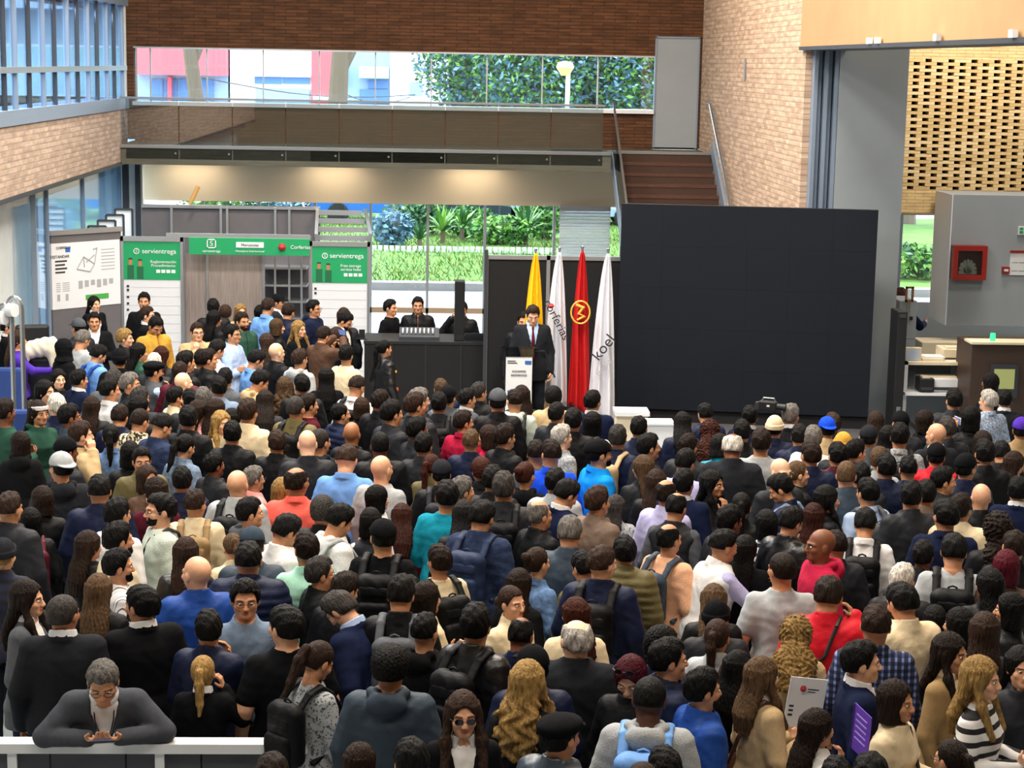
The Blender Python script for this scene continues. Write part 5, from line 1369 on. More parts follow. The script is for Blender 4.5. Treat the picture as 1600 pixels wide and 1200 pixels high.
for (px, py, pyb, lab) in ((17, 478, 660, 'tall looped steel gate post with white drum, outer of the two'), (33, 466, 640, 'tall looped steel gate post with white drum, nearer the black chair')):
    g = tag(empty('gate_post'), lab, 'gate post', 'looped gate posts')
    Yg = 21.0
    o = PY(px, py, Yg); x = PY(px + 3, 560, Yg).x
    pts = [(x, Yg, 0), (x, Yg, o.z - .12)] + [(x - .08 + .08 * math.cos(t), Yg, o.z - .12 + .13 * math.sin(t)) for t in [math.pi * i / 8 for i in range(1, 9)]] + [(x - .16, Yg, o.z - .32)]
    MB().tube(pts, .028, 10).build('loop', M_STEEL, g)
    d = MB(); d.lathe([(0, -.05), (.075, -.05), (.075, .05), (0, .05)], (0, 0, 0), 20); do = d.build('drum', M_WHITE, g); do.rotation_euler = (math.radians(90), 0, math.radians(60)); do.location = (x - .10, Yg - .05, o.z - .13)
    MB().lathe([(.12, 0), (.12, .02), (.035, .03)], (x, Yg, 0), 16).build('base', M_STEEL, g)
# chairs at the far left
M_CHB = mat('blue_upholstery', '1d3a7a', rough=.8); 
def chair(px, py, Y, m, label, rz):
    r = tag(empty('office_chair', (PY(px, py, Y).x, Y, 0), rz), label, 'chair')
    h = PY(px, py, Y).z
    MB().box(-.22, .22, -.05, .05, h - .55, h).build('backrest', m, r, bevel=.04); MB().box(-.24, .24, -.02, .46, .42, .52).build('seat', m, r, bevel=.04)
    MB().tube([(0, .2, .05), (0, .2, .42)], .03, 8).build('column', M_STEEL, r)
    for i in range(5):
        a = i * 1.2566; MB().bar((0, .2, .07), (.28 * math.cos(a), .2 + .28 * math.sin(a), .05), .04).build('foot', M_BLKPAINT, r)
    for s in (-1, 1): MB().tube([(s * .26, .05, .5), (s * .27, .05, .72), (s * .27, .35, .72)], .02, 6).build('armrest', M_BLKPAINT, r)
chair(50, 507, 24.6, M_BLKPAINT, 'black office chair with high back behind the steel gate posts', 0.2)
chair(57, 558, 23.6, M_BLKPAINT, 'black office chair draped with a pale coat behind the gate posts', -.1)
chair(6, 574, 22.4, M_CHB, 'blue upholstered chair at the far left edge beside the gate posts', 0)
chair(20, 640, 19.2, M_CHB, 'blue upholstered chair in front of the gate posts', .2)
ct = tag(empty('draped_coat'), 'pale cream coat draped over the black chair back', 'coat')
f = Field(axis(-.4, .4, .02, []), axis(-.2, .2, .02, []), axis(.9, 1.5, .02, [])); f.cap((-.22, 0, 1.22), (.24, 0, 1.28), .10, .12, k=.05); f.cap((-.2, -.05, 1.2), (-.28, -.05, 1.0), .09, .07, k=.05); f.cap((.2, -.05, 1.25), (.27, -.05, 1.02), .09, .06, k=.05); f.disp(wr(.012, 22))
V, F = f.mesh(); o = bpy.data.objects.new('fabric', mkmesh('fabric', V, F, [mat('coat_cream', 'd8d4c0', rough=.9)])); COL.objects.link(o); o.parent = ct
q = PY(60, 540, 23.55); ct.location = (q.x, 23.55, q.z - 1.28 * 1.05); ct.scale = (.72, .8, 1.05)

# ================================================================== counter with equipment at the right
YE = 24.0
dk = tag(empty('registration_counter'), 'cluttered white registration counter beside the grey column', 'counter')
a, b_, c_, d_ = rectY(1412, 570, 1512, 620, YE)
tz = zf(1460, 566, YE); tz2 = zf(1460, 612, YE)
MB().box(a, b_, YE, YE + .7, tz - .04, tz).build('top', M_CREAM, dk); MB().box(a, b_, YE - .1, YE + .5, tz2 - .04, tz2).build('shelf', M_WHITE, dk)
MB().box(a, b_, YE + .66, YE + .7, 0, tz).build('back', M_GREYW, dk)
for q in (a, b_ - .05): MB().box(q, q + .05, YE, YE + .7, 0, tz).build('side', M_WHITE, dk)
def box_thing(name, label, cat, px0_, py0_, px1_, py1_, Y, d, m, extra=None):
    r = tag(empty(name), label, cat); a, b_, c_, d_ = rectY(px0_, py0_, px1_, py1_, Y)
    MB().box(a, b_, Y, Y + d, c_, d_).build('body', m, r, bevel=.01)
    if extra: extra(r, a, b_, c_, d_, Y)
    return r
def fx(r, a, b_, c_, d_, Y):
    MB().box(a + .03, b_ - .03, Y - .004, Y, c_ + .03, d_ - .03).build('screen', mat('pale_screen', 'b8c8e0', rough=.4), r); MB().box((a + b_) / 2 - .03, (a + b_) / 2 + .03, Y + .03, Y + .06, c_ - .1, c_).build('stand', M_BLKPAINT, r)
box_thing('desk_monitor', 'small pale framed monitor on the cluttered counter', 'monitor', 1412, 543, 1440, 567, YE + .1, .05, M_CREAM, fx)
def fp(r, a, b_, c_, d_, Y):
    MB().box(a + .02, b_ - .02, Y - .01, Y + .01, c_ + .02, c_ + .06).build('tray', M_DKFRAME, r); MB().box(a + .05, b_ - .05, Y + .05, Y + .2, d_, d_ + .02).build('lid', M_CREAM, r)
box_thing('printer', 'cream printer on the counter beside the dark kiosk', 'printer', 1474, 546, 1512, 566, YE + .25, .4, M_CREAM, fp)
box_thing('printer', 'white printer on the lower counter shelf', 'printer', 1440, 592, 1505, 612, YE - .05, .4, M_WHITE, fp)
box_thing('paper_stack', 'stack of cream paper lying on the counter top', 'paper', 1442, 560, 1475, 567, YE + .05, .3, M_CREAM, lambda r, a, b_, c_, d_, Y: MB().box(a + .03, b_ + .02, Y + .02, Y + .28, d_, d_ + .015).build('top_sheet', M_WHITE, r))
box_thing('card_printer', 'black card printer on the lower shelf by the column', 'printer', 1437, 592, 1460, 612, YE - .1, .25, M_BLKPAINT, fp)
def fk(r, a, b_, c_, d_, Y):
    MB().box(a + .02, b_ - .02, Y - .01, Y, d_ - .08, d_ - .03).build('vent', M_DKFRAME, r)
box_thing('black_cabinet', 'tall narrow black cabinet against the grey column', 'cabinet', 1397, 487, 1412, 731, YE - .2, .4, M_BLKPAINT, fk)
def fki(r, a, b_, c_, d_, Y):
    MB().box(a + .25, a + .62, Y - .03, Y, d_ - .70, d_ - .26).build('screen_frame', M_DKFRAME, r); MB().box(a + .30, a + .57, Y - .035, Y - .03, d_ - .58, d_ - .32).build('screen', mat('olive_screen', '8a8f5a', rough=.3, emit=('8a8f5a', .5)), r)
    MB().box(a - .02, b_ + .02, Y - .05, Y + .3, d_, d_ + .03).build('top', M_CREAM, r)
box_thing('brown_kiosk', 'dark brown kiosk with a small olive screen at the right', 'kiosk', 1513, 538, 1640, 740, 23.4, .7, mat('dark_brown', '3a2c24', rough=.5), fki)
lm = tag(empty('indicator_lamp'), 'small glowing green lamp standing on the dark kiosk', 'lamp')
q = PY(1551, 529, 23.5); MB().lathe([(0, .10), (.03, .10), (.035, .05), (.035, 0), (0, 0)], (q.x, 23.5, q.z - .03), 12).build('lens', mat('green_glow', '30d070', emit=('20e060', 3.0)), lm); MB().lathe([(.05, -.03), (.05, 0), (0, 0)], (q.x, 23.5, q.z - .03), 12).build('socket', M_BLKPAINT, lm)
box_thing('far_counter', 'pale long counter far behind the kiosk under the grey block', 'counter', 1440, 536, 1640, 556, 26.0, .5, M_CREAM, lambda r, a, b_, c_, d_, Y: MB().box(a, b_, Y, Y + .02, 0, c_).build('front', M_GREYW, r))
box_thing('xray_unit', 'grey slanted machine standing behind the narrow black cabinet', 'machine', 1404, 470, 1432, 530, 25.9, .6, M_GREYW, lambda r, a, b_, c_, d_, Y: (MB().box(a + .1, a + .2, Y - .01, Y, (c_ + d_) / 2, (c_ + d_) / 2 + .05).build('socket', M_BLKPAINT, r), MB().box(a, b_, Y, Y + .5, 0, c_).build('base', M_GREYW, r)))
mr = tag(empty('mirror_frame'), 'small brown framed mirror beside the grey machine', 'mirror')
a, b_, c_, d_ = rectY(1415, 448, 1428, 472, 25.8)
m = MB(); m.box(a, b_, 25.8, 25.83, d_ - .03, d_); m.box(b_ - .03, b_, 25.8, 25.83, c_, d_); m.box(a, b_, 25.8, 25.83, c_, c_ + .03); m.box(a, a + .03, 25.8, 25.83, c_, d_); m.build('frame', mat('brown_frame', '8a5a30'), mr); MB().box(a + .03, b_ - .03, 25.81, 25.82, c_ + .03, d_ - .03).build('glass', M_GLASS, mr)
MB().box((a + b_) / 2 - .02, (a + b_) / 2 + .02, 25.82, 25.85, c_ - .3, c_).build('stand', M_STEEL, mr)
qs = tag(empty('stanchion'), 'steel queue stanchion with black belt in front of the counter', 'stanchion')
q = PZ(1404, 640, .95); MB().tube([(q.x, q.y, 0), (q.x, q.y, .98)], .03, 10).build('pole', M_STEEL, qs); MB().lathe([(.17, 0), (.17, .02), (.04, .05)], (q.x, q.y, 0), 18).build('base', M_STEEL, qs)
q3 = PY(1454, 632, q.y); MB().hexa([(q.x, q.y, .88), (q3.x, q.y, .55), (q3.x, q.y + .01, .55), (q.x, q.y + .01, .88), (q.x, q.y, .94), (q3.x, q.y, .61), (q3.x, q.y + .01, .61), (q.x, q.y + .01, .94)]).build('belt', M_BLACK, qs)

# ================================================================== outdoors
M_ROAD = mat('asphalt', '9aa0aa', rough=.9, var=.06); M_GRASS = mat('grass_ground', '4c6e22', rough=.95, var=.3, vscale=1.5)
struct(MB().box(-60, 60, 36, 42, -.12, -.02).build('road', M_ROAD))
struct(MB().box(-60, 60, 42, 42.4, -.1, .16).build('kerb', mat('kerb_stone', '8f8a86', rough=.9)))
def gz_(y): return .06 + .16 * SS(42, 54, np.array(y)).item()
m = MB(); ny = 16; nx_ = 40
for j in range(ny + 1):
    for i in range(nx_ + 1):
        y = 42.4 + (62 - 42.4) * j / ny; x = -40 + 80 * i / nx_
        m.v.append((x, y, gz_(y) + .08 * math.sin(x * 1.3) * math.sin(y * .9)))
for j in range(ny):
    for i in range(nx_):
        a = j * (nx_ + 1) + i; m.f.append((a, a + 1, a + nx_ + 2, a + nx_ + 1)); m.m.append(0)
struct(m.build('lawn', M_GRASS, smooth=True))
struct(MB().box(-80, 80, 62, 140, -.1, .2).build('street', M_ROAD))
# grass blades as stuff
m = MB()
for i in range(16000):
    x = rnd.uniform(-6, 8); y = rnd.uniform(42.5, 60); z = gz_(y); h = rnd.uniform(.05, .16); a = rnd.uniform(0, 6.28); dx, dy = .02 * math.cos(a), .02 * math.sin(a); t = rnd.uniform(-.15, .15)
    m.v += [(x - dx, y - dy, z - .03), (x + dx, y + dy, z - .03), (x + t, y + t * .5, z + h)]; n0 = len(m.v); m.f.append((n0 - 3, n0 - 2, n0 - 1)); m.m.append(rnd.randrange(3))
go_ = m.build('grass', [mat('grass_a', '527d22', rough=.8), mat('grass_b', '8a8a48', rough=.8), mat('grass_c', '35611c', rough=.8)])
tag(go_, 'green and straw coloured grass growing on the bank outside', 'grass', kind='stuff')
# shrubs and spiky plants
def leaf_cloud(name, c, rad, n, mats, ls=.12):
    m = MB()
    for i in range(n):
        v = Vector((rnd.gauss(0, 1), rnd.gauss(0, 1), rnd.gauss(0, 1))).normalized() * (rnd.random() ** .4)
        p = Vector((v.x * rad[0], v.y * rad[1], v.z * rad[2])) + Vector(c)
        d = Vector((rnd.gauss(0, 1), rnd.gauss(0, 1), rnd.gauss(0, .7))).normalized(); e = d.cross(Vector((rnd.gauss(0, 1), rnd.gauss(0, 1), rnd.gauss(0, 1)))).normalized()
        s = ls * rnd.uniform(.6, 1.3); m.mi = rnd.randrange(len(mats)); m.quad(p - d * s, p + e * s * .45, p + d * s, p - e * s * .45)
    return m, mats
LV = [mat('leaf_%d' % i, c, rough=.6) for i, c in enumerate(('33662a', '4c8230', '2a5638', '72a040'))]
LB = [mat('leaf_blue_%d' % i, c, rough=.6) for i, c in enumerate(('4f7a90', '7a9fb0', '38607c'))]
def shrub(px, Y, rad, label, mats, n=700, ls=.10):
    o = PY(px, 350, Y); g0 = gz_(Y); r = tag(empty('shrub', (o.x, Y, g0)), label, 'shrub', 'shrubs on the bank outside')
    mm, ml = leaf_cloud('foliage', (0, 0, rad[2] * .95), rad, n, mats, ls); mm.build('foliage', ml, r)
    for i in range(4):
        MB().tube([(rnd.uniform(-.1, .1), 0, -.05), (rnd.uniform(-.3, .3), rnd.uniform(-.2, .2), rad[2])], [.04, .015], 6).build('stem', mat('bark', '6a5a4c', rough=.9) if 'bark' not in bpy.data.materials else bpy.data.materials['bark'], r)
shrub(612, 50.3, (.62, .5, .50), 'grey blue shrub on the bank outside beside the booth', LB, 900)
shrub(650, 53.5, (1.0, .6, .55), 'dark green shrub behind the grey blue one on the bank', LV[::2], 1000)
shrub(735, 53.0, (.9, .6, .45), 'green shrub below the parked dark car outside', LV, 900)
shrub(785, 50.8, (1.0, .5, .42), 'bright green shrub beside the pale blind outside', LV[1:], 1000)
shrub(848, 52.5, (.7, .5, .75), 'tall leafy shrub above the flags outside the glazing', LV, 900)
shrub(350, 58, (1.6, .8, .55), 'green shrub seen over the rear booth frame', LV, 900)
shrub(455, 58, (1.6, .8, .55), 'blue green shrub seen above the booth shelves', LB, 900)
shrub(1440, 45, (1.8, .7, .45), 'low green hedge outside the far right glazing', LV[1:], 1400)
def agave(px, Y, s, label, dark=0):
    o = PY(px, 350, Y); r = tag(empty('spiky_plant', (o.x, Y, gz_(Y))), label, 'plant', 'spiky plants on the bank outside')
    for i in range(30):
        a = rnd.uniform(0, 6.28); el = rnd.uniform(.35, 1.45); L = s * rnd.uniform(.7, 1.1)
        d = Vector((math.cos(a) * math.cos(el), math.sin(a) * math.cos(el), math.sin(el))); sd_ = Vector((-math.sin(a), math.cos(a), 0)) * s * .05
        h0 = Vector((0, 0, s * .35)); p1 = d * L * .5; p2 = d * L - Vector((0, 0, .25 * L * math.cos(el)))
        mm = MB(); mm.quad(h0 - sd_, h0 + sd_, h0 + p1 + sd_ * 1.2, h0 + p1 - sd_ * 1.2); mm.quad(h0 + p1 - sd_ * 1.2, h0 + p1 + sd_ * 1.2, h0 + p2); mm.build('blade', LV[rnd.choice((0, 2)) if dark else rnd.randrange(4)], r)
    MB().tube([(0, 0, -.05), (0, 0, s * .4)], .07, 6).build('stem', bpy.data.materials['bark'], r)
agave(692, 51.0, .95, 'large spiky green plant in the middle of the bank outside')
agave(656, 49.8, .62, 'small dark spiky plant beside the grey blue shrub', 1)
agave(722, 52.0, .9, 'spiky green plant beside the parked dark car')
agave(822, 51.0, 1.1, 'tall arching spiky plant near the pale blind')
kb = struct(empty('trim_7'))
for i in range(34):
    x = PY(585 + i * 9, 394, 49.0); MB().cbox((x.x, 49.0, gz_(49.0) + .07), (.11, .1, .16)).build('edging_stone', M_WHITE, kb)
# parked cars, built from a lofted side profile
def car(px, Y, label, m, L=4.3):
    o = PY(px, 330, Y); r = tag(empty('parked_car', (o.x, Y, .2)), label, 'car', 'cars parked on the street outside')
    prof = [(-L / 2, .35), (-L / 2, .75), (-L / 2 + .1, .88), (-L * .27, .98), (-L * .13, 1.42), (L * .17, 1.46), (L * .34, 1.02), (L / 2 - .1, .92), (L / 2, .7), (L / 2, .35)]
    b = MB(); n = len(prof)
    for y, k in ((-.85, 1), (.85, 1)): b.v += [(x, y * (1 if z < 1 else .82), z) for x, z in prof]
    b.f.append(tuple(range(n))); b.f.append(tuple(range(2 * n - 1, n - 1, -1))); b.m += [0, 0]
    for i in range(n): j = (i + 1) % n; b.f.append((j, i, n + i, n + j)); b.m.append(0)
    b.build('body', m, r)
    for x0_, x1_ in ((-L * .2, -.02), (.03, L * .22)):
        MB().quad((x0_, -.86, 1.0), (x1_, -.86, 1.0), (x1_ * .8 + .0, -.74, 1.38), (x0_ * .72, -.74, 1.38)).build('side_window', M_LENS, r)
    for x in (-L * .31, L * .31):
        for y in (-.8, .8):
            w_ = MB(); w_.lathe([(0, -.1), (.30, -.1), (.33, -.05), (.33, .05), (.30, .1), (0, .1)], (0, 0, 0), 16); wo = w_.build('wheel', M_BLKPAINT, r); wo.rotation_euler = (math.pi / 2, 0, 0); wo.location = (x, y, .33)
car(752, 57.5, 'dark grey car parked outside behind the spiky plants', mat('car_dark', '2a3340', rough=.25))
car(598, 57.5, 'blue car parked outside seen beside the booth', mat('car_blue', '2060b0', rough=.25))
car(905, 57.5, 'silver blue car parked outside further along the street', mat('car_silver', '8fa0b4', rough=.25))
# buildings across the street, seen through the upper window
M_REDB = mat('red_fascia', 'e05a60', rough=.7); M_WHB = mat('white_render', 'f0f2f5', rough=.8); M_GRB = mat('grey_render', '8fa6c0', rough=.8); M_BLG = mat('blue_glazing', '5a7fb0', rough=.2)
YQ = 78
def bbox(r, px0_, py0_, px1_, py1_, d, m, nm, Y=YQ):
    a, b_, c_, d_ = rectY(px0_, py0_, px1_, py1_, Y); return MB().box(a, b_, Y - d, Y + 2, c_, d_).build(nm, m, r)
b1 = tag(empty('red_fronted_shop'), 'low shop building with a red awning across the street', 'building')
bbox(b1, 200, 40, 360, 330, 0, M_GRB, 'wall'); bbox(b1, 215, 40, 357, 117, 1.2, M_REDB, 'awning'); 
for p in (246, 268, 290, 325): bbox(b1, p - 9, 124, p + 9, 170, .1, M_BLG, 'window')
bbox(b1, 264, 120, 270, 170, .4, M_REDB, 'pillar')
b2 = tag(empty('white_building'), 'bright white rendered building with ribbon window across the street', 'building')
bbox(b2, 357, 20, 487, 330, 0, M_WHB, 'wall'); bbox(b2, 398, 120, 440, 131, .1, M_BLG, 'window'); bbox(b2, 442, 120, 484, 131, .1, M_BLG, 'window'); bbox(b2, 400, 138, 484, 175, .2, M_GRB, 'lower_window'); bbox(b2, 398, 117, 486, 120, .3, M_WHB, 'window_hood')
b3 = tag(empty('red_panelled_building'), 'narrow building with red wall panel beside the tree trunk', 'building')
bbox(b3, 487, 20, 520, 330, .2, M_REDB, 'wall'); bbox(b3, 490, 150, 518, 156, .4, M_WHB, 'band')
b4 = tag(empty('blue_grey_building'), 'blue grey building with awning and square windows across the street', 'building')
bbox(b4, 520, 20, 609, 330, 0, M_GRB, 'wall'); bbox(b4, 562, 104, 608, 122, .8, mat('pale_awning', 'a8d0e0', rough=.7), 'awning'); bbox(b4, 575, 126, 606, 138, .1, M_BLG, 'window'); bbox(b4, 562, 140, 608, 175, .1, M_BLG, 'window'); bbox(b4, 535, 100, 542, 135, .3, mat('sign_teal', '78b8c8', rough=.5), 'hanging_sign')
b5 = tag(empty('white_gable_building'), 'plain white building next to the leafy trees across the street', 'building')
bbox(b5, 609, 20, 700, 330, .1, M_WHB, 'wall'); bbox(b5, 640, 128, 660, 150, .2, M_GRB, 'shutter')
b6 = tag(empty('far_grey_building'), 'grey building hidden behind the leafy trees', 'building')
bbox(b6, 700, 20, 1500, 330, -2, M_GRB, 'wall'); bbox(b6, 900, 90, 950, 110, -1.8, M_BLG, 'window'); bbox(b6, 760, 100, 800, 120, -1.8, M_BLG, 'window')
def tree(px, Y, r0, label, crown=None, n=2500, tilt=.3, zc=5.0):
    zc += .8
    o = PY(px, 120, Y); r = tag(empty('street_tree', (o.x, Y, .2)), label, 'tree', 'street trees outside')
    MB().tube([(tilt, 0, -.2), (tilt * .4, 0, 2.5), (-tilt, 0, 6.5)], [r0 * 1.2, r0, r0 * .7], 10).build('trunk', bpy.data.materials['bark'], r)
    MB().tube([(-tilt * .5, 0, 4.5), (-tilt + 1.2, .3, 7)], [r0 * .5, r0 * .3], 8).build('branch', bpy.data.materials['bark'], r)
    c_ = crown or (2.0, 2.0, 1.5)
    mm, ml = leaf_cloud('crown', (0, 0, zc if crown else 8), c_, n, LV + LB, .12); mm.build('crown', ml, r)
tree(306, 62, .28, 'leaning bare trunk in front of the red awning building', None, 600, .35)
tree(528, 60, .35, 'thick grey trunk beside the red wall panel', None, 600, -.15)
tree(745, 68, .2, 'leafy tree filling the upper window beside the white gable', (2.4, 1.6, 2.2), 7000, .1, 4.3)
tree(835, 66, .2, 'leafy tree in the middle of the upper window', (2.2, 1.6, 2.0), 7000, .1, 4.0)
tree(930, 67, .2, 'leafy tree behind the street lamp', (2.2, 1.6, 2.1), 7000, .1, 4.0)
tree(1010, 66, .2, 'leafy tree next to the grey door end of the window', (2.2, 1.6, 2.1), 7000, .1, 4.1)
tree(1420, 60, .25, 'leafy tree outside the far right glazing', (3.0, 2, 1.6), 3500, .2, 2.6)
tree(1475, 52, .12, 'slim bare tree outside the far right glazing', None, 300, .1)
sl2 = tag(empty('street_lamp'), 'pale street lamp post with yellow head among the trees', 'street lamp')
o = PY(885, 160, 58); o2 = PY(888, 108, 58); MB().tube([(o.x, 58, 1.0), o2], .07, 8).build('post', M_WHITE, sl2); MB().lathe([(0, .35), (.22, .3), (.28, .15), (.12, -.1), (0, -.1)], (o2.x - .1, 58, o2.z - .1), 12).build('head', mat('lamp_yellow', 'e8d890', rough=.4), sl2)
for i, (a3, b3) in enumerate(((PY(306, 118, 62), PY(650, 148, 77.9)), (PY(524, 138, 60), PY(640, 152, 77.9)))):
    a3.x -= .1
    tag(MB().tube([a3.lerp(b3, t) - Vector((0, 0, .35 * math.sin(math.pi * t))) for t in [k / 8 for k in range(9)]], .02, 5).build('overhead_wire', M_BLKPAINT), ('long thin overhead wire from the leaning trunk to the white gable', 'shorter overhead wire from the thick trunk to the white gable')[i], 'wire')
# ================================================================== the crowd
CN = {'k': ('0f1013', 'black'), 'ck': ('212328', 'charcoal'), 'dg': ('42454c', 'dark grey'), 'gr': ('4c5056', 'grey'), 'lg': ('a4a9ac', 'light grey'), 'w': ('dedede', 'white'), 'cr': ('dac9a6', 'cream'), 'be': ('b89f78', 'beige'),
      'ta': ('8d7450', 'tan'), 'ol': ('625a3a', 'olive'), 'nv': ('141c36', 'navy'), 'bl': ('1d428c', 'royal blue'), 'cb': ('1a48d0', 'bright royal blue'), 'sb': ('6b9ad8', 'sky blue'), 'lb': ('a9c0e4', 'pale blue'), 'rb': ('1488e0', 'bright blue'),
      'tl': ('148aa2', 'teal'), 'dn': ('232f4b', 'dark denim'), 'dj': ('5d7ba4', 'blue denim'), 'rd': ('c41a2a', 'red'), 'cm': ('a51c3c', 'crimson'), 'mn': ('4c1422', 'maroon'), 'co': ('ec665a', 'coral'),
      'pk': ('dc9a98', 'pink'), 'mu': ('bc903c', 'mustard'), 'br': ('4d372a', 'brown'), 'tp': ('6d5c50', 'taupe'), 'mi': ('a6dcc6', 'mint'), 'sg': ('bac6bd', 'sage'), 'la': ('b4b2dc', 'lavender'),
      'pe': ('deaa88', 'peach'), 'or': ('cc7a1c', 'orange'), 'pu': ('4b2fa0', 'purple'), 'gn': ('26493c', 'dark green'), 'sl': ('36424f', 'slate'), 'gb': ('6f829a', 'grey blue')}
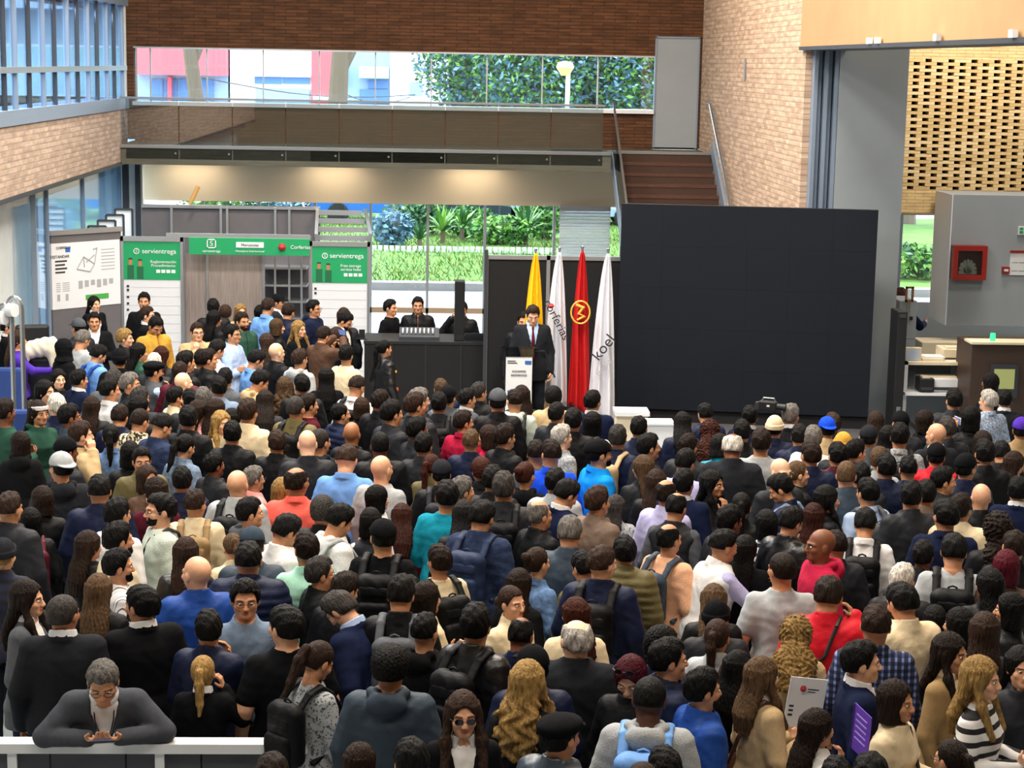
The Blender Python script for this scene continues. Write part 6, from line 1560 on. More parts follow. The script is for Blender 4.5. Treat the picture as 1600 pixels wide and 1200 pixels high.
# x y facing sex skin hair haircolour top colour options
CROWD = """
147 462 150 f l long k suit k in=w
225 456 180 m m short k sweater k p=down
230 478 110 m l short br suit k g in=w
244 496 150 m m short k coat mu pt=30 lm=mustard_coat
147 487 185 m m short k suit k p=cross in=w lm=folded_arms_by_the_poster
122 497 -40 m m hathair k jacket ck hat=cap:gr
130 517 40 m m short g sweater lg pt=30
195 513 100 f l curly bl jacket k
155 540 60 m m short k jacket sb pt=30 b=bl
217 535 70 f m long k jacket gn
241 551 30 m p short w jacket ck
240 562 70 m m hathair k vest gr hat=flatcap:k g bd p=chin in=lb
286 580 40 m p bald k jacket ck
281 563 20 m l receding br jacket mn
290 547 60 m m short k jacket k
314 545 10 m m short k hoodie ck
308 503 170 m l short br coat be p=chin g
91 576 160 f p long k jacket k
70 593 120 f l long k sweater gr
123 576 60 m m short k suit nv in=w lm=navy_blazer_by_the_gate
88 614 0 m p short w jacket nv
60 625 150 f m long b hoodie gn hat=headband:w lm=white_headband
108 630 80 m d short k vest sl in=gr
143 618 0 f m long br jacket k
171 590 40 m m short k shirt w
180 576 30 m m short dg jacket gr ln=25
203 581 90 m m short g jacket k bd=g in=w
218 603 20 m m short dg jacket ck
217 617 30 f m long k jacket k
187 631 20 m m short b jacket nv in=pk
219 637 40 m m buzz b jacket cr m=M_CHECK lm=checked_jacket
274 603 70 m m short k jacket cr bd p=ear lm=cream_jacket_on_the_phone
297 607 0 m m short k jacket ck
294 633 20 m m short k jacket k
254 648 60 m m fade k jacket dn m=M_DENIM pt=30
310 624 60 f m long br sweater pk
126 657 80 m l short br coat be p=ear
173 661 10 f m pony k shirt dj m=M_DENIM lm=denim_shirt_with_braid
12 496 100 m m short k suit k p=chin
27 515 100 f m long br sweater pu p=reach lm=purple_sweater
186 545 0 m m hathair k coat k hat=beanie:k
100 528 60 f m none k coat k hat=hijab:k
6 622 60 m d short b sweater gn p=phone
252 540 0 f m long au jacket ck
317 604 0 m m short g jacket gr
333 466 0 m m short k jacket k
335 484 60 f m long k jacket k
352 476 0 f m curly br sweater br
376 474 160 f l long bl coat be
378 487 140 m m short b jacket gn bd
363 506 120 m m short k shirt lb p=cross g lm=pale_blue_shirt_with_folded_arms
406 476 0 m m short k jacket nv
419 465 30 m m short br shirt sb
435 459 110 m m hathair k suit ck hat=cap:k in=w
451 473 30 m m short b jacket nv
433 497 80 f l bob lb jacket k
467 500 130 f l longfront bl coat k
490 468 110 m m short k hoodie nv g
537 480 0 f m long br jacket ck
541 489 110 m m short k suit k g bd pt=30 in=w
506 509 40 m m short b jacket br p=raise lm=raised_phone_by_the_white_panel
527 510 60 f l bob br jacket ck
416 520 0 f m long br jacket gb
432 534 60 m p bald k jacket k g
468 544 50 m m short br hoodie lg
541 538 40 m m short k sweater cr lm=cream_sweater_by_the_table
402 548 70 m m short k shirt sb pt=30
340 532 60 m m short k shirt w pt=30
325 544 80 m m short b jacket k
408 580 70 m m short k hoodie be pt=30
352 574 40 m m short k jacket gr
342 587 20 m m short k jacket gb
445 587 10 f m wavy lb coat ta
472 584 10 m m short k jacket k
510 573 0 f m long k coat k
558 586 30 m m fade b shirt w b=k
601 530 60 f m pony k jacket k m=M_LEATHER
414 609 0 f m long b jacket ck
387 622 30 m m short br jacket cr
338 622 60 f m long br jacket ck
346 641 150 f l longfront bl coat be lm=beige_coat_looking_back
363 657 20 m m short k jacket k
462 617 30 m m buzz dg jacket ol b=k
482 614 70 m m short b sweater mn
532 628 60 m m receding k puffer nv
565 620 0 f m bob br jacket k
550 657 40 m t bald k jacket k in=lb
612 624 60 m m short k jacket ck
594 608 40 m m short b jacket k
480 670 0 m p bald k jacket ck in=w
500 668 20 m m buzz dg hoodie ck
433 671 20 m m short br jacket k in=w
362 637 0 f m long k jacket k
648 612 30 m m short br jacket ck
655 605 60 m l short g jacket ck
689 591 -10 m l short lb jacket nv
700 602 20 m m hathair k jacket gr hat=cap:k
686 612 0 m m short k jacket ck b=k
730 606 60 m m slick k suit gr
748 596 20 m m short dg jacket k
778 607 0 m m hathair k jacket k hat=cap:gr
805 608 0 m m fade b hoodie sg b=ck lm=sage_hoodie_with_rucksack
815 601 0 f m long b jacket k
865 603 0 m m curly k jacket be
926 609 0 m m short k suit nv in=w
870 628 20 m m short k jacket ck
896 637 10 m m short k jacket k
926 642 0 f m bob k shirt w
724 640 40 m m short b shirt cm lm=crimson_polo
736 670 10 m m fade lb jacket nv in=or lm=orange_collar
763 663 -40 f m bob br shirt cm
789 661 50 m m short b jacket k in=w
878 662 60 m p short w shirt lg m=M_CHECK2 p=down
838 687 -20 m m fade b hoodie gr
862 686 0 m m fade b shirt cb
936 686 70 m m hathair k shirt rb hat=cap:k bd w=1.15 lm=bright_blue_shirt
652 650 60 m d short k jacket ck
662 675 20 m m short k jacket ck
675 708 0 f m pony au jacket ol
690 718 0 m m hathair k jacket k hat=cap:ck b=ck
752 714 0 f m curly au jacket k
770 726 10 m m short k jacket k
722 743 60 m m short g jacket gr
699 750 20 m m short k sweater tl in=w w=1.08 lm=teal_sweater
787 736 0 m m short dg jacket ck b=k
821 720 0 f m bun au hoodie k
868 730 10 m m short k jacket lg
888 751 60 m m short k suit nv in=w pt=30
934 758 40 m m short br jacket tp
843 779 50 m m balding g jacket k
754 781 20 m m short k jacket dn m=M_DENIM b=dn w=1.1 lm=dark_denim_jacket
726 782 0 f m long k jacket k
966 663 30 m m short dg jacket nv b=be
999 648 20 m m receding k jacket nv
1067 643 0 f m long k jacket nv
1102 629 -20 m m short k jacket nv
1110 658 0 f m curlylong au jacket ck
1172 633 0 m m short k suit nv in=w
1236 630 0 m m short g suit ck
1211 650 0 m m hathair k jacket nv hat=beanie:cr lm=cream_beanie
1250 662 0 m m short k jacket nv
1272 664 20 m m short g shirt w
1014 676 60 m m short k coat ck
1076 677 30 m m short b jacket ck
1125 677 0 f m bob k jacket tl
1145 676 0 m d balding w jacket ck w=1.15 m=M_KNIT lm=broad_charcoal_cardigan
1190 669 0 m m short b sweater lg w=1.08
1221 714 140 m p bald k jacket ck g
1247 718 60 m l buzz lb jacket k
1072 700 20 m m short k shirt la
1005 710 -20 f m long lb jacket ck
1026 732 10 f m long br jacket k
1042 747 30 m m balding b jacket la
1069 732 20 m m short k suit nv
1058 768 20 m m balding k vest ck in=gr
1114 734 120 f m longfront k jacket k p=chin lm=black_jacket_hand_at_chin
1159 768 0 f m pony k jacket k
1218 743 -80 m m short k jacket nv pt=30 b=gb
1268 688 0 m m short b jacket nv in=mu
1272 785 0 f m long au jacket br
1160 655 0 m m short k jacket k
1293 651 10 m m hathair k jacket be hat=capback:cb lm=royal_blue_cap
1302 644 0 m m short br jacket ck
1318 676 0 m m hathair br jacket ck hat=beanie:mu
1310 690 0 m m short k jacket mn
1338 685 30 m m short k jacket ck in=w
1358 664 -20 m m hathair k jacket gr hat=cap:ck
1369 642 0 f m bob br jacket tp
1388 664 0 f m long k jacket k
1407 660 0 m m short k shirt lg m=M_CHECK2 b=ck
1408 642 0 m m hathair k jacket ck hat=cap:k
1447 640 60 f m bob b suit k p=raise lm=filming_with_raised_phone
1481 650 -20 m m short dg jacket ck
1464 659 -30 m l bald k suit ck lm=charcoal_suit_below_the_kiosk
1519 634 0 f m bob k jacket k
1492 607 0 m m short k jacket ck
1546 608 -40 m l short w shirt lb g m=M_CHECK2
1548 582 -60 f d bob k jacket k
1571 608 0 m m short k suit ck in=w
1597 652 0 m m hathair k jacket ta hat=cap:pu lm=purple_cap
1536 672 0 f m bob b jacket br
1540 686 -20 m m short k jacket k in=w
1566 688 0 m m short k jacket k
1375 698 0 f l curly lb jacket lg
1386 708 0 m m short k jacket nv
1420 712 -10 m m fade k jacket nv
1464 692 0 m m hathair k jacket rd hat=cap:k lm=red_jacket_and_black_cap
1475 728 70 m m short k jacket ck
1510 708 0 m m hathair k jacket nv hat=cap:k in=lb
1586 704 20 f m long br jacket cr
1323 718 -20 m l buzz lb jacket sl
1357 746 -40 m m short k shirt lb b=gr lm=pale_blue_shirt_with_grey_rucksack
1346 722 0 m m short k jacket ck
1293 757 70 f m longfront k jacket k
1448 749 0 m m short k jacket tp lm=taupe_jacket
1425 750 -20 m m short k jacket ck
1534 753 -20 m l bald k jacket k
1502 770 0 m m short b jacket cr lm=cream_windbreaker
1592 744 0 m m short k suit nv in=w
1353 796 0 m m short k shirt w b=k pt=30 lm=white_shirt_with_black_rucksack
31 673 0 f m bob b hoodie k
103 683 60 m d hathair k jacket ck hat=cap:k p=phone
95 706 0 m m hathair k hoodie ck hat=capback:lg w=1.05 lm=white_cap_worn_backwards
66 758 0 f m bob b jacket k
13 768 30 m m fade br jacket ck w=1.1
155 741 0 m m fade k jacket nv w=1.08
221 698 170 m m short k jacket ol in=w
230 726 150 f m bob br jacket br p=chin
243 744 0 f m long b sweater mn lm=maroon_sweater
203 688 0 f m bob k jacket k
183 776 50 m m short k shirt w
251 770 -110 m l short k sweater sg g bd w=1.12 lm=sage_sweater_and_lanyard
284 728 0 m m short k jacket nv
290 677 40 f m pony k jacket gb m=M_DENIM
304 764 0 m m fade br jacket cr b=ta
138 828 50 f m long br jacket k
184 814 70 m m short k shirt cr bd
184 856 80 m m short k shirt w bd m=M_PIN lm=striped_white_shirt
4 842 0 f l hathair bl jacket nv hat=beanie:ck m=M_STRIPE
47 792 0 f m bob k jacket k b=mn
371 732 20 m l bald k jacket lg b=k w=1.05 lm=pale_grey_jacket_and_black_rucksack
396 727 60 m m short g shirt pk g lm=pink_shirt
463 728 10 m t balding b shirt co w=1.12 lm=coral_shirt
542 694 20 m l fade br shirt sb w=1.12 lm=sky_blue_shirt
596 709 40 m l bald k sweater lg w=1.05
594 673 0 m d buzz k jacket k
390 776 80 m m short k hoodie gr
450 806 60 m m short k jacket w pt=30 lm=white_jacket_with_blue_patch
504 774 30 m m curly dg jacket k
533 790 60 m m short k hoodie w pt=30 b=lg
590 757 70 f l bob k jacket w
579 792 0 f m bob k vest ck in=w
599 811 10 m m hathair k tee k hat=cap:k b=k w=1.08 lm=black_cap_and_black_rucksack
479 830 -20 m m short b shirt mi lm=mint_shirt
363 832 -20 f l pony lb jacket cr
388 846 10 m m fade k puffer nv w=1.1 lm=navy_quilted_jacket
628 786 0 f m long au puffer mn
334 706 60 m d short k jacket ck
440 745 0 f l bob bl jacket k
394 824 0 m m hathair k jacket sl hat=cap:sl
687 850 -30 m m short b sweater cr b=k lm=cream_sweater_and_black_rucksack
891 805 10 m m short g jacket sl w=1.05 lm=slate_jacket
840 853 50 f l bun br shirt dj m=M_DENIM
812 887 40 f m long b coat k in=w
800 914 130 f l lowbun br jacket cr lm=cream_jacket_looking_back
940 852 10 m l fade br jacket nv in=lb b=k w=1.1 lm=navy_jacket_with_large_rucksack
912 860 -30 m m short k hoodie ol h=1.66
900 932 0 f m long au coat cr
666 908 60 f m bob b jacket cr p=phone
744 942 40 m m short k jacket k m=M_LEATHER b=k
815 962 20 m d balding k jacket nv
902 966 0 m p balding w coat ck w=1.15 lm=broad_charcoal_coat
664 957 30 m m fade k hoodie k
640 896 -20 f m bun k jacket k
1046 816 40 m m balding k sweater pe b=sl h=1.72 lm=peach_sweater
1132 826 60 m m fade k vest w p=reach in=la ln=12 w=1.08 lm=white_vest
1141 788 50 m d short k jacket ck
1198 795 0 f m bob k sweater w m=M_STRIPE lm=striped_sweater_by_the_leather_jacket
1238 790 40 m m short k jacket k m=M_LEATHER
1224 861 -10 m m buzz b tee lg w=1.1 lm=grey_t-shirt
1284 824 -110 m d bald k hoodie cm w=1.05 lm=crimson_hoodie
1165 835 0 f m long k coat k
1116 912 0 f m long lb jacket k
1120 938 0 m m hathair k jacket ck hat=beanie:k in=mu
977 836 10 m m short k puffer ol h=1.70
962 772 0 f m long dg jacket lg m=M_SPOT
1308 828 -20 m m fade b jacket ck
1411 879 0 m l short w jacket k
1492 833 0 m m short k tee lg b=k w=1.08 lm=grey_shirt_with_black_rucksack
1444 843 40 m d short k jacket ck
1480 780 0 m m short k shirt nv w=1.1 lm=navy_shirt
1586 826 -20 m m receding b jacket k
1560 802 0 f m curlylong b jacket k
1574 858 0 f m bob mr jacket br
1548 886 0 f m long k jacket k
1296 900 10 m m short b jacket rd p=ear w=1.1 lm=red_jacket
1411 910 -40 m m short k jacket cr bd w=1.1 lm=cream_varsity_jacket
1370 945 0 m m fade br shirt dn m=M_PLAID w=1.1 lm=plaid_shirt
1462 944 0 f m bob k jacket k
1500 948 -60 f m bob k jacket nv
1580 925 -80 f m bob k jacket k
1540 955 0 f m long br jacket ck
42 905 110 f l longfront b suit gr in=w m=M_SPOT lm=grey_tweed_jacket
97 927 0 m t buzz dg suit ck w=1.12 lm=charcoal_suit_by_the_barrier
154 895 15 f l long lb jacket k
222 914 -20 m m short k suit k bd in=w w=1.1 lm=black_suit
290 838 0 f m long br jacket k m=M_LEATHER
308 866 -10 m l bald k jacket bl w=1.1 lm=royal_blue_jacket
383 905 180 m m spiky k shirt gb g p=down w=1.08 lm=grey_blue_shirt_facing_the_camera
500 868 70 m m short dg jacket k in=lb g
519 928 -60 m l short dg suit nv bd=g in=lb ln=18 pt=30 w=1.1 lm=navy_suit_bending_over
540 892 40 m m short b jacket k
448 946 -10 m l short k tee k w=1.15 lm=black_t-shirt
326 952 20 m m short k jacket nv p=chin
627 897 10 m m short k jacket k b=gr
500 1005 55 f m pony br sweater lg m=M_SPOT pt=30 p=phone b=k lm=patterned_grey_sweater
610 1007 10 m m curly k hoodie sl m=M_SHELL w=1.12 lm=slate_hooded_jacket
160 1035 180 m m short g suit dg g pt=-8 ln=36 p=rest in=w h=1.62 w=1.08 lm=dark_grey_blazer_at_the_barrier
317 1022 10 f m pony bl suit k in=w p=ear h=1.50 lm=black_blazer_by_the_barrier
724 1080 175 f l longfront br suit k gd in=w lm=black_blazer_with_sunglasses
562 1159 0 f m bob br jacket k
643 1153 -10 m m short k jacket k
825 1030 0 f l wavy bl jacket k
833 1008 0 m m hathair k jacket nv hat=cap:k
875 1112 40 m m hathair k jacket sl hat=flatcap:k m=M_LEATHER w=1.08 lm=slate_leather_jacket_and_flat_cap
985 1030 190 f l bob mr jacket k pt=30 lm=sunglasses_worn_on_the_head
1045 996 70 m m short k jacket nv w=1.05
1016 1056 0 m k buzz k hoodie lg b=sb w=1.1 lm=grey_hoodie_with_blue_rucksack
1099 1042 60 m m short k jacket bl bd lm=blue_jacket_in_profile
1122 965 10 f m pony br jacket lg
1155 1015 40 f m long k jacket k
1192 1025 60 f l longfront lb suit be p=phone in=w lm=beige_blazer_with_bag
1040 1166 0 m m short k jacket ck
1035 978 30 m m curly k jacket nv
1005 1188 0 m t buzz br jacket ck
1245 965 0 f l curlylong bl coat be lm=beige_coat_with_loose_curls
1347 1000 75 m l short k suit nv in=w w=1.05 lm=navy_blazer_and_white_shirt
1402 1062 110 f m bob b jacket cr p=phone lm=cream_jacket_with_purple_notebook
1487 988 120 f m longfront b suit ta in=cr lm=tan_blazer
1535 1025 110 f l longfront bl sweater w m=M_STRIPE p=phone lm=black_and_white_striped_sweater
1597 1010 160 f l long k jacket ck
1278 1106 60 f m long b jacket w p=chin
1488 1153 -30 f m pony b jacket k g
1362 1176 0 m m short k jacket k
1308 1182 0 m m short k jacket k
425 1176 0 m m short b jacket ck
610 467 115 m m short k tee k Y=26.9
653 463 175 m m short k jacket k Y=26.9
722 470 185 m m short k jacket k Y=27.0 p=ear
819 487 180 m m short k jacket k Y=24.9
1408 448 30 m l short au shirt nv Y=27.0 p=reach
833 475 178 m l short br suit ck tie=mn in=lb Y=23.25 z=.38 p=down pt=20 lm=speaker_at_the_lectern
"""
TOPN = {'suit': 'suit jacket', 'shirt': 'shirt', 'tee': 't-shirt', 'hoodie': 'hooded top', 'jacket': 'jacket', 'puffer': 'quilted jacket', 'sweater': 'sweater', 'vest': 'sleeveless vest', 'coat': 'coat'}
PEOPLE = []
for ln in CROWD.strip().splitlines():
    t = ln.split(); d = dict(x=float(t[0]), y=float(t[1]), f=float(t[2]), sex=t[3], skin=t[4], hair=None if t[5] in ('none', 'bald') else t[5], hc=t[6], top=t[7], tc=t[8], o={})
    for k in t[9:]:
        a, _, b_ = k.partition('='); d['o'][a] = b_ or True
    PEOPLE.append(d)
# places: the head top lies on its pixel ray; its height sets the distance. People standing too close step apart along their rays.
for d in PEOPLE:
    o = d['o']; d['lo'], d['hi'] = (1.56, 1.92) if d['sex'] == 'm' else (1.50, 1.78)
    d['h'] = float(o['h']) if 'h' in o else rnd.gauss(1.73, .035) if d['sex'] == 'm' else rnd.gauss(1.63, .03)
    if 'w' in o and 'h' not in o and d['sex'] == 'm': d['h'] = 1.775
    d['fix'] = 'Y' in o or 'h' in o or 'w' in o
def base_of(d):
    o = d['o']; z0 = float(o.get('z', 0))
    le = math.radians(float(o.get('ln', 0)))
    if 'Y' in o:
        p = PY(d['x'], d['y'], float(o['Y'])); d['h'] = p.z - z0
    else: p = PZ(d['x'], d['y'], d['h'] + z0)
    return p
for it in range(80):
    for d in PEOPLE: p = base_of(d); d['p'] = (p.x, p.y)
    for i, a in enumerate(PEOPLE):
        for b_ in PEOPLE[i + 1:]:
            dx, dy = a['p'][0] - b_['p'][0], a['p'][1] - b_['p'][1]
            if abs(dx) > .45 or abs(dy) > .42: continue
            near, farr = (a, b_) if dy < 0 else (b_, a)
            s = .0035 * (1 if abs(dx) < .3 else .5)
            if not near['fix']: near['h'] = min(near['hi'], near['h'] + s)
            if not farr['fix']: farr['h'] = max(farr['lo'], farr['h'] - s)
# labels
def base_label(d):
    o = d['o']; c = CN[d['tc']][1]; n = TOPN[d['top']]
    m = o.get('m')
    c = {'M_CHECK': 'checked', 'M_CHECK2': 'finely checked', 'M_PLAID': 'blue plaid', 'M_STRIPE': 'dark striped', 'M_PIN': 'white striped', 'M_SPOT': 'patterned grey'}.get(m, c)
    if m == 'M_LEATHER': c += ' leather'
    s = 'person in %s %s' % (c, n)
    ex = []
    if 'hat' in o:
        hk, hcn = o['hat'].split(':'); ex.append('%s %s' % (CN[hcn][1], {'cap': 'cap', 'capback': 'backward cap', 'flatcap': 'flat cap', 'beanie': 'beanie', 'hijab': 'headscarf', 'headband': 'headband'}[hk]))
    if 'b' in o: ex.append('backpack')
    if 'g' in o and len(ex) < 2: ex.append('glasses')
    if ex: s += ' with ' + ' and '.join(ex)
    f = d['f'] % 360; f = f if f <= 180 else f - 360
    p = o.get('p')
    if p == 'cross': s += ', arms folded'
    elif p == 'raise': s += ', filming'
    elif p == 'chin': s += ', hand at chin'
    elif p == 'ear': s += ', hand at ear'
    elif p == 'phone': s += ', hands forward'
    elif abs(f) >= 130: s += ', facing the camera'
    elif abs(f) >= 55: s += ', in profile'
    else: s += ', back turned'
    return s
LM = [(d, d['o']['lm'].replace('_', ' ')) for d in PEOPLE if 'lm' in d['o']]
for d in PEOPLE: d['base'] = base_label(d)
from collections import defaultdict
groups_ = defaultdict(list)
for d in PEOPLE: groups_[d['base']].append(d)
used = set()
def direction(d, l):
    dx, dy = d['x'] - l['x'], d['y'] - l['y']
    if abs(dx) > abs(dy) * 1.1: return 'left of' if dx < 0 else 'right of'
    return 'behind' if dy < 0 else 'in front of'
ORD = ['nearest', 'second', 'third', 'fourth']
for d in PEOPLE:
    g_ = groups_[d['base']]
    if len(g_) == 1: d['label'] = d['base']; continue
    lms = sorted([(math.hypot(d['x'] - l['x'], d['y'] - l['y']), i) for i, (l, nm) in enumerate(LM) if l is not d])
    best = None
    for dist, i in lms[:14]:
        l, nm = LM[i]; dr_ = direction(d, l)
        same = sorted(math.hypot(e['x'] - l['x'], e['y'] - l['y']) for e in g_ if direction(e, l) == dr_ and e is not l)
        rk = sum(1 for q in same if q < dist - 1e-6)
        words = len((d['base'] + ', ' + ORD[0] + ' ' + dr_ + ' the ' + nm).split())
        if words > 16: continue
        sc = rk * 60 + dist
        if rk < 3 and (best is None or sc < best[0]): best = (sc, rk, dr_, nm)
    if best:
        _, rk, dr_, nm = best
        d['label'] = d['base'] + ', ' + ('' if rk == 0 and sum(1 for e in g_) == 0 else ORD[rk] + ' ') + dr_ + ' the ' + nm
    else: d['label'] = d['base'] + ', in the middle of the crowd'
    if d['label'] in used: d['label'] = d['label'].replace(', back turned', ', seen from behind')
    used.add(d['label'])
for d in PEOPLE:
    if d['o'].get('lm') == 'speaker_at_the_lectern': d['label'] = 'person in dark suit and red tie speaking at the lectern'
# build them
for d in PEOPLE:
    o = d['o']; p = base_of(d); z0 = float(o.get('z', 0))
    az = math.atan2(p.x, p.y)
    rz = -(math.radians(d['f'] + rnd.uniform(-6, 6)) + az)
    f = d['f'] % 360; f = f if f <= 180 else f - 360
    H = d['h']; le = float(o.get('ln', 0)); pitch = float(o.get('pt', 0))
    yaw = 0
    if 'pt' not in o and not le and abs(f) < 50: yaw = rnd.choice([0, 0, 0, 25, -25])
    if 'pt' not in o and not le and abs(f) < 50 and not yaw and rnd.random() < .25: pitch = 20
    loc = Vector((p.x, p.y, z0))
    sc = H / 1.735
    if le or pitch:                     # keep the crown of the head on its pixel
        top = head_matrix(0, math.radians(pitch), math.radians(le)) @ Vector((0, -.01, 1.735))
        a = rz; fw = Vector((-math.sin(a), math.cos(a), 0))
        if le:
            H = (float(o['h']) if 'h' in o else 1.73); sc = H / 1.735
            pp = PZ(d['x'], d['y'], top.z * sc + z0); loc = Vector((pp.x, pp.y, z0)) - fw * top.y * sc
        else:
            pp = PZ(d['x'], d['y'], max(H * .995, .1) + z0) if 'Y' not in o else p; loc = Vector((pp.x, pp.y, z0)) - fw * top.y * sc * .6
            H = H / (top.z / 1.735) if pitch >= 30 else H
    if 'rest' == o.get('p'):            # elbows on the barrier: find the stature that puts the crown on its pixel
        best = None
        for k in range(80):
            s_ = .80 + k * .005; yy_ = BAR_Y + .28 * s_
            w_ = Vector((0, yy_, 0)) + Matrix.Rotation(rz, 3, 'Z') @ (top * s_); xx_ = PY(d['x'], d['y'], w_.y).x
            e = abs(proj((xx_, w_.y, w_.z))[1] - d['y'])
            if best is None or e < best[0]: best = (e, s_, xx_ - (w_.x), yy_)
        H = best[1] * 1.735; loc = Vector((best[2], best[3], 0)); print('rest', best)
    hat, hatc = (o['hat'].split(':') + [None])[:2] if 'hat' in o else (None, 'k')
    inner = CN[o['in']][0] if 'in' in o else None
    ob = person(loc, rz, H - .015, d['sex'], d['skin'], d['hair'], d['hc'], d['top'], CN[d['tc']][0], o.get('p', 'down'), yaw, pitch, le, o.get('m'), inner,
                2 if 'gd' in o else (1 if 'g' in o else 0), (o['bd'] if isinstance(o['bd'], str) else d['hc']) if 'bd' in o else 0, hat, CN[hatc][0], rnd.choice(['17181d', '1c2030', '22262e', '2b2a2a', '1b2136']), CN[o['tie']][0] if 'tie' in o else None, float(o.get('w', 1)) , abs(f) > 50 and d['y'] > 560 or 'lectern' in o.get('lm', ''))
    tag(ob, d['label'], 'person', 'people in the crowd' if 'Y' not in o else 'people around the stage')
    d['ob'] = ob; d['lean'] = le; d['rz'] = rz; d['fin'] = loc; d['sc'] = (H - .015) / 1.72
    if 'b' in o:
        who = d['label'].replace('person in ', '').split(',')[0].replace(' with backpack', '').replace(' and backpack', '')
        tail = d['label'].split(', ')[-1] if d['label'].count(',') >= 2 else ''
        lab = '%s backpack worn over the %s' % (CN[o['b']][1], who) + ((', ' + tail) if tail and len((who + tail).split()) < 11 else '')
        d['pack'] = backpack(ob, CN[o['b']][0], lab, le, d['sex'])
print('PEOPLE', len(PEOPLE), 'dup labels', len(PEOPLE) - len(set(d['label'] for d in PEOPLE)), 'max words', max(len(d['label'].split()) for d in PEOPLE))
# ================================================================== small things in hands and on people
def local(d, v):         # a point in a person's own space to the world
    s = d['sc']; w_ = float(d['o'].get('w', 1)); p = Vector((v[0] * s * w_, v[1] * s * w_, v[2] * s))
    if d['lean']:
        q = Vector((v[0], v[1], v[2])) - Vector(WAIST.tolist()); q.rotate(Euler((-math.radians(d['lean']), 0, 0))); q += Vector(WAIST.tolist()); p = Vector((q.x * s * w_, q.y * s * w_, q.z * s))
    return d['fin'] + Matrix.Rotation(d['rz'], 3, 'Z') @ p
def find(x, y): return min(PEOPLE, key=lambda d: abs(d['x'] - x) + abs(d['y'] - y))
M_PHONE = mat('phone_case', '15161c', rough=.3); M_PHSCR = mat('phone_screen', '3a4a70', rough=.15, emit=('6a86c0', .6)); M_PHW = mat('phone_white', 'd8dade', rough=.3)
def phone(x, y, v, rot, label, m=None):
    d = find(x, y); r = empty('phone', local(d, v)); r.rotation_mode = 'YXZ'; r.rotation_euler = (rot[0], rot[1], d['rz'] + rot[2])
    MB().cbox((0, 0, 0), (.074, .010, .150)).build('case', m or M_PHONE, r, bevel=.003); MB().cbox((0, -.0055, 0), (.066, .002, .138)).build('screen', M_PHSCR, r); MB().cbox((.02, .006, .055), (.022, .003, .022)).build('camera_bump', M_PHONE, r)
    return tag(r, label, 'phone', 'phones held up in the crowd')
phone(506, 509, (0, .40, 1.60), (0, math.pi / 2, 0), 'dark phone held up by the person in the brown jacket')
phone(1447, 640, (0, .40, 1.60), (0, math.pi / 2, 0), 'white phone held up beside the dark kiosk', M_PHW)
phone(160, 1035, (0, .285, 1.425), (math.radians(-65), math.pi / 2, 0), 'dark phone held over the barrier by the person in the dark grey blazer')
phone(666, 908, (.0, .36, 1.24), (math.radians(-20), 0, 0), 'pale phone held by the person in cream in mid crowd', M_PHW)
phone(500, 1005, (0, .36, 1.22), (math.radians(-35), 0, 0), 'phone in the hands of the person in the patterned sweater')
phone(103, 683, (0, .36, 1.24), (math.radians(-20), 0, 0), 'phone held beside the white backward cap')
# papers
def sheet(px, py, Y, w, h, m, label, name, cat, rot=(0, 0, 0), extra=None):
    o = PY(px, py, Y); r = tag(empty(name, o), label, cat); r.rotation_euler = rot
    MB().cbox((0, 0, 0), (w, .006, h)).build('cover', m, r)
    if extra: extra(r, w, h)
    return r
d_ = find(1347, 1000)
def fex(r, w, h):
    MB().lathe([(0, -.016), (.013, -.014), (.02, 0), (.013, .018), (0, .02)], (-.03, -.004, h * .28), 10).build('emblem', M_DRED, r)
    MB().box(0, .07, -.005, -.003, h * .27, h * .27 + .006).build('print_line', M_INK, r); MB().box(0, .05, -.005, -.003, h * .22, h * .22 + .005).build('print_line', M_INK, r)
    for i in range(3): MB().box(-w * .42, -w * .30, -.005, -.003, -h * (.10 + i * .09), -h * (.06 + i * .09)).build('print_block', M_INK, r)
dd = find(1192, 1025); hp = local(dd, (0, .34, 1.20)); pq = proj(hp)
fo_ = sheet(pq[0], pq[1] - 45, hp.y - .02, .235, .31, M_PANELW, 'white printed folder with a red emblem held upright in the crowd', 'folder', 'folder', (0, math.radians(8), math.radians(8)), fex); print('folder', pq)
def npx(r, w, h):
    for i in range(5): MB().box(-w * .35, w * .30, -.006, -.003, h * (.3 - i * .13), h * (.33 - i * .13)).build('print_line', mat('violet_print', '9a80d0') if 'violet_print' not in bpy.data.materials else bpy.data.materials['violet_print'], r)
    MB().box(-w / 2 - .006, -w / 2, -.008, .008, -h / 2, h / 2).build('spine', mat('violet_dark', '3a2070') if 'violet_dark' not in bpy.data.materials else bpy.data.materials['violet_dark'], r)
sheet(1346, 1145, find(1402, 1062)['fin'].y + .02, .20, .28, mat('violet_cover', '5a36a8', rough=.5), 'purple notebook held upright beside the cream jacket', 'notebook', 'notebook', (0, math.radians(6), math.radians(-76)), npx)
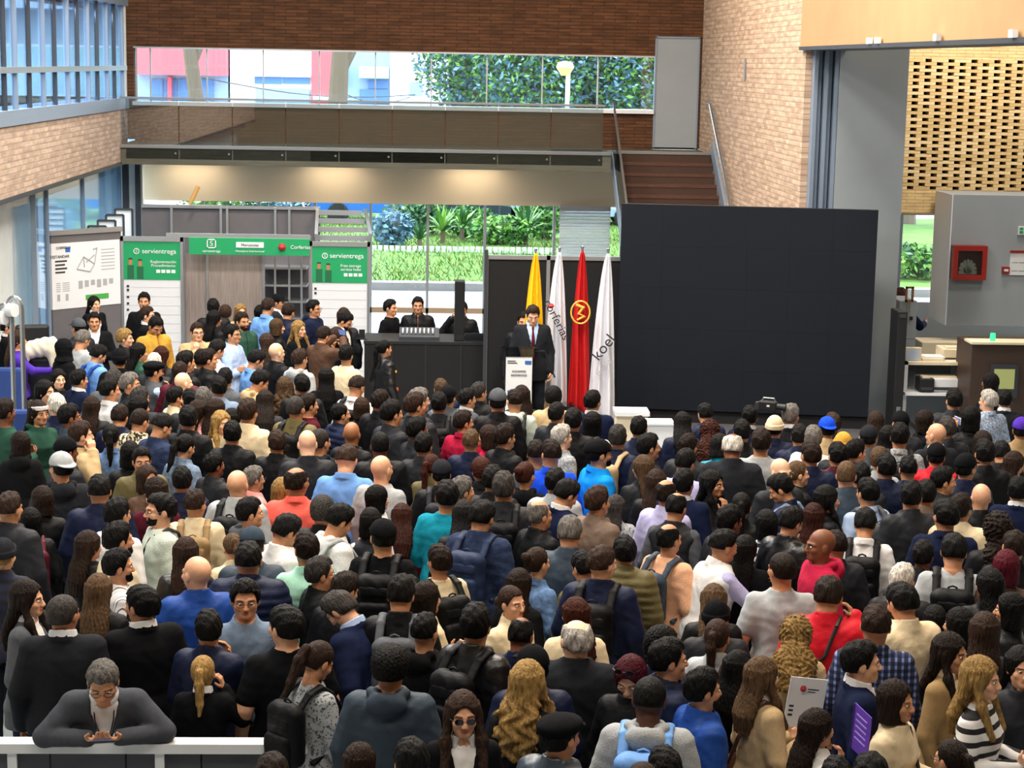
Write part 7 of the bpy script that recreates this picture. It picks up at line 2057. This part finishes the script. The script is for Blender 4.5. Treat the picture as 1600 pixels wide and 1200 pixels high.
# video camera carried on a shoulder in front of the screen
dv = find(1211, 650)
vc = tag(empty('video_camera'), 'black shoulder video camera held up in front of the screen', 'video camera')
o = PY(1200, 634, dv['fin'].y + .35); vc.location = o; vc.rotation_euler = (0, 0, math.radians(-25)); vc.scale = (.62, .62, .62)
MB().cbox((0, 0, 0), (.30, .14, .16)).build('body', M_BLKPAINT, vc, bevel=.02); MB().tube([(.15, 0, 0), (.30, 0, -.01)], [.05, .06], 12).build('lens', M_BLKPAINT, vc); MB().tube([(-.10, 0, .08), (-.08, 0, .13), (.10, 0, .13), (.12, 0, .08)], .014, 8).build('handle', M_STEEL, vc)
MB().cbox((.02, -.072, .01), (.05, .004, .03)).build('badge', M_WHITE, vc); MB().cbox((-.18, 0, -.01), (.06, .1, .12)).build('battery', M_DKFRAME, vc); MB().tube([(.12, 0, -.08), (.12, 0, -2.6)], .012, 6).build('monopod', M_BLKPAINT, vc)
# lanyard with badge on the sage sweater
d = find(251, 770)
ly = MB(); 
for sd in (1, -1): ly.tube([local(d, (sd * .055, .03, 1.47)), local(d, (sd * .06, .10, 1.40)), local(d, (sd * .03, .145, 1.28)), local(d, (0, .150, 1.16))], .004, 5)
ln_ = ly.build('lanyard', M_BLKPAINT); ln_.parent = d['ob']; bpy.context.view_layer.update(); ln_.matrix_parent_inverse = d['ob'].matrix_world.inverted()
bd_ = MB(); bd_.cbox((0, 0, 0), (.085, .006, .12)); bo = bd_.build('badge', M_WHITE, None); bo.location = local(d, (0, .158, 1.09)); bo.rotation_euler = (0, 0, d['rz']); bo.parent = d['ob']; bpy.context.view_layer.update(); bo.matrix_parent_inverse = d['ob'].matrix_world.inverted()
def attach(o, d):
    o.parent = d['ob']; bpy.context.view_layer.update(); o.matrix_parent_inverse = d['ob'].matrix_world.inverted(); return o
d = find(160, 1035)
ly = MB()
for sd in (1, -1): ly.tube([local(d, (sd * .055, .04, 1.46)), local(d, (sd * .05, .11, 1.38)), local(d, (sd * .02, .135, 1.22))], .004, 5)
attach(ly.build('lanyard', M_BLKPAINT), d)
# patches and straps
def patch(x, y, v, size, m, name='patch', rot=0):
    d = find(x, y); b = MB(); b.cbox((0, 0, 0), size); o = b.build(name, m); o.location = local(d, v); o.rotation_euler = (0, 0, d['rz'] + rot); return attach(o, d)
patch(450, 806, (-.19, -.045, 1.36), (.07, .02, .07), M_BLUEP); patch(601, 530, (.20, .03, 1.30), (.012, .07, .03), M_GOLD); patch(601, 530, (.215, .05, 1.05), (.012, .07, .04), mat('orange_patch', 'e0601c'))
patch(1218, 743, (.12, .12, 1.30), (.06, .02, .02), M_GOLD)
def strap(x, y, m, label, name='shoulder_bag', side=1, color='1a1a1e'):
    d = find(x, y); r = tag(empty(name), label, 'bag', 'bags worn across the body')
    pts = [(side * .07, -.10, 1.43), (side * .085, -.03, 1.475), (side * .08, .06, 1.43), (side * .0, .165, 1.22), (-side * .18, .10, 1.0)]
    bk = [(side * .07, -.10, 1.43), (side * .02, -.165, 1.25), (-side * .18, -.10, 1.0)]
    MB().tube([local(d, p) for p in pts], .014, 6).build('strap', m, r); MB().tube([local(d, p) for p in bk], .014, 6).build('strap', m, r)
    f_ = Field(axis(-.18, .18, .015, []), axis(-.08, .08, .015, []), axis(-.16, .16, .015, [])); f_.cap((-.08, 0, .0), (.08, 0, 0), .085, k=0, sc=(1, 1.6, .9)); f_.disp(wr(.004, 30)); V, F = f_.mesh()
    bo = bpy.data.objects.new('pouch', mkmesh('pouch', V, F, [m])); COL.objects.link(bo); bo.location = local(d, (-side * .25, 0, .93)); bo.rotation_euler = (0, 0, d['rz'] + math.pi / 2); bo.parent = r
M_STRAPK = mat('black_strap', '17171b', rough=.6); M_STRAPB = mat('brown_strap', '4a2a22', rough=.5)
strap(1296, 900, M_STRAPK, 'black shoulder bag across the red jacket'); strap(1192, 1025, M_STRAPB, 'brown shoulder bag across the beige blazer'); strap(251, 770, M_STRAPK, 'dark shoulder bag on the sage sweater', side=-1); strap(1402, 1062, M_STRAPK, 'black shoulder bag on the cream jacket beside the purple notebook', side=-1); strap(1122, 965, M_STRAPB, 'thin brown shoulder bag on the light grey jacket')
# sunglasses pushed up on the head
d = find(985, 1030); sg_ = bpy.data.objects.new('sunglasses', glasses_mesh(True)); COL.objects.link(sg_); sg_.parent = d['ob']; sg_.matrix_local = head_matrix(0, math.radians(30), 0) @ Matrix.Translation((0, -.005, .085)) @ Matrix.Translation((0, 0, 1.6)) @ Matrix.Rotation(.5, 4, 'X') @ Matrix.Translation((0, 0, -1.6))

# empties of things stand at the base of the thing
bpy.context.view_layer.update()
for o in list(COL.objects):
    if o.type == 'EMPTY' and o.parent is None and o.location.length < 1e-6 and max(abs(v) for v in o.rotation_euler) < 1e-6 and o.children:
        pts = [c.matrix_world @ Vector(b) for c in o.children_recursive if c.type == 'MESH' for b in c.bound_box]
        if not pts: continue
        c0 = Vector(((min(p.x for p in pts) + max(p.x for p in pts)) / 2, (min(p.y for p in pts) + max(p.y for p in pts)) / 2, min(p.z for p in pts)))
        o.location = c0
        for c in o.children: c.location = Vector(c.location) - c0
